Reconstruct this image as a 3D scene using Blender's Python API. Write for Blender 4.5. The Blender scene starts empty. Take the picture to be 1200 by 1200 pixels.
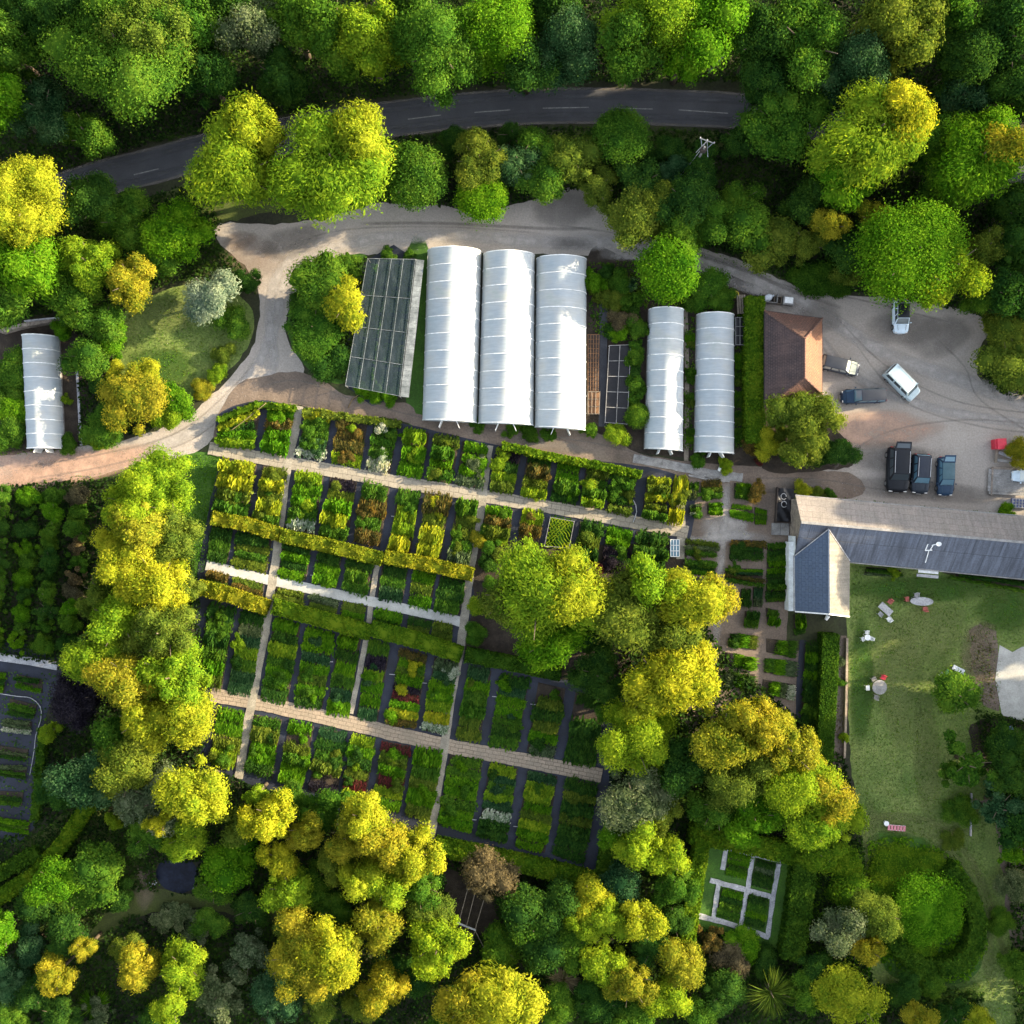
import bpy, math, random
import numpy as np
from mathutils import Vector, Matrix
from mathutils.geometry import tessellate_polygon
random.seed(7)
RNG = np.random.default_rng(11)
S = bpy.context.scene
COL = S.collection
CAMZ = 115.0
PX = 0.1                     # metres on the ground per photo pixel
SUN_AZ, SUN_EL = 14.0, 16.0

def P(px, py, z=0.0):
    k = (CAMZ - z) / CAMZ
    return Vector(((px - 600) * PX * k, (600 - py) * PX * k, z))

# ------------------------------------------------------------------ materials
MATS = {}
def nt_new(name):
    m = bpy.data.materials.new(name); m.use_nodes = True
    nt = m.node_tree; nt.nodes.clear()
    out = nt.nodes.new('ShaderNodeOutputMaterial')
    MATS[name] = m
    return m, nt, out
def N(nt, t, **kw):
    n = nt.nodes.new(t)
    for k, v in kw.items():
        if k.startswith('i_'):
            n.inputs[int(k[2:])].default_value = v
        else: setattr(n, k, v)
    return n
def noise(nt, co, scale, detail=4, rough=.6):
    n = nt.nodes.new('ShaderNodeTexNoise')
    n.inputs['Scale'].default_value = scale; n.inputs['Detail'].default_value = detail
    n.inputs['Roughness'].default_value = rough
    nt.links.new(co, n.inputs['Vector'])
    return n.outputs['Fac']
def ramp(nt, fac, stops):
    r = nt.nodes.new('ShaderNodeValToRGB')
    e = r.color_ramp.elements
    while len(e) > 1: e.remove(e[0])
    e[0].position = stops[0][0]; e[0].color = (*stops[0][1], 1)
    for p, c in stops[1:]:
        x = e.new(p); x.color = (*c, 1)
    nt.links.new(fac, r.inputs[0])
    return r.outputs[0]
def mixc(nt, fac, a, b, mode='MIX'):
    m = nt.nodes.new('ShaderNodeMix'); m.data_type = 'RGBA'; m.blend_type = mode
    for s, v in ((0, fac), (6, a), (7, b)):
        if isinstance(v, (int, float)): m.inputs[s].default_value = v
        elif isinstance(v, tuple): m.inputs[s].default_value = (*v, 1)
        else: nt.links.new(v, m.inputs[s])
    return m.outputs[2]
def vary(c, k): return tuple(max(0, min(1, x * k)) for x in c)

def surf(name, c1, c2=None, c3=None, scale=1.0, fine=12.0, finek=.35, rough=.85, bump=.0, metal=0.0, spec=.3, co='Object'):
    """mottled surface: broad noise between c1/c2/c3, fine grain on top"""
    m, nt, out = nt_new(name)
    c2 = c2 or vary(c1, 1.25); c3 = c3 or vary(c1, .8)
    tc = N(nt, 'ShaderNodeTexCoord').outputs[co]
    f1 = noise(nt, tc, scale, 5, .62); f2 = noise(nt, tc, fine, 3, .7)
    col = ramp(nt, f1, [(.3, c3), (.5, c1), (.68, c2)])
    g = ramp(nt, f2, [(.25, (1 - finek,) * 3), (.75, (1 + finek * .5,) * 3)])
    col = mixc(nt, 1.0, col, g, 'MULTIPLY')
    b = N(nt, 'ShaderNodeBsdfPrincipled')
    nt.links.new(col, b.inputs['Base Color'])
    b.inputs['Roughness'].default_value = rough; b.inputs['Metallic'].default_value = metal
    b.inputs['Specular IOR Level'].default_value = spec
    if bump:
        bp = N(nt, 'ShaderNodeBump'); bp.inputs['Strength'].default_value = 1; bp.inputs['Distance'].default_value = bump
        nt.links.new(f2, bp.inputs['Height']); nt.links.new(bp.outputs[0], b.inputs['Normal'])
    nt.links.new(b.outputs[0], out.inputs[0])
    return m

def foliage(name, c, c_hi, c_lo, trans=.45, clump=.5):
    """c: mean leaf colour; each leaf varies between c_lo and c_hi"""
    m, nt, out = nt_new(name)
    geo = N(nt, 'ShaderNodeNewGeometry')
    info = N(nt, 'ShaderNodeObjectInfo')
    tc = N(nt, 'ShaderNodeTexCoord').outputs['Object']
    f1 = noise(nt, tc, clump, 3, .6)
    mx = N(nt, 'ShaderNodeMath', operation='MULTIPLY'); nt.links.new(geo.outputs['Random Per Island'], mx.inputs[0]); mx.inputs[1].default_value = .62
    m2 = N(nt, 'ShaderNodeMath', operation='MULTIPLY_ADD'); nt.links.new(f1, m2.inputs[0]); m2.inputs[1].default_value = 1.5; nt.links.new(mx.outputs[0], m2.inputs[2])
    m3 = N(nt, 'ShaderNodeMath', operation='SUBTRACT'); nt.links.new(m2.outputs[0], m3.inputs[0]); m3.inputs[1].default_value = .56
    col = ramp(nt, m3.outputs[0], [(.12, c_lo), (.5, c), (.88, c_hi)])
    tint = ramp(nt, info.outputs['Random'], [(0, (.84, .94, .9)), (.5, (1, 1, 1)), (1, (1.12, 1.06, .92))])
    col = mixc(nt, 1.0, col, tint, 'MULTIPLY')
    d = N(nt, 'ShaderNodeBsdfDiffuse'); t = N(nt, 'ShaderNodeBsdfTranslucent')
    nt.links.new(col, d.inputs[0])
    tcol = mixc(nt, 1.0, col, (1.15, 1.1, .6), 'MULTIPLY')
    nt.links.new(tcol, t.inputs[0])
    mix = N(nt, 'ShaderNodeMixShader'); mix.inputs[0].default_value = trans
    nt.links.new(d.outputs[0], mix.inputs[1]); nt.links.new(t.outputs[0], mix.inputs[2])
    nt.links.new(mix.outputs[0], out.inputs[0])
    return m

# leaf kinds: (mean, high, low)
foliage('lime',   (.150, .240, .014), (.26, .34, .02), (.07, .15, .010))
foliage('yellow', (.250, .275, .016), (.38, .38, .026), (.12, .18, .012))
foliage('gold',   (.215, .212, .017), (.34, .30, .026), (.09, .13, .012))
foliage('bright', (.075, .19, .008), (.14, .26, .015), (.03, .10, .006))
foliage('green',  (.058, .138, .014), (.112, .20, .02), (.026, .076, .010))
foliage('deep',   (.032, .086, .014), (.062, .130, .017), (.014, .044, .010))
foliage('teal',   (.030, .080, .030), (.07, .135, .055), (.012, .040, .016))
foliage('olive',  (.095, .140, .018), (.165, .205, .026), (.045, .082, .012))
foliage('silver', (.21, .25, .17), (.36, .38, .26), (.10, .15, .10))
foliage('plum',   (.028, .024, .034), (.05, .042, .05), (.012, .010, .016))
foliage('rust',   (.10, .080, .024), (.20, .13, .03), (.045, .055, .016))
foliage('red',    (.10, .026, .028), (.22, .04, .05), (.04, .030, .015))
foliage('grey',   (.085, .12, .055), (.17, .20, .11), (.035, .06, .025))
foliage('straw',  (.26, .20, .12), (.42, .34, .2), (.13, .10, .06))
foliage('dry',    (.105, .088, .048), (.18, .15, .08), (.05, .045, .03))
foliage('pale',   (.34, .36, .28), (.6, .6, .52), (.10, .17, .08))
foliage('under',  (.022, .048, .012), (.040, .080, .014), (.009, .020, .008), clump=.12)
foliage('hedge',  (.080, .165, .010), (.15, .22, .014), (.035, .09, .007), clump=.35)
foliage('hedgegold', (.165, .195, .014), (.27, .26, .02), (.075, .125, .010), clump=.35)
foliage('hedgedeep', (.040, .098, .010), (.08, .15, .014), (.018, .05, .007), clump=.35)

surf('bark', (.10, .075, .05), scale=3, fine=20, finek=.5)
surf('ground', (.030, .034, .014), (.05, .062, .018), (.016, .014, .010), scale=.12, fine=3.5, finek=.6)
surf('gravel', (.315, .280, .245), (.365, .328, .29), (.27, .238, .208), scale=.10, fine=5, finek=.28, bump=.03)
surf('earth', (.155, .118, .092), (.20, .158, .125), (.10, .08, .065), scale=.22, fine=5, finek=.35, bump=.03)
surf('pinkgravel', (.34, .235, .185), (.40, .28, .225), (.27, .20, .165), scale=.15, fine=5, finek=.25)
surf('asphalt', (.048, .050, .058), (.060, .062, .070), (.038, .040, .046), scale=.35, fine=9, finek=.3, rough=.7)
surf('whitepaint_road', (.20, .20, .195), scale=2, fine=8, finek=.5)
surf('lawn', (.128, .18, .040), (.175, .215, .056), (.088, .145, .027), scale=.3, fine=4, finek=.6, bump=.05)
surf('lawn_dark', (.040, .105, .010), (.062, .14, .012), (.026, .07, .007), scale=.3, fine=6, finek=.5)
surf('lawn_rough', (.058, .075, .016), (.085, .12, .02), (.04, .048, .014), scale=.25, fine=6, finek=.5)
surf('membrane', (.018, .022, .036), (.028, .034, .052), (.012, .014, .018), scale=.3, fine=8, finek=.35, rough=.6)
surf('soil', (.035, .026, .018), (.055, .042, .028), (.02, .015, .011), scale=.8, fine=8, finek=.5, bump=.05)
surf('paving', (.26, .235, .185), (.34, .31, .25), (.17, .155, .125), scale=.8, fine=7, finek=.45, bump=.02)
surf('brickpath', (.28, .22, .16), (.34, .28, .21), (.19, .155, .12), scale=.9, fine=7, finek=.45, bump=.02)
surf('concrete', (.36, .36, .335), (.43, .43, .40), (.27, .27, .25), scale=.6, fine=7, finek=.25)
surf('palestone', (.36, .36, .37), (.46, .46, .47), (.24, .24, .26), scale=1.2, fine=6, finek=.5)
surf('wood', (.20, .165, .125), (.27, .225, .18), (.13, .11, .085), scale=1.5, fine=10, finek=.4)
surf('greywood', (.24, .235, .225), (.32, .31, .30), (.15, .145, .14), scale=1.5, fine=10, finek=.4)
surf('greyslat', (.15, .17, .18), (.26, .29, .30), (.07, .085, .09), scale=.9, fine=8, finek=.4)
surf('darkwood', (.05, .04, .035), scale=1.5, fine=10, finek=.4)
surf('brownslat', (.16, .085, .045), (.22, .12, .06), (.09, .055, .035), scale=1.5, fine=9, finek=.5)
surf('white', (.72, .73, .72), scale=2, fine=9, finek=.12, rough=.5)
surf('whitewall', (.62, .66, .70), scale=1, fine=6, finek=.2)
surf('stonewall', (.24, .20, .165), (.32, .27, .22), (.13, .115, .10), scale=1.2, fine=4, finek=.6)
surf('steel', (.45, .46, .47), scale=2, fine=9, finek=.15, rough=.35, metal=.8)
surf('black', (.012, .012, .014), scale=2, fine=9, finek=.2, rough=.35)
surf('rubber', (.02, .02, .02), scale=2, fine=9, finek=.2, rough=.8)
surf('redplastic', (.55, .035, .06), scale=2, fine=9, finek=.1, rough=.4)
surf('redfade', (.40, .11, .09), scale=2, fine=9, finek=.3, rough=.6)
surf('pinkpaint', (.55, .20, .24), scale=3, fine=9, finek=.3, rough=.6)
surf('blueplastic', (.10, .12, .26), scale=3, fine=9, finek=.2, rough=.5)
surf('yellowplastic', (.70, .55, .05), scale=3, fine=9, finek=.2, rough=.5)
surf('greenmetal', (.06, .19, .07), scale=3, fine=9, finek=.2, rough=.5)
surf('pond', (.010, .014, .028), (.016, .022, .042), (.006, .008, .014), scale=.8, fine=3, finek=.4, rough=.35, spec=.15)
surf('lighttrack', (.42, .40, .38), scale=.3, fine=6, finek=.2)
surf('lamp', (.6, .6, .58), scale=3, fine=9, finek=.05, rough=.15)
surf('tail', (.35, .02, .02), scale=3, fine=9, finek=.05, rough=.2)

def slab_mat(name, c1, c2, c3, bw, bh, mortar, rot=0.0, rough=.8, mort=.03, streak=0.0, spec=.3):
    """courses of tiles/slabs/pavers laid in the object's own x/y"""
    m, nt, out = nt_new(name)
    tc = N(nt, 'ShaderNodeTexCoord').outputs['UV']
    br = N(nt, 'ShaderNodeTexBrick'); nt.links.new(tc, br.inputs['Vector'])
    br.inputs['Scale'].default_value = 1; br.inputs['Brick Width'].default_value = bw; br.inputs['Row Height'].default_value = bh
    br.inputs['Mortar Size'].default_value = mort; br.inputs['Bias'].default_value = 0
    br.inputs['Color1'].default_value = (*c1, 1); br.inputs['Color2'].default_value = (*c2, 1); br.inputs['Mortar'].default_value = (*mortar, 1)
    f1 = noise(nt, tc, .35, 5, .65); f2 = noise(nt, tc, 5, 3, .7)
    col = mixc(nt, ramp(nt, f1, [(.42, (0,) * 3), (.66, (.75,) * 3)]), br.outputs[0], c3)
    col = mixc(nt, 1.0, col, ramp(nt, f2, [(.25, (.7,) * 3), (.75, (1.2,) * 3)]), 'MULTIPLY')
    if streak:
        mp = N(nt, 'ShaderNodeMapping'); mp.inputs['Scale'].default_value = (1.4, .10, 1); nt.links.new(tc, mp.inputs[0])
        f3 = noise(nt, mp.outputs[0], 2.0, 4, .6)
        col = mixc(nt, 1.0, col, ramp(nt, f3, [(.3, (1 - streak,) * 3), (.7, (1 + streak,) * 3)]), 'MULTIPLY')
    b = N(nt, 'ShaderNodeBsdfPrincipled'); nt.links.new(col, b.inputs['Base Color'])
    b.inputs['Roughness'].default_value = rough; b.inputs['Specular IOR Level'].default_value = spec
    bp = N(nt, 'ShaderNodeBump'); bp.inputs['Distance'].default_value = .02
    nt.links.new(br.outputs[1], bp.inputs['Height']); bp.invert = True
    nt.links.new(bp.outputs[0], b.inputs['Normal'])
    nt.links.new(b.outputs[0], out.inputs[0]); return m
slab_mat('claytile', (.25, .115, .062), (.20, .09, .05), (.12, .07, .05), .35, .28, (.10, .05, .035), streak=.15)
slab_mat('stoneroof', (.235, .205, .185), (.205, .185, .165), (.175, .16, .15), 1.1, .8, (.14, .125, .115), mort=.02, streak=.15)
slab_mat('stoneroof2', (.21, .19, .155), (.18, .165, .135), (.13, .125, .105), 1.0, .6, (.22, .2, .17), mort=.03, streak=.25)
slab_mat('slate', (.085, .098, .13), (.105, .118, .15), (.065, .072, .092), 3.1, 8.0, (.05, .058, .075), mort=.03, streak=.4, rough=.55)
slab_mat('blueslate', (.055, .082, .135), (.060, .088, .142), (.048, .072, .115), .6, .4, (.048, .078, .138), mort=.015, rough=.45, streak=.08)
slab_mat('pathpavers', (.30, .265, .205), (.24, .21, .165), (.20, .18, .14), 1.1, .62, (.12, .11, .085), mort=.03)
slab_mat('pathbrick', (.31, .245, .18), (.255, .205, .15), (.20, .17, .13), .9, .45, (.13, .105, .08), mort=.03)

# polythene: smooth whitish skin
def polythene(name, col, trans=.25):
    m, nt, out = nt_new(name)
    tc = N(nt, 'ShaderNodeTexCoord').outputs['Object']
    f1 = noise(nt, tc, .35, 4, .6)
    c = ramp(nt, f1, [(.28, (col[0] * .84, col[1] * .90, col[2] * .94)), (.5, col), (.62, (col[0] * 1.08, col[1] * 1.03, col[2] * .97)), (.75, (col[0] * .95, col[1] * .97, col[2] * .88))])
    mp = N(nt, 'ShaderNodeMapping'); mp.inputs['Scale'].default_value = (.5, 4, .5); nt.links.new(tc, mp.inputs[0])
    f2 = noise(nt, mp.outputs[0], 1.5, 4, .7)
    c = mixc(nt, 1.0, c, ramp(nt, f2, [(.35, (.92,) * 3), (.65, (1.03,) * 3)]), 'MULTIPLY')
    b = N(nt, 'ShaderNodeBsdfPrincipled'); nt.links.new(c, b.inputs['Base Color']); b.inputs['Roughness'].default_value = .55
    b.inputs['Specular IOR Level'].default_value = .25
    t = N(nt, 'ShaderNodeBsdfTranslucent'); nt.links.new(c, t.inputs[0])
    bp = N(nt, 'ShaderNodeBump'); bp.inputs['Distance'].default_value = .05; bp.inputs['Strength'].default_value = .5
    nt.links.new(f2, bp.inputs['Height']); nt.links.new(bp.outputs[0], b.inputs['Normal'])
    mx = N(nt, 'ShaderNodeMixShader'); mx.inputs[0].default_value = trans
    nt.links.new(b.outputs[0], mx.inputs[1]); nt.links.new(t.outputs[0], mx.inputs[2]); nt.links.new(mx.outputs[0], out.inputs[0])
polythene('poly', (.50, .55, .58), .35)
polythene('poly_end', (.60, .65, .68))

def netting():
    m, nt, out = nt_new('netting')
    tc = N(nt, 'ShaderNodeTexCoord').outputs['Object']
    d = N(nt, 'ShaderNodeBsdfPrincipled'); d.inputs['Roughness'].default_value = .9; d.inputs['Specular IOR Level'].default_value = .05
    mp = N(nt, 'ShaderNodeMapping'); mp.inputs['Scale'].default_value = (1.6, .5, 1); nt.links.new(tc, mp.inputs[0])
    c = ramp(nt, noise(nt, mp.outputs[0], .9, 4, .7), [(.3, (.014, .024, .030)), (.55, (.028, .042, .050)), (.75, (.060, .078, .085))])
    nt.links.new(c, d.inputs['Base Color'])
    t = N(nt, 'ShaderNodeBsdfTransparent'); mx = N(nt, 'ShaderNodeMixShader'); mx.inputs[0].default_value = .72
    nt.links.new(t.outputs[0], mx.inputs[1]); nt.links.new(d.outputs[0], mx.inputs[2]); nt.links.new(mx.outputs[0], out.inputs[0])
netting()
def glass(name, c):
    m, nt, out = nt_new(name)
    b = N(nt, 'ShaderNodeBsdfPrincipled'); b.inputs['Base Color'].default_value = (*c, 1)
    b.inputs['Roughness'].default_value = .06; b.inputs['Specular IOR Level'].default_value = 1.0
    nt.links.new(b.outputs[0], out.inputs[0])
glass('glass', (.03, .045, .055)); glass('glass_blue', (.10, .20, .26)); glass('glass_pale', (.38, .42, .40))
def paint(name, c, rough=.25):
    m, nt, out = nt_new(name)
    b = N(nt, 'ShaderNodeBsdfPrincipled')
    tc = N(nt, 'ShaderNodeTexCoord').outputs['Object']
    nt.links.new(ramp(nt, noise(nt, tc, 1.4, 5, .65), [(.3, vary(c, .85)), (.7, vary(c, 1.1))]), b.inputs['Base Color'])
    b.inputs['Roughness'].default_value = rough
    b.inputs['Coat Weight'].default_value = .1 if max(c) > .2 else 0; b.inputs['Specular IOR Level'].default_value = .35 if max(c) > .2 else .22
    nt.links.new(b.outputs[0], out.inputs[0])
paint('car_white', (.55, .66, .74)); paint('car_black', (.012, .014, .018)); paint('car_navy', (.020, .045, .085))
paint('car_grey', (.055, .065, .085)); paint('car_silver', (.42, .52, .55)); paint('car_dark', (.025, .033, .045))
paint('car_paleroof', (.50, .62, .66)); paint('car_palebonnet', (.38, .42, .36)); paint('car_greyroof', (.026, .032, .046), .4)
paint('car_tealroof', (.06, .11, .13))
def soft(name, c, strength=.8, nscale=.5):
    """worn or trodden surface whose own outline fades out (per-vertex wear, real surface change)"""
    m, nt, out = nt_new(name)
    tc = N(nt, 'ShaderNodeTexCoord').outputs['Object']
    at = N(nt, 'ShaderNodeAttribute'); at.attribute_name = 'wear'
    f = noise(nt, tc, nscale, 5, .65); g = noise(nt, tc, 6, 3, .7)
    b = N(nt, 'ShaderNodeBsdfPrincipled'); b.inputs['Roughness'].default_value = .9; b.inputs['Specular IOR Level'].default_value = .2
    nt.links.new(mixc(nt, 1.0, ramp(nt, f, [(.3, vary(c, .85)), (.7, vary(c, 1.12))]), ramp(nt, g, [(.25, (.75,) * 3), (.75, (1.15,) * 3)]), 'MULTIPLY'), b.inputs['Base Color'])
    r = ramp(nt, f, [(.3, (.45,) * 3), (.62, (1,) * 3)])
    mm = N(nt, 'ShaderNodeMath', operation='MULTIPLY'); nt.links.new(at.outputs['Fac'], mm.inputs[0]); nt.links.new(r, mm.inputs[1])
    m2 = N(nt, 'ShaderNodeMath', operation='MULTIPLY'); nt.links.new(mm.outputs[0], m2.inputs[0]); m2.inputs[1].default_value = strength
    t = N(nt, 'ShaderNodeBsdfTransparent'); mx = N(nt, 'ShaderNodeMixShader')
    nt.links.new(m2.outputs[0], mx.inputs[0]); nt.links.new(t.outputs[0], mx.inputs[1]); nt.links.new(b.outputs[0], mx.inputs[2]); nt.links.new(mx.outputs[0], out.inputs[0])
soft('wear_light', (.38, .355, .33)); soft('wear_pink', (.44, .29, .215)); soft('wear_dark', (.19, .17, .15), .6); soft('wear_earth', (.22, .165, .13), .5)
soft('wear_grass', (.145, .175, .055), .6); soft('wear_lawn', (.035, .09, .012)); soft('wear_road', (.085, .088, .098), .7)
soft('wear_brown', (.17, .135, .085), .6)
soft('wear_rut', (.20, .18, .16), .38)

# ------------------------------------------------------------------ objects
def tag(o, label=None, cat=None, group=None, kind=None):
    if label: o['label'] = label
    if cat: o['category'] = cat
    if group: o['group'] = group
    if kind: o['kind'] = kind
    return o
def link(o, parent=None):
    COL.objects.link(o)
    if parent is not None: o.parent = parent
    return o
def empty(name, loc, rz=0.0):
    o = bpy.data.objects.new(name, None); o.empty_display_size = .3
    o.location = loc; o.rotation_euler = (0, 0, rz); COL.objects.link(o); return o
def mesh_np(name, verts, faces4, mat=None, smooth=False):
    """verts (n,3) and faces (m,k) as numpy arrays"""
    me = bpy.data.meshes.new(name)
    n, k = len(verts), faces4.shape[1]; m = len(faces4)
    me.vertices.add(n); me.vertices.foreach_set('co', np.asarray(verts, np.float32).ravel())
    me.loops.add(m * k); me.loops.foreach_set('vertex_index', faces4.astype(np.int32).ravel())
    me.polygons.add(m); me.polygons.foreach_set('loop_start', np.arange(0, m * k, k, dtype=np.int32))
    if smooth: me.polygons.foreach_set('use_smooth', np.ones(m, bool))
    me.update(calc_edges=True)
    if mat: me.materials.append(MATS[mat])
    return me
class MB:
    def __init__(s): s.v = []; s.f = []; s.uv = {}
    def poly(s, pts):
        i = len(s.v); s.v += [tuple(p) for p in pts]; s.f.append(tuple(range(i, i + len(pts)))); return s
    def box(s, c, d, rz=0.0, taper=1.0, ry=0.0):
        hx, hy, hz = d[0] / 2, d[1] / 2, d[2] / 2
        M = Matrix.Translation(c) @ Matrix.Rotation(rz, 4, 'Z') @ Matrix.Rotation(ry, 4, 'Y')
        i = len(s.v)
        for z in (-hz, hz):
            k = taper if z > 0 else 1
            for x, y in ((-hx, -hy), (hx, -hy), (hx, hy), (-hx, hy)): s.v.append(tuple(M @ Vector((x * k, y * k, z))))
        for q in ((0, 3, 2, 1), (4, 5, 6, 7), (0, 1, 5, 4), (1, 2, 6, 5), (2, 3, 7, 6), (3, 0, 4, 7)): s.f.append(tuple(i + a for a in q))
        return s
    def bar(s, a, b, w, h=None):
        """box beam from a to b"""
        a = Vector(a); b = Vector(b); h = h or w; d = (b - a)
        L = d.length; d.normalize(); up = Vector((0, 0, 1)) if abs(d.z) < .95 else Vector((1, 0, 0))
        x = d.cross(up).normalized(); y = x.cross(d)
        i = len(s.v)
        for p in (a, b):
            for q, r in ((-1, -1), (1, -1), (1, 1), (-1, 1)): s.v.append(tuple(p + x * (q * w / 2) + y * (r * h / 2)))
        for q in ((0, 1, 2, 3), (7, 6, 5, 4), (0, 4, 5, 1), (1, 5, 6, 2), (2, 6, 7, 3), (3, 7, 4, 0)): s.f.append(tuple(i + a for a in q))
        return s
    def tube(s, pts, radii, n=8, cap=True):
        rings = []
        pts = [Vector(p) for p in pts]
        if not hasattr(radii, '__len__'): radii = [radii] * len(pts)
        for k, p in enumerate(pts):
            d = (pts[min(k + 1, len(pts) - 1)] - pts[max(k - 1, 0)]).normalized()
            up = Vector((0, 0, 1)) if abs(d.z) < .9 else Vector((1, 0, 0))
            x = d.cross(up).normalized(); y = x.cross(d)
            i = len(s.v)
            for j in range(n):
                a = 2 * math.pi * j / n; s.v.append(tuple(p + (x * math.cos(a) + y * math.sin(a)) * radii[k]))
            rings.append(i)
        for k in range(len(rings) - 1):
            for j in range(n):
                s.f.append((rings[k] + j, rings[k] + (j + 1) % n, rings[k + 1] + (j + 1) % n, rings[k + 1] + j))
        if cap:
            s.f.append(tuple(rings[0] + j for j in range(n))[::-1]); s.f.append(tuple(rings[-1] + j for j in range(n)))
        return s
    def disc(s, c, r, h, n=16, axis='Z', sx=1.0):
        c = Vector(c); i = len(s.v)
        for z in (-h / 2, h / 2):
            for j in range(n):
                a = 2 * math.pi * j / n; u, w = math.cos(a) * r * sx, math.sin(a) * r
                s.v.append(tuple(c + (Vector((u, w, z)) if axis == 'Z' else Vector((u, z, w)))))
        for j in range(n): s.f.append((i + j, i + (j + 1) % n, i + n + (j + 1) % n, i + n + j))
        s.f.append(tuple(i + j for j in range(n))[::-1]); s.f.append(tuple(i + n + j for j in range(n)))
        return s
    def build(s, name, mat, parent=None, origin=None, smooth=False, uvfn=None):
        me = bpy.data.meshes.new(name)
        o0 = Vector(origin) if origin is not None else Vector((0, 0, 0))
        me.from_pydata([tuple(Vector(v) - o0) for v in s.v], [], s.f); me.update()
        me.materials.append(MATS[mat])
        if smooth:
            for p in me.polygons: p.use_smooth = True
        if uvfn:
            uv = me.uv_layers.new(name='UVMap')
            for l in me.loops: uv.data[l.index].uv = uvfn(Vector(s.v[l.vertex_index]))
        o = bpy.data.objects.new(name, me); link(o, parent)
        if parent is None and origin is not None: o.location = o0
        return o

def jag(pts, step=.8, amp=.15, seed=0, closed=True):
    """subdivide a ground outline and roughen it"""
    r = random.Random(seed); out = []; n = len(pts)
    # smooth first (Catmull-Rom)
    rng = range(n) if closed else range(n - 1)
    for i in rng:
        p0, p1, p2, p3 = (Vector(pts[(i + k) % n]) if closed else Vector(pts[max(0, min(n - 1, i + k))]) for k in (-1, 0, 1, 2))
        L = (p2 - p1).length; m = max(1, int(L / step))
        for j in range(m):
            t = j / m
            q = .5 * ((2 * p1) + (p2 - p0) * t + (2 * p0 - 5 * p1 + 4 * p2 - p3) * t * t + (3 * p1 - p0 - 3 * p2 + p3) * t ** 3)
            out.append(Vector((q.x + r.uniform(-amp, amp), q.y + r.uniform(-amp, amp), q.z)))
    if not closed: out.append(Vector(pts[-1]))
    return out
def sheet(name, pix, z, mat, amp=.15, seed=1, kind='structure', step=.8, label=None, cat=None):
    pts = jag([P(x, y, 0) for x, y in pix], step, amp, seed)
    me = bpy.data.meshes.new(name)
    tris = tessellate_polygon([pts])
    me.from_pydata([(p.x, p.y, z) for p in pts], [], [tuple(t) for t in tris]); me.update()
    for p in me.polygons:
        if p.normal.z < 0: p.flip()
    me.materials.append(MATS[mat]); o = bpy.data.objects.new(name, me); COL.objects.link(o); o['kind'] = kind
    return o
def ribbon_pts(pix, width, step=.7, z=0.0, amp=0.0, seed=0):
    c = jag([P(x, y, 0) for x, y in pix], step, 0, 0, closed=False)
    L = []; r = random.Random(seed)
    for i, p in enumerate(c):
        d = (c[min(i + 1, len(c) - 1)] - c[max(0, i - 1)]); d.z = 0; d.normalize()
        n = Vector((-d.y, d.x, 0)); w = width if not hasattr(width, '__len__') else width[0] + (width[1] - width[0]) * i / (len(c) - 1)
        L.append((p, n, w, r.uniform(-amp, amp), r.uniform(-amp, amp)))
    return L
def ribbon(name, pix, width, z, mat, amp=.04, seed=1, thick=.06, kind='structure', uv=True):
    """raised path strip with real edge thickness"""
    R = ribbon_pts(pix, width, .6, 0, amp, seed); V = []; F = []; UV = []
    s = 0
    for i, (p, n, w, a, b) in enumerate(R):
        if i: s += (p - R[i - 1][0]).length
        l = p + n * (w / 2 + a); r_ = p - n * (w / 2 + b)
        V += [(l.x, l.y, z - thick), (l.x, l.y, z), (r_.x, r_.y, z), (r_.x, r_.y, z - thick)]
        UV += [(s, w + .1), (s, w), (s, 0), (s, -.1)]
        if i:
            k = 4 * (i - 1)
            for q in range(3): F.append((k + q, k + q + 1, k + 5 + q, k + 4 + q))
    me = bpy.data.meshes.new(name); me.from_pydata(V, [], F); me.update()
    for p in me.polygons:
        if p.normal.z < -.1: p.flip()
    u = me.uv_layers.new(name='UVMap')
    for l in me.loops: u.data[l.index].uv = UV[l.vertex_index]
    me.materials.append(MATS[mat]); o = bpy.data.objects.new(name, me); COL.objects.link(o); o['kind'] = kind
    return o
def wear_ribbon(name, pix, width, z, mat):
    R = ribbon_pts(pix, width, .8); V = []; F = []; W = []
    prof = [(-1, 0), (-.55, .75), (0, 1), (.55, .75), (1, 0)]
    for i, (p, n, w, a, b) in enumerate(R):
        e = min(1, i / 4, (len(R) - 1 - i) / 4)
        for u, g in prof:
            q = p + n * (u * w / 2); V.append((q.x, q.y, z)); W.append(g * e)
        if i:
            k = 5 * (i - 1)
            for q in range(4): F.append((k + q, k + q + 1, k + 6 + q, k + 5 + q))
    me = bpy.data.meshes.new(name); me.from_pydata(V, [], F); me.update()
    for p in me.polygons:
        if p.normal.z < 0: p.flip()
    at = me.attributes.new('wear', 'FLOAT', 'POINT')
    for i, w in enumerate(W): at.data[i].value = w
    me.materials.append(MATS[mat]); o = bpy.data.objects.new(name, me); COL.objects.link(o); o['kind'] = 'structure'; return o
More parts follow.
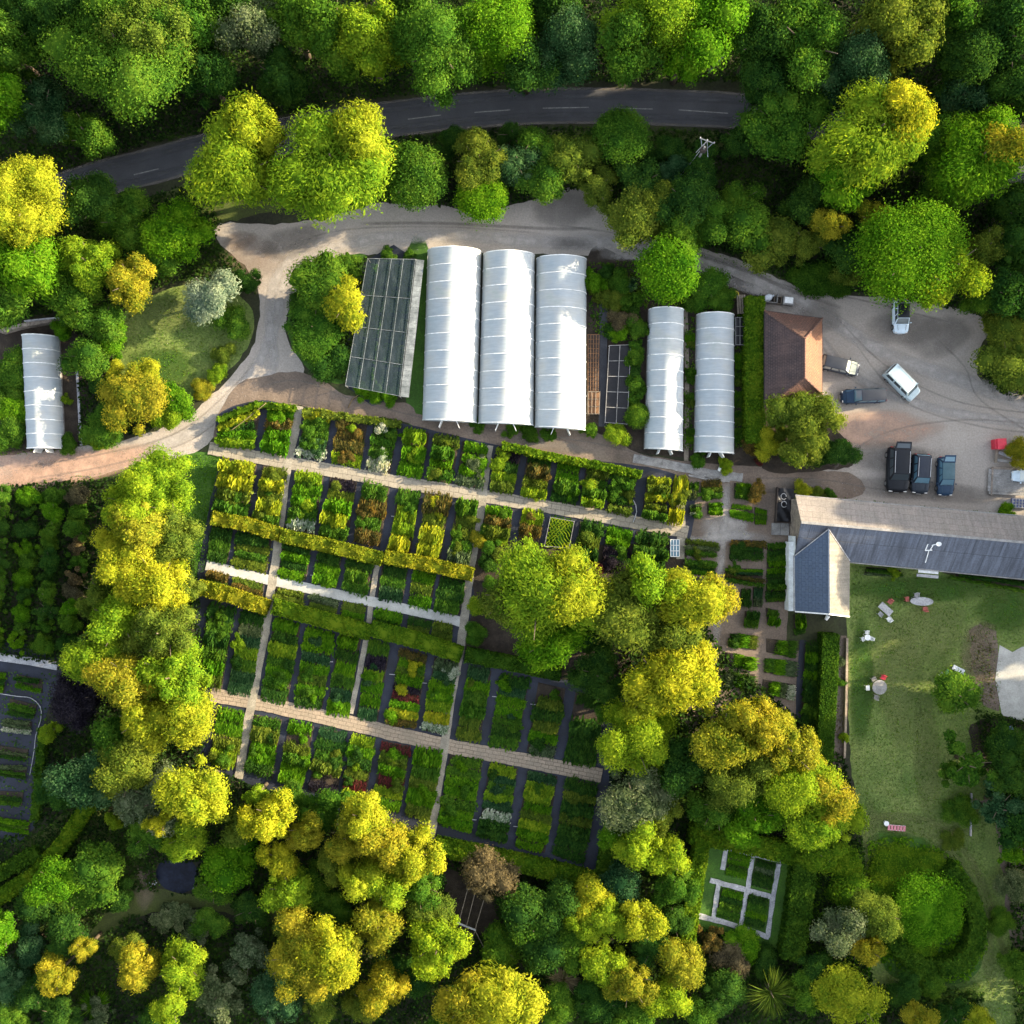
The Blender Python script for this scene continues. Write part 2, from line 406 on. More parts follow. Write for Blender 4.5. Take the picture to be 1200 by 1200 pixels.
def wear_patch(name, px, py, rx, ry, z, mat, rot=0, n=28, seed=0):
    r = random.Random(seed); c = P(px, py, 0); V = [(c.x, c.y, z)]; W = [1]; F = []
    rings = [(.45, 1), (.75, .7), (1, 0)]; js = [r.uniform(.8, 1.15) for _ in range(n)]
    js = [(js[i - 1] + js[i] + js[(i + 1) % n]) / 3 for i in range(n)]
    for k, (q, w) in enumerate(rings):
        for j in range(n):
            a = 2 * math.pi * j / n; x = math.cos(a) * rx * PX * q * js[j]; y = math.sin(a) * ry * PX * q * js[j]
            V.append((c.x + x * math.cos(rot) - y * math.sin(rot), c.y + x * math.sin(rot) + y * math.cos(rot), z)); W.append(w)
    for j in range(n): F.append((0, 1 + j, 1 + (j + 1) % n))
    for k in range(2):
        for j in range(n): F.append((1 + k * n + j, 1 + (k + 1) * n + j, 1 + (k + 1) * n + (j + 1) % n, 1 + k * n + (j + 1) % n))
    me = bpy.data.meshes.new(name); me.from_pydata(V, [], F); me.update()
    for p in me.polygons:
        if p.normal.z < 0: p.flip()
    at = me.attributes.new('wear', 'FLOAT', 'POINT')
    for i, w in enumerate(W): at.data[i].value = w
    me.materials.append(MATS[mat]); o = bpy.data.objects.new(name, me); COL.objects.link(o); o['kind'] = 'structure'; return o

# ------------------------------------------------------------------ foliage geometry (numpy)
def unit(v): return v / np.maximum(1e-6, np.linalg.norm(v, axis=1, keepdims=True))
def leaf_quads(pos, nor, tan, a, b, bend=.25):
    """one kite-shaped leaf (or leaf spray) per point"""
    nor = unit(nor); tan = unit(tan - nor * np.sum(tan * nor, 1, keepdims=True)); bi = np.cross(nor, tan)
    a = np.asarray(a).reshape(-1, 1); b = np.asarray(b).reshape(-1, 1)
    v = np.stack([pos - tan * a, pos + bi * b - tan * a * .15 - nor * b * bend, pos + tan * a - nor * a * bend, pos - bi * b - tan * a * .15 - nor * b * bend], 1).reshape(-1, 3)
    f = np.arange(len(pos) * 4).reshape(-1, 4)
    return v, f
def ico():
    me = bpy.data.meshes.new('t'); import bmesh
    bm = bmesh.new(); bmesh.ops.create_icosphere(bm, subdivisions=2, radius=1)
    v = np.array([x.co[:] for x in bm.verts]); f = np.array([[q.index for q in p.verts] for p in bm.faces]); bm.free()
    bpy.data.meshes.remove(me); return v, f
ICO_V, ICO_F = ico()
def lobes_for(style, R, H, rng):
    if style == 'round':
        c = [(0, 0, 0)]; r = [R * .86]
        for _ in range(22):
            d = unit(rng.normal(size=(1, 3)))[0]; c.append((d[0] * R * .5, d[1] * R * .5, d[2] * H * .5)); r.append(R * rng.uniform(.38, .48))
        return np.array(c), np.array(r)
    n = {'broad': int(16 + R * 4), 'feather': int(12 + R * 2.5), 'loose': int(10 + R * 3), 'tufty': int(16 + R * 3)}[style]
    d = unit(rng.normal(size=(n, 3))); d[:, 2] = np.where(np.arange(n) % 3 == 0, -.15 - .75 * rng.random(n), np.abs(d[:, 2]) * 1.05 - .05)
    ang = np.arctan2(d[:, 1], d[:, 0]); k = rng.uniform(0, 6.28, 4)
    wob = 1 + .16 * np.sin(2 * ang + k[0]) + .12 * np.sin(3 * ang + k[1]) + .08 * np.sin(5 * ang + k[2])
    rad = {'broad': (.3, .80), 'feather': (.35, .75), 'loose': (.4, .92), 'tufty': (.35, .88)}[style]
    q = rng.uniform(rad[0], rad[1], n) * wob
    c = np.stack([d[:, 0] * R * q, d[:, 1] * R * q, d[:, 2] * H * rng.uniform(.45, .9, n)], 1)
    s = {'broad': (.22, .46), 'feather': (.28, .50), 'loose': (.14, .28), 'tufty': (.16, .48)}[style]
    r = R * rng.uniform(s[0], s[1], n)
    c = np.vstack([c, [[0, 0, H * .1]]]); r = np.append(r, R * (.55 if style != 'loose' else .38))
    return c, r
CROWNS = {}
def crown_mesh(style, R, H, variant, leaf=None):
    key = (style, round(R, 1), round(H, 1), variant)
    if key in CROWNS: return CROWNS[key]
    rng = np.random.default_rng(abs(hash((style, int(R * 10), int(H * 10), variant))) % 100000 if False else (sum(map(ord, style)) * 7 + int(R * 10) * 31 + variant * 977))
    V = []; F3 = []; 
    if style == 'spiky':      # blades or bare twigs radiating from the centre
        n = 520; hub = unit(rng.normal(size=(14, 3))); d = unit(hub[rng.integers(0, 14, n)] + rng.normal(size=(n, 3)) * .22); d[:, 2] = np.abs(d[:, 2]) * .7 + .08; d = unit(d)
        L = R * rng.uniform(.35, 1.1, n); w = .03 + .009 * R
        side = unit(np.cross(d, rng.normal(size=(n, 3))))
        p0 = d * R * .08; p1 = d * (L * .55)[:, None] ; p2 = d * L[:, None]; p2[:, 2] -= L * .22
        v = np.stack([p0 - side * w * .6, p0 + side * w * .6, p1 + side * w, p2, p1 - side * w], 1).reshape(-1, 3)
        f = np.arange(n * 5).reshape(-1, 5)
        me = mesh_np('crown', v, f); CROWNS[key] = me; return me
    c, r = lobes_for(style, R, H, rng)
    dens = {'broad': 1.0, 'feather': 1.05, 'loose': .8, 'round': 1.1, 'tufty': 1.0}[style]
    a0 = leaf or {'broad': .11, 'feather': .15, 'loose': .13, 'round': .10, 'tufty': .115}[style]
    a0 *= (1 + .03 * R) if R > 2.5 else max(.6, R / 2.5)
    area = 2 * math.pi * R * (R + H)
    n = int(min(90000, dens * area * 1.9 / (a0 * a0 * 1.2)))
    wgt = r ** 2; idx = rng.choice(len(r), n, p=wgt / wgt.sum())
    d = unit(rng.normal(size=(n, 3))); d[:, 2] = np.where(d[:, 2] < -.35, -d[:, 2], d[:, 2])
    rad = r[idx] * (1 - .42 * rng.random(n) ** 1.3 + .08 * rng.random(n) + np.where(rng.random(n) < .14, .26 * rng.random(n), 0))
    pos = c[idx] + d * rad[:, None]
    keep = np.ones(n, bool)
    for j in range(len(r)):
        dist = np.linalg.norm(pos - c[j], axis=1); keep &= ~((dist < r[j] * .66) & (idx != j))
    pos = pos[keep]; d = d[keep]; n = len(pos)
    out = unit(pos + np.array([0, 0, H * .3]))
    nor = unit(d * .8 + out * .3 + rng.normal(size=(n, 3)) * (.62 if style != 'feather' else .48) + np.array([0, 0, .35]))
    if style == 'feather':
        tan = out * np.array([1, 1, .2]) + rng.normal(size=(n, 3)) * .35; a = a0 * rng.uniform(.8, 1.7, n); b = a * .33
    elif style == 'tufty':
        tan = d + rng.normal(size=(n, 3)) * .5; a = a0 * rng.uniform(.6, 1.5, n); b = a * .42
    else:
        tan = rng.normal(size=(n, 3)); a = a0 * rng.uniform(.6, 1.35, n); b = a * .68
    q = np.percentile(np.hypot(pos[:, 0], pos[:, 1]), 92) / (R * 1.04); pos[:, :2] /= q; c[:, :2] /= q; r = r / q
    v, f = leaf_quads(pos, nor, tan, a, b)
    # inner mass: shaded leaf layers inside each lobe
    k = .64 if style != 'loose' else .45
    cv = (ICO_V[None] * (r * k)[:, None, None] * (1 + .12 * rng.normal(size=(len(r), len(ICO_V), 1))) + c[:, None]).reshape(-1, 3)
    cf = (ICO_F[None] + (np.arange(len(r)) * len(ICO_V))[:, None, None]).reshape(-1, 3)
    me = bpy.data.meshes.new('crown'); nq = len(f); nt_ = len(cf); nv = len(v)
    vv = np.vstack([v, cv]); me.vertices.add(len(vv)); me.vertices.foreach_set('co', vv.astype(np.float32).ravel())
    li = np.concatenate([f.ravel(), (cf + nv).ravel()]).astype(np.int32)
    me.loops.add(len(li)); me.loops.foreach_set('vertex_index', li)
    me.polygons.add(nq + nt_)
    me.polygons.foreach_set('loop_start', np.concatenate([np.arange(0, nq * 4, 4), nq * 4 + np.arange(0, nt_ * 3, 3)]).astype(np.int32))
    me.update(calc_edges=True)
    CROWNS[key] = me; return me
TR = {}
def trunk_mesh(H, R, v):
    key = (round(H), round(R), v)
    if key in TR: return TR[key]
    r = random.Random(int(H * 10 + R * 100 + v)); b = MB(); w = .05 + H * .018
    b.tube([(0, 0, -.1), (r.uniform(-.1, .1), r.uniform(-.1, .1), H * .35), (r.uniform(-.3, .3), r.uniform(-.3, .3), H * .62), (0, 0, H * .85)], [w * 1.35, w, w * .7, w * .25], 8)
    for k in range(6):
        a = k * 1.05 + r.uniform(-.3, .3); z0 = H * r.uniform(.35, .6); L = R * r.uniform(.55, .8)
        b.tube([(0, 0, z0), (math.cos(a) * L * .5, math.sin(a) * L * .5, z0 + H * .12), (math.cos(a) * L, math.sin(a) * L, z0 + H * .26)], [w * .5, w * .32, w * .12], 6)
    o = b.build('trunk', 'bark', None, smooth=True); me = o.data; bpy.data.objects.remove(o); TR[key] = me; return me

SIZES = [.8, 1.1, 1.5, 2.0, 2.6, 3.3, 4.2, 5.4, 7.0]
def snap(R): return min(SIZES, key=lambda s: abs(math.log(s / R)))
counter = [0]
LABELS = {}
def plant(px, py, rpx, h, kind, style, name, label, cat, group=None):
    """crown centre is seen at (px, py); it stands straight up from its base"""
    counter[0] += 1; v = counter[0] % 3
    R = rpx * PX
    zc = h * .60 if h > 3 else h * .45
    R *= (CAMZ - zc) / CAMZ
    Hh = max(.3, (h - zc))
    c = P(px, py, zc)
    s = snap(R); k = R / s
    base = Vector((c.x, c.y, 0)); rz = random.uniform(0, 6.28)
    me = crown_mesh(style, s, round(s * (.85 if style != 'round' else .9), 2), v)
    sc = (k * random.uniform(.94, 1.06), k * random.uniform(.94, 1.06), Hh / (s * 1.15))
    if h > 3:
        t = empty(name, base)
        cr = bpy.data.objects.new('crown', me.copy() if False else me); link(cr, t)
        cr.location = (0, 0, zc); cr.scale = sc; cr.rotation_euler = (0, 0, rz)
        tr = bpy.data.objects.new('trunk', trunk_mesh(h, R, v)); link(tr, t); tr.rotation_euler = (0, 0, rz)
        o = t
    else:
        cr = bpy.data.objects.new(name, me); link(cr); cr.location = base + Vector((0, 0, zc * .8)); cr.scale = sc; cr.rotation_euler = (0, 0, rz); o = cr
    if not me.materials: me.materials.append(None)
    cr.material_slots[0].link = 'OBJECT'; cr.material_slots[0].material = MATS[kind]
    tag(o, label, cat, group); LABELS[label] = LABELS.get(label, 0) + 1
    return o
def leaf_box_np(L, W, H, n, a0, rng, tilt=.6, ragged=.0):
    """leaves over the top and sides of a long box; plus the box itself"""
    at, sd = L * W, 2 * L * H + 2 * W * H; q = rng.random(n) < at / (at + sd * .8)
    x = rng.uniform(-L / 2, L / 2, n); y = rng.uniform(-W / 2, W / 2, n); z = np.full(n, H)
    nor = np.zeros((n, 3)); nor[:, 2] = 1
    sidei = ~q; s = np.where(rng.random(n) < .5, 1, -1); e = rng.random(n) < L / (L + W)
    y = np.where(sidei & e, s * W / 2, y); x = np.where(sidei & ~e, s * L / 2, x); z = np.where(sidei, rng.uniform(0, H, n), z)
    nor[sidei & e] = 0; nor[sidei & e, 1] = s[sidei & e]; nor[sidei & ~e] = 0; nor[sidei & ~e, 0] = s[sidei & ~e]
    wob = ragged * (np.sin(x * 2.1 + 1) + .6 * np.sin(x * 4.7 + y * 3) + .5 * np.sin(y * 5.1 + x))
    pos = np.stack([x, y, z + wob * (z / H)], 1) + rng.normal(size=(n, 3)) * a0 * .45
    nor = nor + rng.normal(size=(n, 3)) * tilt * .7
    a = a0 * rng.uniform(.6, 1.4, n)
    return leaf_quads(pos, nor, rng.normal(size=(n, 3)), a, a * .62)
def hedge(name, pix, width, height, mat, label, cat='hedge', a0=.13, group=None, dens=1.0, ragged=.15, kind=None):
    """hedge running along a line of pixels (line of its top centre)"""
    pts = [P(x, y, height) for x, y in pix]
    V = []; F = []; nv = 0; rng = np.random.default_rng(len(label) * 13 + int(pix[0][0]))
    o0 = pts[0].copy(); o0.z = 0
    for a, b in zip(pts[:-1], pts[1:]):
        d = b - a; d.z = 0; L = d.length + width * .25; an = math.atan2(d.y, d.x); mid = (a + b) / 2 - o0; mid.z = 0
        area = L * width + 2 * (L + width) * height * .8
        n = int(area * 2.6 * dens / (a0 * a0 * 1.3)); v, f = leaf_box_np(L, width, height, n, a0, rng, ragged=ragged)
        # solid inner mass a little smaller, gently bulging
        nx = max(2, int(L / .5)); g = []
        for i in range(nx + 1):
            x = -L / 2 + .08 + (L - .16) * i / nx; ww = width / 2 * rng.uniform(.80, .97)
            hh = height * rng.uniform(.93, .98)
            g += [(x, -ww, 0), (x, -ww * .97, hh * .9), (x, -ww * .7, hh), (x, ww * .7, hh), (x, ww * .97, hh * .9), (x, ww, 0)]
        gf = []
        for i in range(nx):
            for j in range(5): gf.append((6 * i + j, 6 * i + j + 1, 6 * i + 7 + j, 6 * i + 6 + j))
        gf.append((0, 1, 4, 5)); gf.append((1, 2, 3, 4)); k = 6 * nx; gf.append((k, k + 5, k + 4, k + 1)); gf.append((k + 1, k + 4, k + 3, k + 2))
        g = np.array(g); gf = np.array(gf)
        ca, sa = math.cos(an), math.sin(an); Rm = np.array([[ca, sa, 0], [-sa, ca, 0], [0, 0, 1]])
        for vv, ff in ((v, f), (g, gf)):
            V.append(vv @ Rm + np.array(mid[:])); F.append(ff + nv); nv += len(vv)
    me = mesh_np(name, np.vstack(V), np.vstack(F), mat)
    o = bpy.data.objects.new(name, me); COL.objects.link(o); o.location = o0
    tag(o, label, cat, group, kind); LABELS[label] = LABELS.get(label, 0) + 1
    return o
# crop rows: unit prototypes 3 m long, 0.8 m wide, 0.5 m high
CROPS = {}
def crop_mesh(style, v):
    key = (style, v)
    if key in CROPS: return CROPS[key]
    rng = np.random.default_rng(40 + v * 7 + len(style))
    if style == 'low': a0, n, H, t = .12, 520, .3, .8
    elif style == 'bushy': a0, n, H, t = .17, 420, .7, 1.0
    elif style == 'grassy': a0, n, H, t = .20, 380, .5, 1.0
    elif style == 'clumps': a0, n, H, t = .13, 460, .45, .9
    L, W = 3.0, .8
    x = rng.uniform(-L / 2, L / 2, n); y = rng.normal(size=n) * W * .23; y = np.clip(y, -W / 2, W / 2)
    if style == 'clumps':
        cx = np.linspace(-L / 2 + .3, L / 2 - .3, 5) + rng.uniform(-.1, .1, 5); x = cx[rng.integers(0, 5, n)] + rng.normal(size=n) * .18
    z = H * (1 - (y / (W * .6)) ** 2) * rng.uniform(.55, 1.0, n) * (1 + .25 * np.sin(x * 3 + v)) + .05
    pos = np.stack([x, y, z], 1); nor = np.stack([np.zeros(n), y * 1.6, np.full(n, .8)], 1) + rng.normal(size=(n, 3)) * .38 * t
    tan = rng.normal(size=(n, 3))
    a = a0 * rng.uniform(.6, 1.4, n); b = a * (.6 if style != 'grassy' else .2)
    if style == 'grassy': tan = tan + np.array([0, 0, 1.2])
    vv, ff = leaf_quads(pos, nor, tan, a, b)
    me = mesh_np('crop_row', vv, ff); me.materials.append(None); CROPS[key] = me; return me
# ================================================================== GROUND
def big_ground():
    b = MB(); n = 24; s = 700
    for i in range(n):
        for j in range(n):
            x0 = -s + 2 * s * i / n; y0 = -s + 2 * s * j / n; d = 2 * s / n
            b.poly([(x0, y0, 0), (x0 + d, y0, 0), (x0 + d, y0 + d, 0), (x0, y0 + d, 0)])
    o = b.build('ground', 'ground'); o['kind'] = 'structure'
big_ground()
sheet('gravel_drive', [(-40, 536), (0, 534), (60, 528), (110, 522), (150, 515), (190, 502), (225, 485), (255, 456), (282, 428), (299, 400), (304, 370), (303, 345),
    (292, 318), (272, 298), (254, 280), (258, 262), (330, 262), (400, 250), (440, 238), (500, 240), (560, 246), (620, 236), (660, 222), (685, 224), (715, 256), (760, 272),
    (820, 290), (870, 306), (920, 330), (960, 343), (990, 345), (1060, 350), (1110, 358), (1150, 371), (1159, 386), (1147, 410), (1146, 440), (1166, 462), (1200, 474), (1245, 480),
    (1245, 620), (1160, 612), (1050, 600), (935, 586), (905, 575), (898, 560), (893, 540), (889, 350), (862, 330), (815, 312), (790, 308), (745, 304), (705, 301), (690, 299), (600, 296), (500, 297), (440, 298), (400, 300), (366, 318),
    (345, 345), (335, 378), (340, 408), (358, 432), (335, 450), (300, 470), (270, 490), (252, 512), (235, 528), (200, 538), (160, 545), (110, 558), (60, 566), (0, 572), (-40, 574)], .03, 'gravel', .14, 3)
sheet('earth_track', [(250, 512), (258, 480), (280, 450), (310, 440), (345, 436), (375, 445), (405, 462), (440, 468), (480, 474), (500, 488), (600, 494), (700, 508), (745, 530), (800, 540), (860, 546), (905, 547), (960, 552), (1000, 556), (1010, 580), (935, 590), (900, 588), (868, 570), (800, 560), (740, 553), (590, 524), (560, 518), (500, 506), (470, 494), (400, 486), (350, 475), (310, 478), (278, 492), (262, 512), (255, 524)], .045, 'earth', .10, 5)
sheet('herb_garden_path', [(798, 556), (868, 566), (925, 588), (930, 622), (922, 760), (944, 760), (944, 850), (800, 850), (838, 700), (800, 660)], .035, 'earth', .08, 6)
sheet('north_verge', [(-60, 262), (70, 250), (150, 240), (230, 212), (300, 190), (440, 172), (560, 156), (700, 154), (870, 158), (870, 175), (700, 200), (500, 210), (260, 262), (190, 290), (0, 300)], .012, 'lawn_rough', .2, 8)
# the lane through the woods
lane_c = [(-60, 268), (60, 228), (120, 209), (185, 193), (240, 178), (330, 160), (440, 142), (567, 128), (660, 124), (740, 125), (800, 127), (870, 131), (1000, 150), (1110, 172), (1200, 196), (1280, 220)]
ribbon('lane', lane_c, 4.25, .05, 'asphalt', .03, 3)
def off(c, d):
    R = ribbon_pts(c, 1, 2.0); out = []
    for p, n, *_ in R: q = p + n * d; out.append((600 + q.x / PX, 600 - q.y / PX))
    return out
for d in (1.1, -1.1): wear_ribbon('lane_wheel_track', off(lane_c, d), .9, .056, 'wear_road')
wear_ribbon('lane_edge_dust', off(lane_c, 2.0), .45, .056, 'wear_dark'); wear_ribbon('lane_edge_dust', off(lane_c, -2.0), .45, .056, 'wear_dark')
mk = MB()
for a, b_ in (((157, 205), (186, 198)), ((478, 140), (517, 135)), ((556, 132), (598, 129)), ((636, 127), (690, 126)), ((722, 127), (765, 128)), ((795, 129), (853, 133)), ((250, 180), (290, 172)), ((395, 152), (430, 147))):
    p, q = P(*a), P(*b_); d = (q - p).normalized(); n = Vector((-d.y, d.x, 0)) * .06
    mk.poly([(*(p - n).xy, .062), (*(q - n).xy, .062), (*(q + n).xy, .062), (*(p + n).xy, .062)])
o = mk.build('road_marking', 'whitepaint_road'); o['kind'] = 'structure'
# lawns
sheet('east_lawn', [(996, 655), (1080, 668), (1200, 682), (1300, 690), (1300, 1260), (1180, 1260), (1150, 1180), (1030, 1170), (1000, 1080), (1010, 990), (996, 890), (993, 760)], .02, 'lawn', .15, 9)
sheet('round_lawn', [(138, 400), (142, 372), (170, 350), (215, 335), (262, 340), (292, 356), (297, 385), (285, 415), (262, 440), (236, 462), (212, 478), (180, 470), (152, 452), (140, 430)], .02, 'lawn', .12, 10)
sheet('grass_strip', [(218, 533), (240, 530), (262, 532), (258, 575), (248, 612), (241, 660), (236, 705), (215, 720), (205, 640), (222, 580)], .021, 'lawn_dark', .08, 11)
sheet('island_grass', [(345, 345), (366, 320), (400, 303), (430, 300), (430, 420), (400, 450), (362, 432), (342, 405), (337, 378)], .021, 'lawn_dark', .1, 12)
sheet('tunnel_verge', [(476, 298), (505, 298), (500, 490), (560, 496), (690, 508), (700, 512), (640, 506), (500, 496), (478, 488)], .034, 'lawn_dark', .05, 13)
sheet('nursery_ground', [(688, 304), (745, 306), (888, 345), (890, 540), (800, 536), (740, 528), (690, 508)], .036, 'soil', .05, 14)
sheet('woodland_clearing', [(145, 990), (170, 1000), (172, 1035), (240, 1050), (330, 1062), (390, 1080), (330, 1085), (230, 1064), (150, 1078), (110, 1110), (60, 1110), (70, 1060), (120, 1050)], .015, 'lawn_rough', .2, 15)
sheet('clearing_ground', [(20, 1000), (110, 940), (150, 1000), (130, 1060), (60, 1090), (0, 1080)], .011, 'lawn_rough', .2, 16)
sheet('dark_soil', [(515, 1008), (560, 1010), (600, 1040), (590, 1085), (560, 1100), (528, 1080)], .012, 'soil', .1, 17)
sheet('dark_soil', [(555, 725), (600, 740), (640, 760), (612, 775), (548, 766)], .058, 'soil', .1, 18)
sheet('dark_soil', [(985, 745), (992, 745), (990, 890), (972, 890)], .024, 'earth', .05, 19)
sheet('dark_soil', [(1140, 735), (1165, 742), (1175, 790), (1172, 835), (1158, 830), (1142, 790), (1138, 755)], .024, 'earth', .3, 20)
sheet('dark_soil', [(1138, 850), (1210, 842), (1210, 900), (1180, 910), (1150, 900)], .026, 'soil', .2, 21)
sheet('dark_soil', [(1138, 940), (1160, 945), (1175, 1030), (1185, 1100), (1220, 1130), (1220, 1000), (1190, 940)], .024, 'earth', .2, 22)
sheet('concrete_pad', [(1171, 756), (1186, 764), (1197, 758), (1260, 760), (1260, 842), (1174, 838)], .05, 'concrete', .02, 23, step=3)
sheet('central_soil', [(552, 628), (640, 640), (800, 640), (770, 700), (740, 790), (650, 795), (620, 770), (552, 762), (556, 700)], .057, 'soil', .1, 61)
sheet('planted_ground', [(890, 470), (962, 468), (976, 500), (996, 520), (1000, 545), (960, 552), (900, 552), (890, 530)], .058, 'soil', .15, 62)
sheet('pond', [(186, 1013), (205, 1008), (226, 1010), (232, 1030), (222, 1045), (203, 1046), (188, 1036), (182, 1024)], .03, 'pond', .15, 24)
sheet('west_nursery_ground', [(-30, 392), (80, 385), (97, 400), (95, 520), (0, 534), (-30, 534)], .022, 'soil', .1, 25)
sheet('west_garden_ground', [(-30, 762), (70, 772), (72, 800), (50, 850), (38, 972), (-30, 968)], .022, 'membrane', .1, 26)
sheet('maze_grass', [(1018, 982), (1050, 975), (1090, 985), (1125, 1010), (1152, 1060), (1158, 1110), (1130, 1150), (1060, 1150), (1030, 1120), (1022, 1040)], .028, 'lawn_dark', .15, 27)

# wheel tracks and worn patches
wear_ribbon('wheel_track', [(-20, 556), (60, 549), (150, 534), (220, 508), (270, 470), (305, 425), (322, 380), (333, 335), (370, 300), (430, 282), (520, 276), (620, 282), (700, 288)], 1.9, .037, 'wear_light')
wear_ribbon('wheel_track', [(238, 512), (285, 478), (320, 430), (316, 385), (322, 330), (350, 295), (400, 276)], 1.5, .040, 'wear_light')
wear_ribbon('wheel_track', [(640, 285), (720, 285), (800, 300), (860, 318), (920, 342), (980, 380), (1050, 420), (1140, 450), (1240, 490)], 2.2, .037, 'wear_light')
wear_ribbon('wheel_track', [(700, 297), (790, 306), (860, 332), (930, 362), (1000, 440), (1100, 480), (1230, 500)], 1.4, .040, 'wear_light')
wear_ribbon('wheel_track', [(800, 294), (870, 316), (930, 342), (990, 362)], .5, .042, 'wear_dark')
wear_ribbon('wheel_track', [(420, 262), (520, 262), (640, 268), (700, 268)], .5, .042, 'wear_dark')
for i, (x, y, rx, ry, z, m, r) in enumerate([(0, 555, 190, 26, .043, 'wear_pink', .1), (90, 548, 110, 20, .046, 'wear_pink', .22), (1010, 505, 95, 26, .043, 'wear_pink', .05), (1060, 385, 50, 22, .043, 'wear_dark', 0),
        (300, 300, 40, 26, .043, 'wear_earth', 0), (340, 285, 45, 20, .043, 'wear_dark', .3), (280, 282, 22, 12, .046, 'wear_earth', .3), (660, 245, 42, 24, .043, 'wear_dark', 0), (1080, 575, 130, 14, .043, 'wear_dark', -.08),
        (1100, 395, 45, 26, .048, 'wear_dark', .3), (960, 372, 30, 22, .043, 'wear_dark', .3), (930, 570, 40, 12, .052, 'wear_dark', 0), (1040, 535, 60, 20, .048, 'wear_dark', 0),
        (1050, 790, 34, 90, .026, 'wear_grass', .1), (1085, 745, 60, 40, .028, 'wear_grass', .3), (1010, 800, 16, 80, .028, 'wear_lawn', 0), (1180, 715, 40, 30, .027, 'wear_lawn', 0), (1080, 690, 100, 18, .029, 'wear_lawn', 0),
        (1055, 965, 90, 16, .029, 'wear_grass', -.1), (1085, 890, 18, 90, .030, 'wear_grass', .05), (1145, 770, 22, 40, .031, 'wear_brown', .2), (1150, 740, 20, 12, .033, 'wear_brown', .2), (1110, 1000, 40, 12, .032, 'wear_grass', -.7),
        (1150, 1080, 12, 90, .031, 'wear_grass', .15), (1100, 1170, 60, 30, .029, 'wear_lawn', .15), (200, 370, 40, 25, .024, 'wear_grass', 0), (190, 430, 45, 25, .026, 'wear_lawn', 0), (990, 800, 6, 60, .028, 'wear_brown', 0),
        (170, 1030, 16, 40, .019, 'wear_earth', 0), (1020, 990, 12, 60, .030, 'wear_grass', 0), (640, 520, 60, 9, .050, 'wear_dark', -.15), (800, 640, 40, 16, .040, 'wear_light', 0), (850, 620, 34, 18, .042, 'wear_light', 0)]):
    wear_patch('worn_patch', x, y, rx, ry, z, m, r, seed=i)
wear_ribbon('herb_garden_track', [(852, 560), (850, 600), (845, 650), (843, 700), (838, 760)], 1.2, .044, 'wear_light')
wear_ribbon('herb_garden_track', [(800, 640), (850, 628), (905, 632)], 1.4, .046, 'wear_light')
for i, (pp) in enumerate([[(640, 262), (760, 280), (850, 306), (930, 338), (1010, 352), (1120, 380)], [(980, 372), (1040, 430), (1120, 470), (1220, 486)], [(1000, 400), (1060, 470), (1150, 500), (1230, 508)], [(1090, 390), (1130, 430), (1150, 470), (1230, 520)], [(965, 560), (1030, 510), (1130, 492), (1230, 500)], [(330, 292), (400, 270), (520, 266), (640, 274)], [(20, 548), (120, 532), (210, 506), (275, 452), (300, 420)], [(30, 562), (120, 547), (215, 520), (262, 488)], [(880, 560), (960, 562), (1010, 570), (1060, 578)], [(300, 455), (350, 446), (420, 470), (520, 494), (700, 520), (800, 548)]]):
    wear_ribbon('tyre_rut', pp, .28, .060 + .001 * i, 'wear_rut')
wear_ribbon('lawn_path', [(1010, 960), (1060, 957), (1110, 975), (1150, 1030), (1175, 1110), (1200, 1180)], 1.0, .034, 'wear_grass')

# ================================================================== WALLED KITCHEN GARDEN
sheet('garden_ground', [(255, 488), (300, 470), (350, 476), (470, 496), (575, 520), (660, 536), (800, 560), (806, 640), (760, 700), (720, 900), (700, 1030), (505, 985), (280, 915), (236, 895), (240, 800), (228, 712), (243, 605), (258, 534)], .05, 'membrane', .05, 30)
ribbon('garden_path', [(245, 525), (340, 543), (450, 562), (565, 581), (700, 604), (806, 624)], 1.5, .13, 'pathpavers', .05, 1)
ribbon('garden_path', [(242, 662), (280, 671), (318, 680), (436, 705), (500, 719), (542, 729)], 1.15, .13, 'concrete', .03, 2)
ribbon('garden_path', [(247, 814), (300, 823), (405, 846), (520, 873), (610, 890), (705, 909)], 1.7, .13, 'pathbrick', .05, 3)
ribbon('garden_path', [(351, 476), (345, 510), (337, 545), (331, 590), (325, 645), (318, 690), (311, 740), (303, 780), (297, 815), (288, 862), (280, 912)], 1.0, .137, 'paving', .05, 4)
ribbon('garden_path', [(443, 657), (436, 700), (430, 745), (421, 790), (411, 836)], .62, .122, 'paving', .03, 5)
ribbon('garden_path', [(573, 522), (568, 560), (563, 600), (554, 650), (547, 700), (541, 750), (530, 810), (521, 872), (513, 925), (505, 982)], 1.0, .141, 'paving', .05, 6)
ribbon('garden_path', [(797, 560), (798, 620), (797, 655)], 1.0, .116, 'paving', .05, 7)

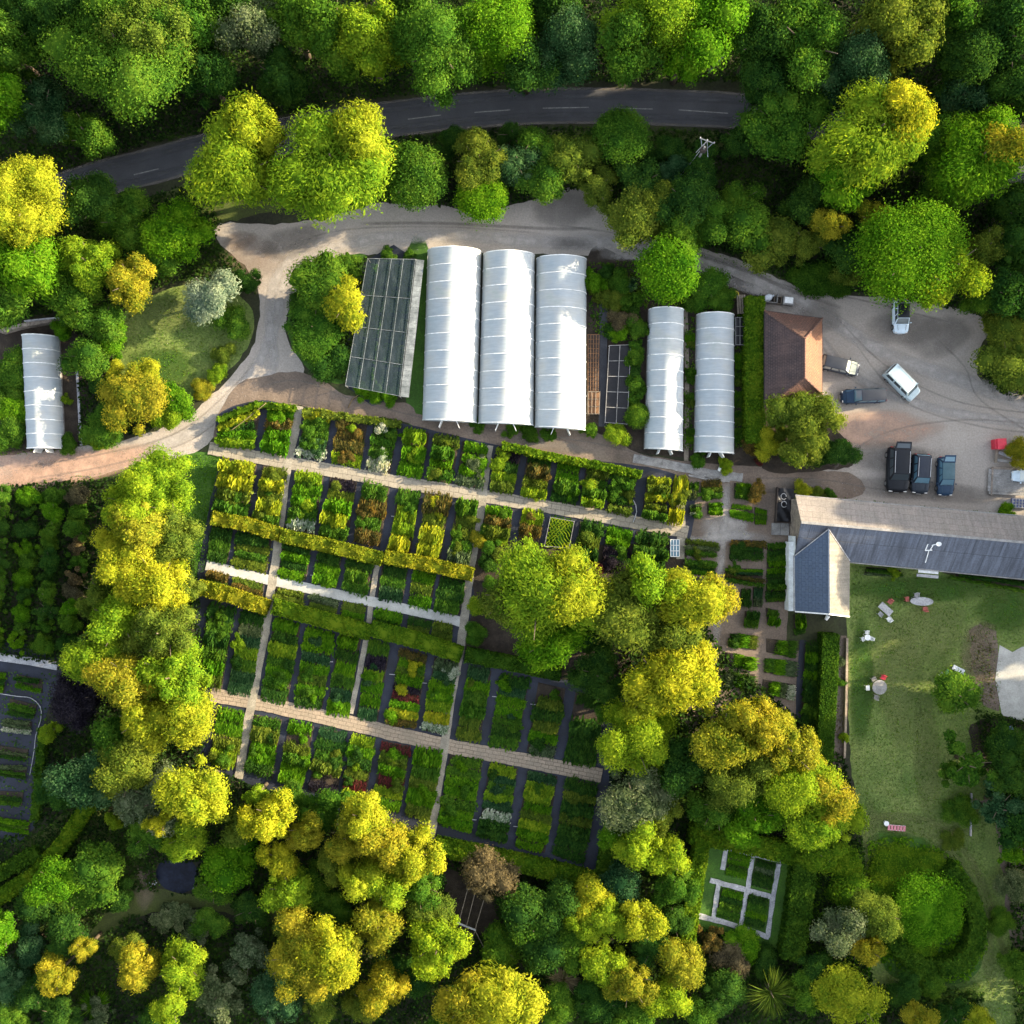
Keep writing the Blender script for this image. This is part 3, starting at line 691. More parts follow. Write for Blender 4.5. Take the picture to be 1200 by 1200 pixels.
CR = {'l': ('lime', 'bright lime'), 'y': ('yellow', 'yellow'), 'g': ('green', 'green'), 'B': ('bright', 'green'), 'b': ('bright', 'bright green'), 'd': ('deep', 'dark green'), 't': ('teal', 'blue-green'),
      'o': ('olive', 'olive'), 'r': ('red', 'crimson'), 'u': ('rust', 'rusty orange'), 'p': ('plum', 'dark purple'), 's': ('pale', 'white-flowered'), 'k': ('grey', 'grey-green'), 'x': (None, 'bare soil')}
ORD = ['first', 'second', 'third', 'fourth', 'fifth', 'sixth', 'seventh', 'eighth', 'ninth', 'tenth', 'eleventh', 'twelfth', 'thirteenth', 'fourteenth', 'fifteenth', 'sixteenth']
def uniq(s):
    out = []
    for c in s:
        if c not in out: out.append(c)
    return out
brng = random.Random(5)
def quad_bed(TL, TR_, BR, BL, rows, label, tall=1.0, group=None, name='garden_bed', vertical=False):
    q = [P(*c) for c in (TL, TR_, BR, BL)]
    cen = sum(q, Vector()) / 4
    t = empty(name, (cen.x, cen.y, 0)); tag(t, label, 'garden bed', group); LABELS[label] = LABELS.get(label, 0) + 1
    m = MB(); n = len(rows)
    lo = [p - Vector((cen.x, cen.y, 0)) for p in q]
    base = [(p.x, p.y, .045) for p in lo]; top = [(p.x * .97, p.y * .97, .11) for p in lo]
    m.v = base + top; m.f = [(4, 7, 6, 5)] + [(i, 4 + i, 4 + (i + 1) % 4, (i + 1) % 4) for i in range(4)]
    so = m.build('soil', 'soil', t)
    for p in so.data.polygons:
        if p.normal.z < -.1: p.flip()
    for i, c in enumerate(rows):
        kind = CR[c][0]
        if kind is None: continue
        ta = (i + .5) / n
        if vertical: a = lo[0].lerp(lo[1], ta); b = lo[3].lerp(lo[2], ta); th = ((lo[1] - lo[0]).length + (lo[2] - lo[3]).length) / 2 / n
        else: a = lo[0].lerp(lo[3], ta); b = lo[1].lerp(lo[2], ta); th = ((lo[3] - lo[0]).length + (lo[2] - lo[1]).length) / 2 / n
        d = b - a; L = d.length
        v = brng.randrange(4)
        if c == 'g' and brng.random() < .45: kind = 'bright'
        st = {'y': 'bushy', 's': 'clumps', 'r': 'low', 'p': 'low', 'k': 'clumps', 't': 'low', 'b': brng.choice(['low', 'bushy']), 'l': brng.choice(['bushy', 'low'])}.get(c) or brng.choice(['bushy', 'grassy', 'clumps', 'low'])
        me = crop_mesh(st, v); o = bpy.data.objects.new('crop_row', me); link(o, t)
        mid = (a + b) / 2; k_ = brng.uniform(.88, 1.06); mid = mid + d.normalized() * (L * (1 - k_) * brng.uniform(-.5, .5)); o.location = (mid.x, mid.y + brng.uniform(-.12, .12), .1); o.rotation_euler = (0, 0, math.atan2(d.y, d.x) + brng.choice([0, math.pi]) + brng.uniform(-.07, .07))
        o.scale = (L * k_ / 3.0, th * brng.uniform(1.0, 1.5) / .8, tall * brng.uniform(.55, 1.45))
        o.material_slots[0].link = 'OBJECT'; o.material_slots[0].material = MATS[kind]
        if n > 1: o['label'] = CR[c][1] + ' row of plants'
    if tall >= .9 and group:
        W_ = (lo[1] - lo[0]).length; H_ = (lo[3] - lo[0]).length; live = [c for c in rows if c not in 'xrp']
        for k in range(int(W_ * H_ * (.22 if tall > 1.2 else .10)) + 1):
            if not live: break
            u, v_ = brng.uniform(.15, .85), brng.uniform(.1, .9); p = lo[0].lerp(lo[1], u).lerp(lo[3].lerp(lo[2], u), v_)
            rad = min(W_ * .42, brng.uniform(.45, 1.0)); me = crown_mesh('tufty' if k % 2 else 'broad', .8, .68, brng.randrange(3))
            if not me.materials: me.materials.append(None)
            o = bpy.data.objects.new('bush', me); link(o, t); o.location = (p.x, p.y, .35 * tall); o.rotation_euler = (0, 0, brng.uniform(0, 6)); o.scale = (rad / .8, rad / .8, rad * .9)
            o.material_slots[0].link = 'OBJECT'; o.material_slots[0].material = MATS[CR[brng.choice(live)][0]]
    return t
def describe(rows):
    u = [CR[c][1] for c in uniq(rows) if c != 'x']
    return ' and '.join(u[:2])
def bed_row(cells, topf, botf, desc, group, tall):
    for i, (x0, x1, rows) in enumerate(cells):
        def corner(x, f):
            ym = (topf(x) + botf(x)) / 2; y = f(x); xx = x - .16 * (y - ym); return (xx, f(xx))
        quad_bed(corner(x0, topf), corner(x1, topf), corner(x1, botf), corner(x0, botf), rows,
                 f'bed of {describe(rows)} plants, {ORD[i]} from left, {desc}', tall, group)
H1 = lambda x: 525 + .176 * (x - 245)
H2 = lambda x: 662 + .222 * (x - 242)
H3 = lambda x: 815 + .205 * (x - 247)
def topA(x): return np.interp(x, [255, 290, 350, 400, 470, 575, 660, 740, 806], [500, 478, 478, 484, 500, 524, 540, 556, 562])
G1 = lambda x: 606 + .215 * (x - 248)
G2 = lambda x: 691 + .242 * (x - 233)
BOT = lambda x: 907 + .275 * (x - 280)
bed_row([(258, 302, 'ydgl'), (311, 342, 'gugb'), (353, 385, 'yggts'), (394, 427, 'xuul'), (434, 462, 'dggs'), (470, 499, 'lbb'), (505, 534, 'ogbg'), (538, 569, 'bbbk'), (577, 606, 'pdlo'), (614, 643, 'duol'),
         (650, 677, 'gbgd'), (683, 710, 'oggl'), (714, 743, 'ggodo'), (755, 782, 'yoyog'), (785, 803, 'yoy')], topA, lambda x: H1(x) - 8, 'above the upper stone path', 'beds above the upper stone path', 1.5)
bed_row([(257, 296, 'yyog'), (303, 333, 'oyoyg'), (342, 374, 'lgbgs'), (381, 413, 'pogyg'), (420, 451, 'gugu'), (461, 487, 'glly'), (494, 522, 'uoyy'), (530, 556, 'googk'), (566, 598, 'guol'), (608, 634, 'lux'),
         (676, 702, 'dod'), (708, 738, 'bgpp'), (742, 780, 'ddd')], lambda x: H1(x) + 9, lambda x: G1(x) - 7 if x < 560 else H1(x) + 55, 'below the upper stone path', 'beds below the upper stone path', 1.4)
bed_row([(246, 270, 'dgd'), (275, 316, 'dogo'), (329, 362, 'dgdg'), (370, 398, 'dgb'), (405, 434, 'dgg'), (445, 475, 'dgt'), (481, 508, 'bog'), (512, 542, 'ddg')], lambda x: G1(x) + 11, lambda x: H2(x) - 7, 'above the concrete path', 'beds above the concrete path', .8)
bed_row([(243, 268, 'uo'), (272, 309, 'ou'), (322, 356, 'oo'), (362, 396, 'ko'), (400, 428, 'og'), (440, 470, 'gd'), (478, 504, 'do'), (507, 530, 'oo')], lambda x: H2(x) + 7, lambda x: G2(x) - 9, 'below the concrete path', 'beds below the concrete path', .7)
bed_row([(238, 268, 'dgdggo'), (275, 303, 'dktlgtt'), (314, 345, 'bdlgbgd'), (352, 385, 'bgtgogd'), (390, 416, 'gdbgtb'), (425, 450, 'gplgbt'), (461, 494, 'ugogprbyu'), (502, 530, 'ktgblys'), (542, 569, 'tbggoo'), (580, 613, 'dtgbgdg'), (624, 656, 'xodogk'), (668, 702, 'dxddd')],
        lambda x: G2(x) + 12, lambda x: H3(x) - 10, 'above the lower brick path', 'beds above the lower brick path', .9)
bed_row([(251, 284, 'bgol'), (293, 325, 'gobbd'), (333, 362, 'bxogbg'), (368, 401, 'tdgoxp'), (406, 434, 'lgdorl'), (442, 475, 'rogrlb'), (481, 511, 'bgobo'), (520, 559, 'ggbggbg'), (567, 600, 'ltgltsdd'), (611, 646, 'tllgolgb'), (656, 692, 'dododdd')],
        lambda x: H3(x) + 11, lambda x: BOT(x) - 6, 'below the lower brick path', 'beds below the lower brick path', .9)
# trellised bed with crossed netting
def trellis_bed():
    t = quad_bed((645, 606), (673, 611), (667, 642), (638, 640), 'ddd', 'dark bed under yellow-green crossed trellis netting', .6, None, 'trellis_bed')
    m = MB(); TL, TRr, BR, BL = (P(x, y, .9) for x, y in ((645, 606), (673, 611), (667, 642), (638, 640))); o0 = t.location
    n = 7
    for i in range(-n, n + 1):
        for s in (1, -1):
            pts = []
            for k in range(0, 13):
                v = k / 12; u = (i / n + v * s * .9) + .03 * math.sin(k * 2 + i)
                if 0 <= u <= 1: pts.append(TL.lerp(TRr, u).lerp(BL.lerp(BR, u), v) - o0)
            for a, b in zip(pts[:-1], pts[1:]): m.bar(a, b, .07, .05)
    m.build('netting_lattice', 'lime', t)
    p = MB()
    for c in (TL, TRr, BR, BL): p.bar(c - o0 - Vector((0, 0, .9)), c - o0, .08)
    for a, b in ((TL, TRr), (TRr, BR), (BR, BL), (BL, TL)): p.bar(a - o0, b - o0, .05)
    p.build('frame', 'greywood', t)
trellis_bed()
GH = 'clipped hedges crossing the kitchen garden'
hedge('hedge', [(250, 607), (288, 614), (325, 626)], 1.5, 1.3, 'hedgegold', 'gold-topped clipped hedge, leftmost piece of the upper garden hedge line', group=GH)
hedge('hedge', [(331, 628), (390, 641), (446, 655)], 1.5, 1.3, 'hedgegold', 'gold-topped clipped hedge, middle piece of the upper garden hedge line', group=GH)
hedge('hedge', [(453, 653), (500, 661), (552, 673)], 1.5, 1.3, 'hedgegold', 'gold-topped clipped hedge ending beside the big lime tree, right piece of the upper line', group=GH)
hedge('hedge', [(235, 689), (270, 698), (311, 712)], 1.7, 1.3, 'hedgegold', 'yellow-green clipped hedge, leftmost piece of the lower garden hedge line', group=GH)
hedge('hedge', [(322, 711), (380, 727), (431, 741)], 1.7, 1.3, 'hedge', 'yellow-green clipped hedge below the concrete path, second piece of the lower line', group=GH)
hedge('hedge', [(437, 737), (490, 751), (538, 767)], 1.8, 1.3, 'hedge', 'green clipped hedge below the concrete path, third piece of the lower line', group=GH)
hedge('hedge', [(548, 768), (600, 778), (655, 790)], 1.6, 1.3, 'hedgedeep', 'shaded green hedge running right to under the big lime tree', group=GH)
hedge('hedge', [(590, 522), (640, 534), (700, 545), (750, 556)], .8, 1.4, 'hedge', 'thin olive hedge bordering the brown track above the garden', group=GH, a0=.16, ragged=.1)
hedge('hedge', [(256, 492), (300, 474), (345, 478)], .7, .9, 'hedge', 'ragged low border of shrubs curving along the drive corner', group=GH, a0=.17, ragged=.14, dens=.6)
hedge('hedge', [(356, 482), (400, 488), (468, 497)], .8, .9, 'olive', 'ragged yellowish border shrubs along the brown track, below the net-covered frame', group=GH, a0=.17, ragged=.14, dens=.7)
hedge('hedge', [(512, 993), (560, 1003), (640, 1020), (702, 1036)], 1.9, 1.5, 'hedge', 'wide green hedge closing the bottom edge of the garden', group=GH, a0=.16, ragged=.1)
hedge('hedge', [(704, 1040), (712, 1000), (722, 955)], 1.6, 1.5, 'hedgedeep', 'dark green hedge closing the lower right side of the garden', group=GH, a0=.16, ragged=.1)
# support hoops, canes and hoses lying over the membrane
def curvy(name, pix, z, r, mat, label, cat):
    c = jag([P(x, y, z) for x, y in pix], .5, 0, 0, closed=False); o0 = Vector((c[0].x, c[0].y, 0)); m = MB()
    m.tube([p - o0 for p in c], r, 6); o = m.build(name, mat, None, smooth=True); o.location = o0; tag(o, label, cat); LABELS[label] = 1
curvy('bamboo_cane', [(270, 505), (290, 490), (312, 472)], .9, .05, 'straw', 'long pale cane leaning over the bed at the drive corner', 'cane')
curvy('water_pipe', [(256, 590), (262, 582), (280, 579), (300, 578)], .15, .05, 'palestone', 'grey water pipe bending across the bare strip left of the first garden path', 'pipe')
curvy('water_pipe', [(740, 583), (745, 592), (746, 600), (742, 612)], .2, .06, 'palestone', 'pale curved hose on the dark strip below the long olive hedge', 'hose')
curvy('garden_hose', [(408, 478), (413, 468), (421, 462), (430, 459)], .15, .05, 'straw', 'yellow hose looping on the brown track below the net-covered frame', 'hose')
for i, (x, y) in enumerate([(367, 674), (460, 790), (497, 800), (555, 960), (605, 968), (580, 816), (625, 825), (387, 775), (345, 762), (492, 538), (462, 605)]):
    m = MB(); c = P(x, y); m.bar((-.32, .02, .1), (.32, -.04, .1), .09, .05); m.bar((-.32, .02, 0), (-.32, .02, .12), .05); m.bar((.32, -.04, 0), (.32, -.04, .12), .05)
    o = m.build('drain_bridge', 'palestone'); o.location = (c.x, c.y, .05)
    tag(o, 'short pale strap across a dark strip between garden beds', 'strap', 'straps across the dark strips'); 

# ================================================================== POLYTUNNELS
def tunnel(tl, tr, bl, br, H, nh, label, group, flap=None, kind='poly'):
    TL, TRr, BL, BR = (P(*c) for c in (tl, tr, bl, br)); o0 = (TL + TRr + BL + BR) / 4
    t = empty('polytunnel', o0); tag(t, label, 'polytunnel', group); LABELS[label] = 1
    pr = [(0, 0), (-.005, .22), (.015, .42), (.07, .62), (.16, .77), (.28, .885), (.40, .955), (.5, 1.0)]
    prof = pr + [(1 - a, b) for a, b in pr[-2::-1]]
    nseg = nh * 4; m = MB(); K = len(prof)
    for i in range(nseg + 1):
        v = i / nseg; a = TL.lerp(BL, v); b = TRr.lerp(BR, v)
        sag = .965 + .035 * abs(math.cos(math.pi * v * nh)) ** .7
        for u, w in prof: p = a.lerp(b, u) - o0; m.v.append((p.x, p.y, w * H * sag))
        if i:
            for j in range(K - 1): s = (i - 1) * K + j; m.f.append((s, s + K, s + K + 1, s + 1))
    m.build('cover', kind, t, smooth=True)
    for v, nm in ((0, 'end_wall'), (1, 'end_wall')):
        e = MB(); a = TL.lerp(BL, v); b = TRr.lerp(BR, v); s = -1 if v else 1
        pts = [a.lerp(b, u) - o0 + Vector((0, 0, w * H * .995)) for u, w in prof]
        # end wall with a door opening in the middle
        du0, du1, dh = .36, .64, 2.05
        left = [p for p, (u, w) in zip(pts, prof) if u < du0]; right = [p for p, (u, w) in zip(pts, prof) if u > du1]
        mid = [p for p, (u, w) in zip(pts, prof) if du0 <= u <= du1]
        A = a.lerp(b, du0) - o0; B = a.lerp(b, du1) - o0; up = Vector((0, 0, dh)); 
        e.poly(left + [mid[0], A + up, A]); e.poly([B, B + up, mid[-1]] + right); e.poly([A + up] + mid + [B + up])
        e.build(nm, 'poly_end', t)
        out = Vector((0, s * .02, 0))
        f = MB(); f.bar(A + out, A + up + out, .12); f.bar(B + out, B + up + out, .12); f.bar(A + up + out, B + up + out, .12); f.build('door_frame', 'white', t)
        if v:
            for hx, sg in ((A, -1), (B, 1)):
                d = MB(); w = (B - A).length / 2; q = hx + Vector((sg * w * .35, -w * .9, 0)); q2 = hx + Vector((0, -.06, 0))
                n = (q - q2).normalized().cross(Vector((0, 0, 1))) * .03
                d.v = [tuple(x) for x in (q2 - n, q - n, q + n, q2 + n)] + [tuple(x + Vector((0, 0, dh - .1))) for x in (q2 - n, q - n, q + n, q2 + n)]
                d.f = [(0, 3, 2, 1), (4, 5, 6, 7), (0, 1, 5, 4), (1, 2, 6, 5), (2, 3, 7, 6), (3, 0, 4, 7)]
                d.build('door', 'white', t)
    for i in range(nh + 1):
        v = i / nh; a = TL.lerp(BL, v); b = TRr.lerp(BR, v); h = MB()
        h.tube([a.lerp(b, u) - o0 + Vector((0, 0, w * H + .02)) for u, w in prof], .06, 6); h.build('hoop', 'white', t, smooth=True)
    for a, b in ((TL, BL), (TRr, BR)):
        g = MB(); g.bar(a - o0 + Vector((0, 0, .12)), b - o0 + Vector((0, 0, .12)), .16, .24); g.build('base_rail', 'greywood', t)
BT = 'three big white polytunnels side by side'
tunnel((502, 296), (563.6, 297), (496, 493), (558.6, 496), 3.0, 10, 'big white polytunnel, left one of the three abreast, next to the net-covered frame', BT)
tunnel((567, 300), (626, 301), (561, 496.5), (624.6, 499), 2.9, 10, 'big white polytunnel standing in the middle of the three abreast', BT)
tunnel((629, 305), (686.5, 306), (627, 501), (685.5, 505), 2.8, 10, 'big white polytunnel, right one of the three abreast, beside brown slatted racks', BT)
ST = 'two narrow polytunnels by the brick building'
tunnel((760, 364), (800, 365), (755, 526), (799, 529), 2.5, 9, 'narrow white polytunnel with a round bush at its lower left side', ST)
tunnel((816, 370), (858.5, 371), (813.5, 530), (858.5, 532), 2.5, 9, 'narrow white polytunnel between two strips next to the tall clipped hedge', ST)
tunnel((30, 395), (70, 396), (36, 526), (76.5, 526), 2.4, 8, 'small lone polytunnel by the pinkish end of the drive at the far left', None)

# ================================================================== NETTED FRAME
def netted_frame():
    c = [P(x, y, 2.0) for x, y in ((431, 303), (487, 304), (468, 464), (405, 452))]; o0 = sum(c, Vector()) / 4; o0.z = 0
    c = [p - o0 for p in c]
    t = empty('shade_frame', o0); tag(t, 'flat grey net-covered growing frame left of the big polytunnels', 'shade frame'); LABELS['flat grey net'] = 1
    n = MB(); n.poly([c[3], c[2], c[1], c[0]]); n.build('roof_net', 'netting', t)
    for i in range(5):
        v = (i / 4) ** .9; m = MB(); m.bar(c[0].lerp(c[3], v) + Vector((0, 0, .04)), c[1].lerp(c[2], v) + Vector((0, 0, .04)), .045); m.build('cross_bar', 'greyslat', t)
    for i in range(5):
        v = i / 4; m = MB(); m.bar(c[0].lerp(c[1], v) + Vector((0, 0, .12)), c[3].lerp(c[2], v) + Vector((0, 0, .12)), .045); m.build('long_bar', 'greyslat', t)
    for i in range(4):
        for e in (0, 1):
            v = i / 3; p = (c[0].lerp(c[3], v), c[1].lerp(c[2], v))[e]; m = MB(); m.bar((p.x, p.y, 0), p, .1); m.build('post', 'greywood', t)
    rng = random.Random(3)
    for i in range(5):
        for j in range(4):
            p = c[0].lerp(c[3], .1 + .8 * i / 4).lerp(c[1].lerp(c[2], .1 + .8 * i / 4), (j + .5) / 4)
            o = bpy.data.objects.new('crop_row', crop_mesh('low', rng.randrange(4))); link(o, t); o.location = (p.x, p.y, .15); o.rotation_euler = (0, 0, 1.45); o.scale = (.85, 1.2, 1.5)
            o.material_slots[0].link = 'OBJECT'; o.material_slots[0].material = MATS[rng.choice(['lime', 'bright', 'olive', 'green'])]
    # pale slatted lean-to strip on the right
    d = [P(x, y, 2.0) - o0 for x, y in ((488, 304), (497, 305), (479, 466), (469, 465))]
    for k in range(26):
        v = k / 26; m_ = .037
        s = MB(); a = d[0].lerp(d[3], v); b = d[1].lerp(d[2], v); a2 = d[0].lerp(d[3], v + m_); b2 = d[1].lerp(d[2], v + m_)
        zz = Vector((0, 0, .05)); s.v = [tuple(x) for x in (a, b, b2, a2)] + [tuple(x + zz) for x in (a, b, b2, a2)]
        s.f = [(0, 3, 2, 1), (4, 5, 6, 7), (0, 1, 5, 4), (1, 2, 6, 5), (2, 3, 7, 6), (3, 0, 4, 7)]
        o = s.build('slat', 'greyslat', t)
sheet('frame_ground', [(428, 306), (490, 306), (472, 462), (405, 452)], .06, 'membrane', .03, 41, step=3)
netted_frame()

def frame_rack(corners, z, nl, nc, mat, matbar, label, name, cat, fill=None):
    c = [P(x, y, z) for x, y in corners]; o0 = sum(c, Vector()) / 4; o0.z = 0; c = [p - o0 for p in c]
    t = empty(name, o0); tag(t, label, cat); LABELS[label] = 1
    m = MB()
    for i in range(nc + 1):
        v = i / nc; m.bar(c[0].lerp(c[3], v), c[1].lerp(c[2], v), .07, .06)
    m.build('cross_bars', matbar, t)
    m = MB()
    for i in range(nl + 1):
        v = i / nl; m.bar(c[0].lerp(c[1], v) + Vector((0, 0, .07)), c[3].lerp(c[2], v) + Vector((0, 0, .07)), .07, .06)
    m.build('long_bars', matbar, t)
    for p in c: q = MB(); q.bar((p.x, p.y, 0), p, .09); q.build('leg', matbar, t)
    if mat:
        q = MB(); k = .12; q.poly([p + Vector((0, 0, -k)) for p in (c[3], c[2], c[1], c[0])]); q.build('bed_sheet', mat, t)
frame_rack([(714, 405), (739, 404), (735, 497), (709, 495)], .7, 2, 5, 'black', 'greywood', 'dark framed propagation bed with pale bars between the two groups of polytunnels', 'propagation_frame', 'plant frame')
frame_rack([(689, 392), (702, 392), (701, 458), (689, 458)], .6, 4, 12, 'darkwood', 'brownslat', 'brown slatted rack against the right big polytunnel', 'slatted_rack', 'rack')
frame_rack([(689, 459), (703, 459), (702, 485), (689, 485)], .7, 3, 3, 'brownslat', 'wood', 'short rusty-brown bench at the lower end of the slatted rack', 'potting_bench', 'bench')
frame_rack([(862, 372), (872, 372), (872, 404), (862, 404)], .8, 2, 3, 'black', 'greywood', 'small dark tray stand between the narrow polytunnel and the tall hedge', 'tray_stand', 'stand')
ribbon('nursery_path', [(707, 345), (707, 400), (706, 500)], .9, .07, 'asphalt', .02, 3)
ribbon('nursery_path', [(803, 358), (805, 450), (804, 540)], .5, .08, 'wood', .02, 3)
ribbon('timber_edging', [(742, 537), (800, 548), (830, 555), (870, 560)], 1.0, .12, 'greywood', .05, 3)
for i, (x, y, kd) in enumerate([(866, 425, 'hedge'), (866, 445, 'green'), (866, 468, 'hedge'), (866, 490, 'green'), (866, 510, 'hedge'), (808, 400, 'green'), (808, 440, 'green'), (808, 470, 'olive'), (808, 510, 'olive')]):
    quad_bed((x - 6, y - 8), (x + 6, y - 8), (x + 6, y + 8), (x - 6, y + 8) if x > 850 else (x - 3, y + 8), 'go' if i % 2 else 'gg', f'small dim plant tray, {ORD[i] if i < 5 else ORD[i - 5]} from the top in the strip {"left of the tall hedge" if i < 5 else "between the narrow polytunnels"}', .7, 'plant trays beside the narrow polytunnels', 'plant_tray')

# ================================================================== BUILDINGS
def solid(name, faces_xyz, mat, parent, uv=None):
    m = MB()
    for f in faces_xyz: m.poly(f)
    return m.build(name, mat, parent, uvfn=uv)
def panel(name, pts, th, mat, parent, uvo=None, uvd=None):
    """roof plane with thickness; uv runs along uvd and down the slope"""
    pts = [Vector(p) for p in pts]; n = (pts[1] - pts[0]).cross(pts[2] - pts[0]).normalized()
    if n.z < 0: pts = pts[::-1]; n = -n
    ud = (Vector(uvd) if uvd is not None else pts[1] - pts[0]); ud = (ud - n * ud.dot(n)).normalized(); vd = n.cross(ud)
    m = MB(); k = len(pts); m.v = [tuple(p) for p in pts] + [tuple(p - n * th) for p in pts]
    m.f = [tuple(range(k)), tuple(range(2 * k - 1, k - 1, -1))] + [(i, i + k, (i + 1) % k + k, (i + 1) % k) for i in range(k)]
    return m.build(name, mat, parent, uvfn=lambda p: ((p - pts[0]).dot(ud) + 50, (p - pts[0]).dot(vd) + 50))
def window(parent, c, w, h, ax, out, mat='glass'):
    """window on a wall: c centre, ax horizontal direction, out outward normal"""
    c = Vector(c); ax = Vector(ax).normalized(); out = Vector(out).normalized(); up = Vector((0, 0, 1))
    m = MB()
    for s in (-1, 1): m.bar(c + ax * s * w / 2 - up * h / 2 + out * .03, c + ax * s * w / 2 + up * h / 2 + out * .03, .08)
    for s in (-1, 0, 1): m.bar(c - ax * w / 2 + up * s * h / 2 + out * .03, c + ax * w / 2 + up * s * h / 2 + out * .03, .07)
    f = m.build('window', 'white', parent)
    g = MB(); g.poly([c + ax * a * w / 2 + up * b * h / 2 + out * .015 for a, b in ((-1, -1), (1, -1), (1, 1), (-1, 1))]); g.build('pane', mat, f)

def barn():
    # ground-plan points
    ez, rz, lz = 3.4, 5.4, 2.9
    UL, UR = P(932, 581, ez), P(1260, 611, ez); RL, RR = P(939, 612, rz), P(1260, 641, rz); LL, LR = P(927, 652, lz), P(1260, 684, lz)
    o0 = Vector((RL.x, RL.y, 0)); t = empty('long_barn', o0)
    lab = 'long stone-slated barn with pale upper and blue-grey lower roof slope, south of the car park'; tag(t, lab, 'barn'); LABELS[lab] = 1
    L = lambda p: p - o0
    UL, UR, RL, RR, LL, LR = map(L, (UL, UR, RL, RR, LL, LR)); UL.x = RL.x - .05; LL.x = RL.x - .05
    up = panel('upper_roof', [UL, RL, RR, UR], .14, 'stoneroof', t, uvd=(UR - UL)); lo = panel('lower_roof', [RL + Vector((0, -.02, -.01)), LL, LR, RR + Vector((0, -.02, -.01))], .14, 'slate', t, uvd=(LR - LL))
    m = MB(); m.bar(RL + Vector((0, 0, .03)), RR + Vector((0, 0, .03)), .28, .14); m.build('ridge', 'greywood', t)
    g = MB(); g.bar(LL + Vector((0, -.08, -.12)), LR + Vector((0, -.08, -.12)), .12, .12); g.build('gutter', 'greywood', t)
    g = MB(); g.bar(UL + Vector((0, .08, -.12)), UR + Vector((0, .08, -.12)), .12, .12); g.build('gutter', 'greywood', t)
    i = Vector((.25, 0, 0)); dz = Vector((0, 0, -.2))
    a, b, c, d, e, f = UL + i + Vector((0, -.35, 0)), UR + Vector((0, -.35, 0)), RL + i, RR, LL + i + Vector((0, .35, 0)), LR + Vector((0, .35, 0))
    z0 = lambda p: Vector((p.x, p.y, 0))
    solid('wall', [[z0(a), z0(e), e + dz, c + dz, a + dz], [z0(a), a + dz, b + dz, z0(b)], [z0(e), z0(f), f + dz, e + dz], [z0(b), b + dz, d + dz, f + dz, z0(f)]], 'stonewall', t)
    n = (b - a).normalized(); on = Vector((-n.y, n.x, 0))
    for k in (5, 11, 17, 23): window(t, a + n * k + Vector((0, 0, 1.4 - a.z)), 1.1, 1.2, n, on)
    n2 = (f - e).normalized(); on2 = Vector((n2.y, -n2.x, 0))
    for k in (9, 13, 21, 26): window(t, e + n2 * k + Vector((0, 0, 1.3 - e.z)), 1.0, 1.1, n2, on2)
    d_ = MB(); c_ = e + n2 * 17.4; d_.box((c_.x + on2.x * .05, c_.y + on2.y * .05, 1.0), (1.1, .08, 2.0), math.atan2(n2.y, n2.x)); dd = d_.build('door', 'greywood', t)
    h = MB(); h.box((c_.x + .4, c_.y + on2.y * .05 - .08, 1.0), (.06, .08, .12)); h.build('handle', 'steel', dd)
    # porch canopy over the garden door
    A = P(1088, 668, 2.4) - o0; po = MB(); po.box((A.x, A.y - .1, 2.38), (2.3, .55, .10), -.09); po.build('canopy', 'white', t); po = MB(); po.box((A.x - .02, A.y - .7, 2.18), (2.5, .35, .08), -.09); po.build('canopy', 'palestone', t)
    # rooftop satellite dish and bracket
    q = P(1092, 640, 4.6); q -= o0
    s = MB(); s.bar((q.x - .45, q.y + .45, 4.75), (q.x - .6, q.y - .5, 4.25), .12); s.bar((q.x - .6, q.y - .5, 4.3), (q.x + .15, q.y - .45, 4.3), .12); s.bar((q.x + .2, q.y + .3, 4.7), (q.x - .1, q.y - .45, 4.35), .1)
    s.bar((q.x - .2, q.y - .5, 4.3), (q.x - .35, q.y - 1.9, 3.7), .08); s.bar((q.x - .1, q.y + .1, 4.55), (q.x + .6, q.y + .25, 4.95), .1)
    s.build('aerial_bracket', 'white', t)
    di = MB(); n = 14; cc = Vector((q.x + .6, q.y + .25, 5.0)); di.v.append(tuple(cc + Vector((0, 0, -.08))))
    for r_, z_ in ((.18, -.05), (.32, .04)):
        for j in range(n): a_ = 2 * math.pi * j / n; di.v.append(tuple(cc + Vector((math.cos(a_) * r_, math.sin(a_) * r_ * .8, z_))))
    for j in range(n): di.f.append((0, 1 + j, 1 + (j + 1) % n)); di.f.append((1 + j, 1 + n + j, 1 + n + (j + 1) % n, 1 + (j + 1) % n))
    di.build('dish', 'white', t, smooth=True)
    return
barn()
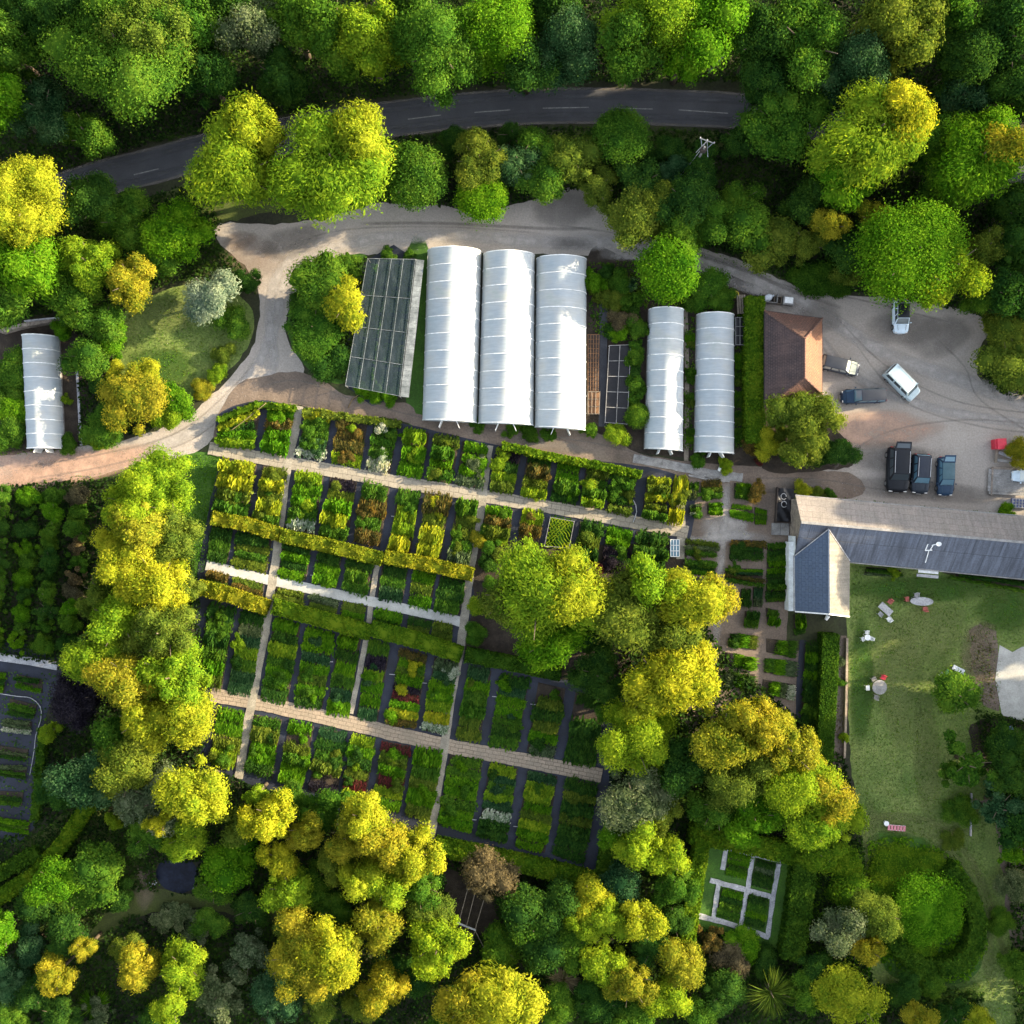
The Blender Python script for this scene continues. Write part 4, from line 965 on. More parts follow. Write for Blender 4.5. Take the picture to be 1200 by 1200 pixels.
def wing():
    ez, rz = 3.0, 5.3
    TLe, TRe = P(931, 651, ez), P(995.5, 657, ez); BLe, BRe = P(931.5, 716, ez), P(995, 722, ez); RT, RB = P(970.5, 620, rz), P(971, 719, rz)
    o0 = Vector((RT.x, RB.y, 0)); t = empty('gabled_wing', o0); lab = 'gabled wing with smooth blue left roof slope and pale right slope, joined to the barn'; tag(t, lab, 'building'); LABELS[lab] = 1
    TLe, TRe, BLe, BRe, RT, RB = [p - o0 for p in (TLe, TRe, BLe, BRe, RT, RB)]
    k = Vector((0, 0, .12))
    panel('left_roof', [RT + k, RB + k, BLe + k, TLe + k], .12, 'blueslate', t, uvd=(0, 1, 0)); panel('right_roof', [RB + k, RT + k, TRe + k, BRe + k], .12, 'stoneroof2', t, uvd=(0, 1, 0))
    m = MB(); m.bar(RT + k * 1.4, RB + k * 1.4, .16, .12); m.build('ridge', 'blueslate', t, uvfn=lambda p: (p.x, p.y))
    m = MB(); m.bar(RT + k * 1.5, TLe + k * 1.5, .10, .06); m.bar(RT + k * 1.5, TRe + k * 1.5, .08, .06); m.build('valley_flashing', 'palestone', t)
    m = MB(); m.bar(BLe + Vector((0, -.05, .1)), RB + Vector((0, -.05, .1)), .14, .16); m.bar(BRe + Vector((0, -.05, .1)), RB + Vector((0, -.05, .1)), .14, .16); m.build('bargeboard', 'white', t)
    m = MB(); m.bar(BLe + Vector((-.08, 0, -.02)), TLe + Vector((-.08, 0, -.02)), .14, .12); m.build('gutter', 'palestone', t)
    i = .12; a = Vector((BLe.x + i, BLe.y + .2, 0)); b = Vector((BRe.x - i, BRe.y + .2, 0)); c = Vector((TRe.x - i, TRe.y + 2, 0)); d = Vector((TLe.x + i, TLe.y + 2.2, 0)); U = Vector((0, 0, ez)); r = Vector((RB.x, RB.y + .2, rz))
    solid('wall', [[a, b, b + U, r, a + U], [b, c, c + U, b + U], [d, a, a + U, d + U]], 'whitewall', t)
    # low white lean-to along the left side
    lz = 1.9; p = [P(924.5, 635, lz), P(931, 635, lz + .5), P(931, 716, lz + .5), P(924, 716, lz)]; p = [x - o0 for x in p]
    w = panel('side_roof', [p[0], p[3], p[2] + Vector((.3, 0, 0)), p[1] + Vector((.3, 0, 0))], .08, 'whitewall', t)
    zz = lambda q: Vector((q.x + .06, q.y, 0))
    solid('side_wall', [[zz(p[3]), zz(p[0]), p[0] + Vector((.06, 0, -.04)), p[3] + Vector((.06, 0, -.04))]], 'whitewall', t)
    window(t, (b.x * .35 + a.x * .65, a.y, 1.5), 1.1, 1.2, (1, 0, 0), (0, -1, 0)); window(t, (b.x + .0, b.y + 3, 1.5), 1.1, 1.2, (0, 1, 0), (1, 0, 0))
    dm = MB(); dm.box((b.x * .7 + a.x * .3, a.y - .04, 1.02), (1.0, .08, 2.05)); dd = dm.build('door', 'greywood', t); h = MB(); h.box((b.x * .7 + a.x * .3 + .35, a.y - .12, 1.0), (.06, .08, .12)); h.build('handle', 'steel', dd)
wing()
def brick_house():
    ez, rz = 3.0, 6.0
    c = {k: P(x, y, z) for k, (x, y, z) in dict(TL=(896, 364, ez), TR=(963.5, 373, ez), BR=(963.5, 462, ez), BL=(896, 478, ez), RT=(943, 397, rz), RB=(943, 443, rz)).items()}
    o0 = Vector((c['RT'].x, c['RT'].y, 0)); t = empty('brick_house', o0); lab = 'hip-roofed brick building with clay tiles glowing orange on its right slope'; tag(t, lab, 'building'); LABELS[lab] = 1
    c = {k: v - o0 for k, v in c.items()}
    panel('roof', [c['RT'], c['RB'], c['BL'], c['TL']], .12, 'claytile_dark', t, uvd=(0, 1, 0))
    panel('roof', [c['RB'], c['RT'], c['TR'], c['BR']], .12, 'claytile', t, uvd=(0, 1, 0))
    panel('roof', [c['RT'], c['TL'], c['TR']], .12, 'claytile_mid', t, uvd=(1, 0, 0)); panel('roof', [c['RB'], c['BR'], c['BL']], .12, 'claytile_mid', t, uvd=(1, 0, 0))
    m = MB(); u = Vector((0, 0, .04))
    for a, b in (('RT', 'RB'), ('RT', 'TL'), ('RT', 'TR'), ('RB', 'BL'), ('RB', 'BR')): m.tube([c[a] + u, c[b] + u], .12, 8)
    m.build('ridge_tiles', 'claytile_mid', t, uvfn=lambda p: (p.x, p.y))
    m = MB(); q = [c[k] + Vector((0, 0, -.12)) for k in ('TL', 'TR', 'BR', 'BL')]
    for a, b in zip(q, q[1:] + q[:1]): m.bar(a, b, .12)
    m.build('gutter', 'black', t)
    ins = {k: Vector((v.x + (.4 if 'L' in k else -.4), v.y + (.4 if 'B' in k else -.4), 0)) for k, v in c.items() if k in ('TL', 'TR', 'BR', 'BL')}
    U = Vector((0, 0, ez - .1)); k = ['TL', 'BL', 'BR', 'TR']
    solid('wall', [[ins[a], ins[b], ins[b] + U, ins[a] + U] for a, b in zip(k, k[1:] + k[:1])], 'brickwall', t, uv=lambda p: (p.x + p.y, p.z))
    x = ins['TR'].x; window(t, (x, (ins['TR'].y) - 2.5, 1.5), 1.2, 1.2, (0, 1, 0), (1, 0, 0)); window(t, (x, (ins['TR'].y) - 5.5, 1.5), 1.2, 1.2, (0, 1, 0), (1, 0, 0))
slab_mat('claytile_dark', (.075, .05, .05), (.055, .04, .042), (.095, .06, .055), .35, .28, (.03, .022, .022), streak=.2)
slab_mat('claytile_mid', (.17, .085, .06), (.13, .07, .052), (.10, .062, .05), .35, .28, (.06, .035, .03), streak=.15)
slab_mat('brickwall', (.25, .10, .06), (.20, .085, .05), (.16, .08, .06), .23, .08, (.25, .22, .18), mort=.01)
brick_house()
# ================================================================== VEHICLES
def car(px, py, length_px, width_px, ang, body, roof, label, van=False, suv=False, tailgate=False, glassmat='glass', box=False, Hh=None, bonnet=None):
    """ang: direction of the nose in degrees, anticlockwise from the right"""
    H = Hh or (1.9 if van else 1.75 if suv else 1.45); k = (CAMZ - H * .8) / CAMZ
    L, W = length_px * PX * k, width_px * PX * k
    c = P(px, py, H * .7); t = empty('parked_car', (c.x, c.y, .03), math.radians(ang)); tag(t, label, 'car', 'cars in the car park'); LABELS[label] = 1
    hw = W / 2; belt = H * .58
    if van: st = [(-.5, .92, .9), (-.485, .96, 1.0), (-.3, 1, 1.0), (.2, 1, 1.0), (.34, .98, .97), (.44, .92, .88), (.49, .80, .72), (.5, .7, .6)]
    else: st = [(-.5, .60, .70), (-.49, .78, .86), (-.465, .91, .95), (-.36, .98, 1.0), (-.15, 1, 1.0), (.15, 1, 1.0), (.28, .985, .97), (.40, .93, .90), (.46, .84, .82), (.488, .70, .70), (.5, .48, .58)]
    m = MB(); ring = [(-.86, .16), (-1, .30), (-1.0, .62), (-.93, .95), (-.62, 1.0), (0, 1.03), (.62, 1.0), (.93, .95), (1.0, .62), (1, .30), (.86, .16)]
    for i, (x, w, h) in enumerate(st):
        for y, z in ring: m.v.append((x * L, y * hw * w, z * belt * (h if z > .5 else 1)))
        if i:
            n = len(ring); b = (i - 1) * n
            for j in range(n - 1): m.f.append((b + j, b + j + 1, b + n + j + 1, b + n + j))
            m.f.append((b + n - 1, b, b + n, b + 2 * n - 1))
    n = len(ring); m.f.append(tuple(range(n - 1, -1, -1))); b = (len(st) - 1) * n; m.f.append(tuple(b + j for j in range(n)))
    bo = m.build('body', body, t)
    for p in bo.data.polygons: p.use_smooth = True
    bv = bo.modifiers.new('b', 'BEVEL'); bv.width = .05; bv.segments = 2; bv.limit_method = 'ANGLE'
    # cabin
    if van: b0, b1, r0, r1 = -.49, .34, -.475, .24
    elif suv: b0, b1, r0, r1 = -.48, .24, -.43, .10
    else: b0, b1, r0, r1 = -.46, .24, -.34, .08
    yb, yr = hw * .90, hw * .72 if not van else hw * .80
    B = [Vector((b0 * L, -yb, belt)), Vector((b1 * L, -yb * .96, belt * .98)), Vector((b1 * L, yb * .96, belt * .98)), Vector((b0 * L, yb, belt))]
    R = [Vector((r0 * L, -yr, H)), Vector((r1 * L, -yr, H * .985)), Vector((r1 * L, yr, H * .985)), Vector((r0 * L, yr, H))]
    m = MB()
    for i in range(4): m.poly([B[i], B[(i + 1) % 4], R[(i + 1) % 4], R[i]])
    m.build('pillars', body, t)
    m = MB(); g = 6; gy = 5; s0 = len(m.v)
    for i in range(g + 1):
        for j in range(gy + 1):
            p = R[0].lerp(R[1], i / g).lerp(R[3].lerp(R[2], i / g), j / gy); u, v = i / g * 2 - 1, j / gy * 2 - 1
            m.v.append((p.x, p.y, p.z + .07 * (1 - u ** 4) * (1 - v ** 4)))
    for i in range(g):
        for j in range(gy): a = i * (gy + 1) + j; m.f.append((a, a + gy + 1, a + gy + 2, a + 1))
    m.build('roof', roof, t, smooth=True)
    def inset(q, nm, s0=.08, s1=.10, off=.015):
        a, b_, c_, d = q; n = (b_ - a).cross(d - a).normalized(); cen = (a + b_ + c_ + d) / 4
        if n.dot(cen - Vector((0, 0, belt))) < 0: n = -n
        m = MB(); L2 = lambda u, v: a.lerp(b_, u).lerp(d.lerp(c_, u), v) + n * off
        m.poly([L2(s0, s1), L2(1 - s0, s1), L2(1 - s0, 1 - s1), L2(s0, 1 - s1)]); m.build(nm, glassmat, t)
    inset((B[1], B[2], R[2], R[1]), 'windscreen', .05, .06); inset((B[3], B[0], R[0], R[3]), 'rear_window', .09, .15)
    for i, s in ((0, 1), (2, 1)):
        q = (B[i], B[i + 1], R[i + 1], R[i]) if i == 0 else (B[2], B[3], R[3], R[2])
        for u0, u1 in ((.04, .34), (.37, .66), (.69, .95)):
            a, b_, c_, d = q; A = a.lerp(b_, u0); Bq = a.lerp(b_, u1); C = d.lerp(c_, u1); D = d.lerp(c_, u0); inset((A, Bq, C, D), 'side_window', .04, .12)
    for sx in (-.31, .31):
        for sy in (-1, 1):
            r = .33 if not suv else .37
            w = MB(); w.disc((0, 0, 0), r, .22, 20, 'Y'); wo = w.build('wheel', 'rubber', t); wo.location = (sx * L, sy * (hw - .10), r)
            q = MB(); q.disc((0, sy * .115, 0), r * .62, .02, 14, 'Y'); q.build('rim', 'steel', wo)
    for sy in (-1, 1):
        q = MB(); q.box((.472 * L, sy * hw * .62, belt * .70), (.16, hw * .34, .14), taper=.8); q.build('headlight', 'lamp', t)
        q = MB(); q.box((-.492 * L, sy * hw * .68, belt * .78), (.08, hw * .22, .2), taper=.9); q.build('tail_light', 'tail', t)
        q = MB(); q.box((b1 * L * .82, sy * (hw + .10), belt * 1.02), (.12, .2, .14), taper=.8); q.build('mirror', body, t)
    if bonnet:
        q = MB(); q.poly([(b1 * L + .05, -hw * .86, belt * 1.035), (.40 * L, -hw * .80, belt * .955), (.40 * L, hw * .80, belt * .955), (b1 * L + .05, hw * .86, belt * 1.035)]); q.build('bonnet', bonnet, t)
    if (suv or van) and not bonnet:
        for sy in (-1, 1): q = MB(); q.bar((r0 * L * .9, sy * yr * .88, H + .09), (r1 * L * .8, sy * yr * .88, H + .08), .05); q.build('roof_rail', 'steel', t)
    q = MB(); q.box((.497 * L, 0, belt * .45), (.03, hw * .9, .16)); q.build('grille', 'black', t)
    q = MB(); q.box((.505 * L, 0, belt * .28), (.03, .52, .11)); q.build('number_plate', 'white', t)
    q = MB(); q.bar((b1 * L - .05, -hw * .5, belt + .05), (b1 * L - .12, hw * .1, belt + .09), .03); q.bar((b1 * L - .05, hw * .05, belt + .05), (b1 * L - .12, hw * .6, belt + .09), .03); q.build('wiper', 'rubber', t)
    q = MB(); x_ = (b1 * L + .4 * L) / 2
    for s_ in (-1, 1): q.bar((b1 * L + .1, s_ * hw * .55, belt * 1.045), (.42 * L, s_ * hw * .45, belt * .95), .025)
    q.build('bonnet_crease', roof, t)
    if tailgate:
        q = MB(); a = Vector((r0 * L - .02, 0, H)); z1 = H + .35; x1 = r0 * L - .85
        q.v = [(a.x, -yr, H + .02), (a.x, yr, H + .02), (x1, yr * .9, z1), (x1, -yr * .9, z1), (a.x, -yr, H + .07), (a.x, yr, H + .07), (x1, yr * .9, z1 + .05), (x1, -yr * .9, z1 + .05)]
        q.f = [(0, 1, 2, 3), (7, 6, 5, 4), (0, 4, 5, 1), (1, 5, 6, 2), (2, 6, 7, 3), (3, 7, 4, 0)]; tg = q.build('tailgate', body, t)
        q = MB(); q.poly([(a.x - .12, -yr * .8, H + .125), (a.x - .12, yr * .8, H + .125), (x1 + .2, yr * .75, z1 - .02 + .01), (x1 + .2, -yr * .75, z1 - .02 + .01)]); q.build('rear_window', glassmat, tg)
    if box:
        q = MB(); q.box((r0 * L + .2, -.15, H + .2), (.5, W * .55, .25), taper=.9); q.build('roof_box', 'car_dark', t)
    return t
car(1057.5, 370, 40, 19, -90, 'car_white', 'car_black', 'white car with black glass roof nosing out from under the big tree')
car(986, 427.5, 47, 18, -13, 'car_grey', 'car_greyroof', 'dark-roofed car with pale bonnet, tail against the brick building', van=False, suv=True, glassmat='glass_pale', bonnet='car_palebonnet')
car(1014, 463.5, 53, 17.5, 182, 'car_navy', 'car_greyroof', 'long navy estate car with blue windscreen facing left below the brick building', suv=True, glassmat='glass_blue', bonnet='car_navy')
car(1059.5, 448, 46, 20, -45, 'car_silver', 'car_paleroof', 'pale silver-roofed people carrier parked diagonally in the open', van=True, glassmat='glass')
car(1055, 550, 54, 27, -92, 'car_black', 'car_black', 'large black four-wheel drive with its tailgate raised, left of the three in a row', suv=True, tailgate=True, Hh=1.85)
car(1081, 555, 47, 22, -93, 'car_dark', 'car_greyroof', 'dark grey estate car parked tight in the middle of the three in a row', suv=True, glassmat='glass_blue', Hh=1.6)
car(1110, 558, 46, 20, -91, 'car_navy', 'car_tealroof', 'dark blue hatchback with open boot, right of the three in a row', tailgate=True, glassmat='glass_blue')
car(1203, 558, 30, 14, 178, 'car_white', 'car_paleroof', 'pale blue vehicle cut off by the right edge beside the timber deck', glassmat='glass_pale')

# ================================================================== SMALL OBJECTS
def place(name, px, py, label, cat, rz=0.0, z=.03, group=None):
    c = P(px, py); t = empty(name, (c.x, c.y, z), rz); tag(t, label, cat, group); LABELS[label] = LABELS.get(label, 0) + 1; return t
def table(px, py, w, d, rz, mat, label, oval=False, h=.74):
    t = place('garden_table', px, py, label, 'table', rz)
    m = MB()
    if oval: m.disc((0, 0, h), d / 2, .05, 24, 'Z', sx=w / d)
    else: m.box((0, 0, h), (w, d, .05))
    m.build('tabletop', mat, t)
    for sx in (-1, 1):
        for sy in (-1, 1): q = MB(); q.bar((sx * w * .36, sy * d * .3, 0), (sx * w * .33, sy * d * .27, h - .02), .06); q.build('leg', mat, t)
    return t
def chair(px, py, rz, mat, label, group='garden chairs on the lawn', s=1.0):
    t = place('garden_chair', px, py, label, 'chair', rz, group=group)
    m = MB(); m.box((0, 0, .44), (.48 * s, .48 * s, .05)); m.build('seat', mat, t)
    m = MB(); m.box((-.25 * s, 0, .70), (.05, .48 * s, .48), ry=-.18); m.build('backrest', mat, t)
    for sx in (-1, 1):
        for sy in (-1, 1): q = MB(); q.bar((sx * .22 * s, sy * .22 * s, 0), (sx * .2 * s, sy * .2 * s, .43), .045); q.build('leg', mat, t)
    for sy in (-1, 1): q = MB(); q.bar((-.22 * s, sy * .25 * s, .63), (.2 * s, sy * .25 * s, .63), .05); q.build('armrest', mat, t)
    return t
table(1035, 713, 1.7, .8, -.72, 'palestone', 'white rectangular garden table standing skewed on the lawn')
chair(1041, 704.5, -2.2, 'redfade', 'faded pink chair at the upper side of the rectangular white table')
chair(1030, 719, .85, 'palestone', 'grey-white chair at the lower left side of the rectangular table')
chair(1040, 725, 2.2, 'white', 'white chair at the lower right end of the rectangular table')
table(1077, 704, 2.7, 1.0, -.05, 'palestone', 'long oval pale garden table beside red chairs', oval=True)
chair(1061, 701.5, 0.1, 'redfade', 'faded red chair at the left tip of the long oval table')
chair(1082, 713, 1.7, 'redfade', 'terracotta chair on the lower side of the long oval table')
chair(1072, 697, -1.6, 'palestone', 'pinkish-grey chair on the upper side of the long oval table')
table(1014, 746, .7, .7, 0, 'white', 'tiny white bistro table near the left lawn edge', oval=True)
for i, (dx, dy, n) in enumerate([(0, -5.5, 'upper'), (-4.5, 2, 'lower left'), (5, 1.5, 'lower right')]): chair(1014 + dx, 746 + dy, math.atan2(dy, -dx), 'white', f'small white chair, {n} one at the tiny bistro table', s=.8)
table(1028, 804, 1.7, 1.7, 0, 'greywood', 'round grey garden table with four chairs at the lower left of the lawn', oval=True)
for i, (dx, dy, mt, n) in enumerate([(5, -11, 'redplastic', 'red chair at the top of the round grey table'), (-6, -9, 'greywood', 'grey chair at the upper left of the round grey table'), (-13, 1, 'white', 'white chair at the left of the round grey table'), (-3, 12, 'greywood', 'brownish chair at the bottom of the round grey table')]):
    chair(1028 + dx, 804 + dy, math.atan2(dy, -dx), mt, n)
def lounger(px, py, rz, mat, label):
    t = place('sun_lounger', px, py, label, 'lounger', rz, group='loungers by the lawn bush')
    m = MB(); m.box((.2, 0, .32), (1.1, .55, .06)); m.build('bed', mat, t)
    m = MB(); m.box((-.6, 0, .5), (.65, .55, .06), ry=.6); m.build('backrest', mat, t)
    for sx in (-.3, .7):
        for sy in (-1, 1): q = MB(); q.bar((sx, sy * .22, 0), (sx, sy * .22, .3), .05); q.build('leg', 'steel', t)
lounger(1121.5, 784, -.45, 'whitewall', 'pale lilac lounger, upper right of three by the lawn bush')
lounger(1113, 789.5, -.5, 'greenmetal', 'green and white lounger in the middle of three by the lawn bush')
lounger(1105.5, 794, -.75, 'palestone', 'small pale lounger, lower left of three by the lawn bush')
# pink slatted bench with a white pot
t = place('slatted_bench', 1050, 969, 'pink and white slatted bench at the bottom of the lawn', 'bench', -.08)
for k in range(6): m = MB(); m.box((-1.0 + k * .36, 0, .42), (.26, .62, .05)); m.build('slat', 'pinkpaint' if k % 2 else 'pinkpaint', t)
m = MB(); m.bar((-1.1, -.28, .36), (.95, -.28, .36), .07); m.bar((-1.1, .28, .36), (.95, .28, .36), .07); m.build('rail', 'white', t)
for sx in (-1, .85):
    for sy in (-1, 1): q = MB(); q.bar((sx, sy * .25, 0), (sx, sy * .25, .36), .07); q.build('leg', 'white', t)
def pot(px, py, r, h, mat, plantk, label, cat='plant pot'):
    t = place('plant_pot', px, py, label, cat)
    m = MB(); m.tube([(0, 0, 0), (0, 0, h * .9), (0, 0, h)], [r * .7, r, r * 1.06], 14); m.build('pot', mat, t)
    if plantk:
        o = bpy.data.objects.new('foliage', crown_mesh('tufty', .8, .68, 1)); link(o, t); o.location = (0, 0, h + r * .5); o.scale = (r * 1.5,) * 3
        if not o.data.materials: o.data.materials.append(None)
        o.material_slots[0].link = 'OBJECT'; o.material_slots[0].material = MATS[plantk]
pot(1037, 963.5, .28, .5, 'white', None, 'round white pot at the left end of the pink bench')
def flower_clump(px, py, label):
    t = place('flower_clump', px, py, label, 'flowers')
    rng = np.random.default_rng(int(px)); n = 26
    for nm, mt, k in (('leaves', 'green', 40), ('white_blooms', 'palestone', 14), ('red_blooms', 'red', 14)):
        pos = rng.normal(size=(k, 3)) * np.array([.32, .32, .06]) + np.array([0, 0, .3 if nm != 'leaves' else .18])
        v, f = leaf_quads(pos, rng.normal(size=(k, 3)) * .5 + [0, 0, 1], rng.normal(size=(k, 3)), np.full(k, .12), np.full(k, .11)); me = mesh_np(nm, v, f, mt); o = bpy.data.objects.new(nm, me); link(o, t)
flower_clump(179, 1035, 'small clump of white and red flowers on the left bank of the dark pond')
flower_clump(235, 1040, 'clump of red and white flowers just right of the dark pond')
def chair2(px, py): pass
chair(1169, 854.5, .2, 'palestone', 'pale chair on bare soil below the concrete pad', group='chairs by the right hedge')
t = place('folding_chair', 1180, 854, 'blue fabric folding chair on bare soil beside a dark bush', 'chair', .35)
m = MB(); m.box((0, 0, .42), (1.0, .62, .05)); m.build('seat', 'blueplastic', t); m = MB(); m.box((-.5, 0, .68), (.05, .6, .5), ry=-.3); m.build('backrest', 'blueplastic', t)
for sx in (-1, 1):
    for sy in (-1, 1): q = MB(); q.bar((sx * .35, sy * .25, 0), (sx * .3, sy * .25, .4), .04); q.build('leg', 'steel', t)

# red bin, yard clutter by the right edge
t = place('red_bin', 1167, 521, 'bright red lidded bin beside the timber deck at the car park edge', 'bin', .05)
m = MB(); m.box((0, 0, .55), (1.15, 1.1, 1.1), taper=1.06); m.build('box', 'redplastic', t)
m = MB(); m.box((.12, .0, 1.16), (1.1, 1.25, .10), ry=.08); m.build('lid', 'redplastic', t)
for s in (-1, 1): q = MB(); q.disc((.45, s * .55, .12), .12, .08, 12, 'Y'); q.build('wheel', 'rubber', t)
t = place('timber_deck', 1186, 566, 'grey timber deck with a low stone edge at the right side of the car park', 'deck', -.05)
for k in range(9): m = MB(); m.box((-2.2 + .02 * (k % 2), 1.35 - k * .33, .32), (4.6 if k < 8 else 4.2, .30, .06)); m.v = [(x + 1.5, y, z) for x, y, z in m.v]; m.build('board', 'greywood', t)
m = MB(); m.box((.1, 1.6, .2), (5.2, .22, .4)); m.box((-2.55, 0, .2), (.2, 3.2, .4)); m.build('edge_wall', 'stonewall', t)
t = place('rubble_bed', 1182, 535, 'heap-filled raised bed of weathered boards above the timber deck', 'raised bed', -.15)
for k, (w, d, x, y, r) in enumerate([(3.6, .3, .2, .8, .1), (3.4, .3, .3, .3, -.1), (3.8, .35, .4, -.2, -.25), (3.2, .3, .1, -.65, .0), (.3, 2.0, -1.7, 0, 0)]): m = MB(); m.box((x, y, .3 + .05 * k), (w, d, .12), r); m.build('board', ('greywood', 'wood', 'palestone')[k % 3], t)
t = place('metal_grate', 1196, 590, 'pale metal grid lying beside green ferns at the right edge', 'grate', -.05)
m = MB()
for k in range(7): m.bar((-1.1 + k * .37, -.5, .3), (-1.1 + k * .37, .5, .3), .1)
for k in range(4): m.bar((-1.15, -.5 + k * .33, .32), (1.15, -.5 + k * .33, .32), .08)
m.build('bars', 'palestone', t); m = MB(); m.box((0, 0, .14), (2.3, 1.1, .24)); m.build('frame_box', 'blueplastic', t)
# lean-to bays above the brick house roof: compost boxes with covers
t = place('storage_bay', 899, 351, 'open timber storage bay with a blue-white bag, at the top of the tall hedge', 'storage bay', -.1)
m = MB(); m.box((0, -.5, .5), (2.0, .08, 1.0)); m.box((-.95, 0, .5), (.08, 1.1, 1.0)); m.box((.95, 0, .5), (.08, 1.1, 1.0)); m.build('boards', 'greywood', t)
m = MB(); m.box((0, 0, .05), (1.9, 1.0, .1)); m.build('floor', 'darkwood', t)
def sack(px, py, mat, label, s=1.0, rz=0.3):
    t = place('sack', px, py, label, 'sack', rz); me = crown = MB(); v = ICO_V * np.array([.5, .34, .25]) * s; v = v + np.sin(v[:, [1, 2, 0]] * 9) * .05; v[:, 2] += .4
    me = mesh_np('bag', v, ICO_F, mat, True); o = bpy.data.objects.new('bag', me); link(o, t)
    m = MB(); m.tube([(.42 * s, 0, .42), (.6 * s, .05, .5)], [.06, .14], 8); m.build('neck', mat, t)
sack(899, 350, 'whitewall', 'blue-white plastic sack lying in the timber storage bay', 1.2)
t = place('crate', 910, 353, 'brown wooden crate between the white sack and the white lid', 'crate', -.1)
for sx in (-1, 1): m = MB(); m.box((sx * .4, 0, .35), (.05, .8, .7)); m.build('side', 'wood', t)
for sy in (-1, 1): m = MB(); m.box((0, sy * .4, .35), (.8, .05, .7)); m.build('side', 'wood', t)
m = MB(); m.box((0, 0, .4), (.74, .74, .1)); m.build('contents', 'soil', t)
t = place('water_tank', 922, 354, 'low tank with a white square lid at the top corner of the brick building', 'tank', -.1)
m = MB(); m.box((0, 0, .4), (1.25, 1.0, .8)); m.build('tank', 'greywood', t); m = MB(); m.box((0, 0.02, .86), (1.0, .75, .10), taper=.92); m.build('lid', 'white', t)
t = place('yellow_tub', 861, 346, 'yellow tub at the top of the strip beside the narrow polytunnel', 'tub', .3)
m = MB(); m.tube([(0, 0, 0), (0, 0, .42)], [.28, .42], 12); m.build('tub', 'yellowplastic', t); m = MB(); m.disc((0, 0, .40), .34, .04, 12); m.build('contents', 'straw', t)
t = place('plant_staging', 867, 358, 'short wooden staging holding trays next to the yellow tub', 'staging', .05)
for k in range(4): m = MB(); m.box((-.4 + .27 * k, 0, .7), (.2, 2.2, .06)); m.build('slat', 'wood', t)
for sx in (-1, 1):
    for sy in (-1, 1): q = MB(); q.bar((sx * .4, sy * 1.0, 0), (sx * .4, sy * 1.0, .68), .07); q.build('leg', 'wood', t)
# herb garden: covered dark compost heap, paving slab
t = place('compost_bay', 919, 592, 'black-sheeted compost bay beside the end wall of the long barn', 'compost bay', -.05)
m = MB(); v = []
rr = random.Random(4)
for i in range(9):
    for j in range(13): v.append((-.95 + i * .24, -1.9 + j * .32, .55 + .16 * math.sin(i * 1.3 + j) + rr.uniform(-.06, .1)))
m.v = v; m.f = [(i * 13 + j, (i + 1) * 13 + j, (i + 1) * 13 + j + 1, i * 13 + j + 1) for i in range(8) for j in range(12)]; m.build('sheet', 'black', t, smooth=True)
m = MB(); m.box((-1.05, 0, .4), (.1, 4.1, .8)); m.box((1.08, 0, .4), (.1, 4.1, .8)); m.box((0, -2.05, .4), (2.2, .1, .8)); m.build('boards', 'darkwood', t)
t = place('hose_coil', 916, 586, 'pale hose coiled on the black compost sheet', 'hose', 0, .78)
m = MB()
for c in ((0, .4), (.05, -.5)): m.tube([(c[0] + math.cos(a * .7) * .32, c[1] + math.sin(a * .7) * .36, .03 + a * .01) for a in range(9)], .045, 6)
m.build('hose', 'palestone', t, smooth=True)
t = place('paving_slabs', 914, 620, 'pair of grey slabs laid below the black compost bay', 'slabs', -.03)
for k in (-1, 1): m = MB(); m.box((k * .52, 0, .1), (1.0, 1.4, .18)); m.build('slab', 'greywood', t)
for x0, y0, r_, lb in ((823, 557, -.15, 'upper'), (838, 560, -.12, 'lower')): 
    t = place('timber_stack', x0, y0, f'weathered plank pile beside the garden entrance, {lb} one', 'planks', r_); rr = random.Random(x0)
    for k in range(5): m = MB(); m.box((rr.uniform(-.3, .3), -.35 + k * .17, .12 + .05 * (k % 2)), (rr.uniform(2.0, 3.0), .15, .08), rr.uniform(-.06, .06)); m.build('plank', 'greywood', t)
for px, py, r, lb in ((843, 550, .45, 'white bucket lying below the right narrow polytunnel'), (968, 724, .4, 'white watering can lying below the gabled wing')):
    t = place('bucket', px, py, lb, 'bucket', 1.0); m = MB(); m.tube([(-.25, 0, .25), (.3, 0, .25)], [.18, .26], 12); m.build('body', 'white', t); m = MB(); m.tube([(.3, 0, .05), (.5, 0, .25), (.3, 0, .48)], .025, 6); m.build('handle', 'steel', t)
t = place('cold_frame', 790, 642, 'small glazed cold frame with green uprights at the right end of the garden', 'cold frame', 0)
m = MB()
for k in range(4): m.bar((-.5 + k * .34, -1.0, .5), (-.5 + k * .34, 1.0, .5), .06)
for k in range(4): m.bar((-.5, -1.0 + k * .66, .5), (.52, -1.0 + k * .66, .5), .06)
m.build('frame', 'white', t); m = MB(); m.box((0, 0, .24), (1.04, 2.0, .44)); m.build('box', 'glass_blue', t)

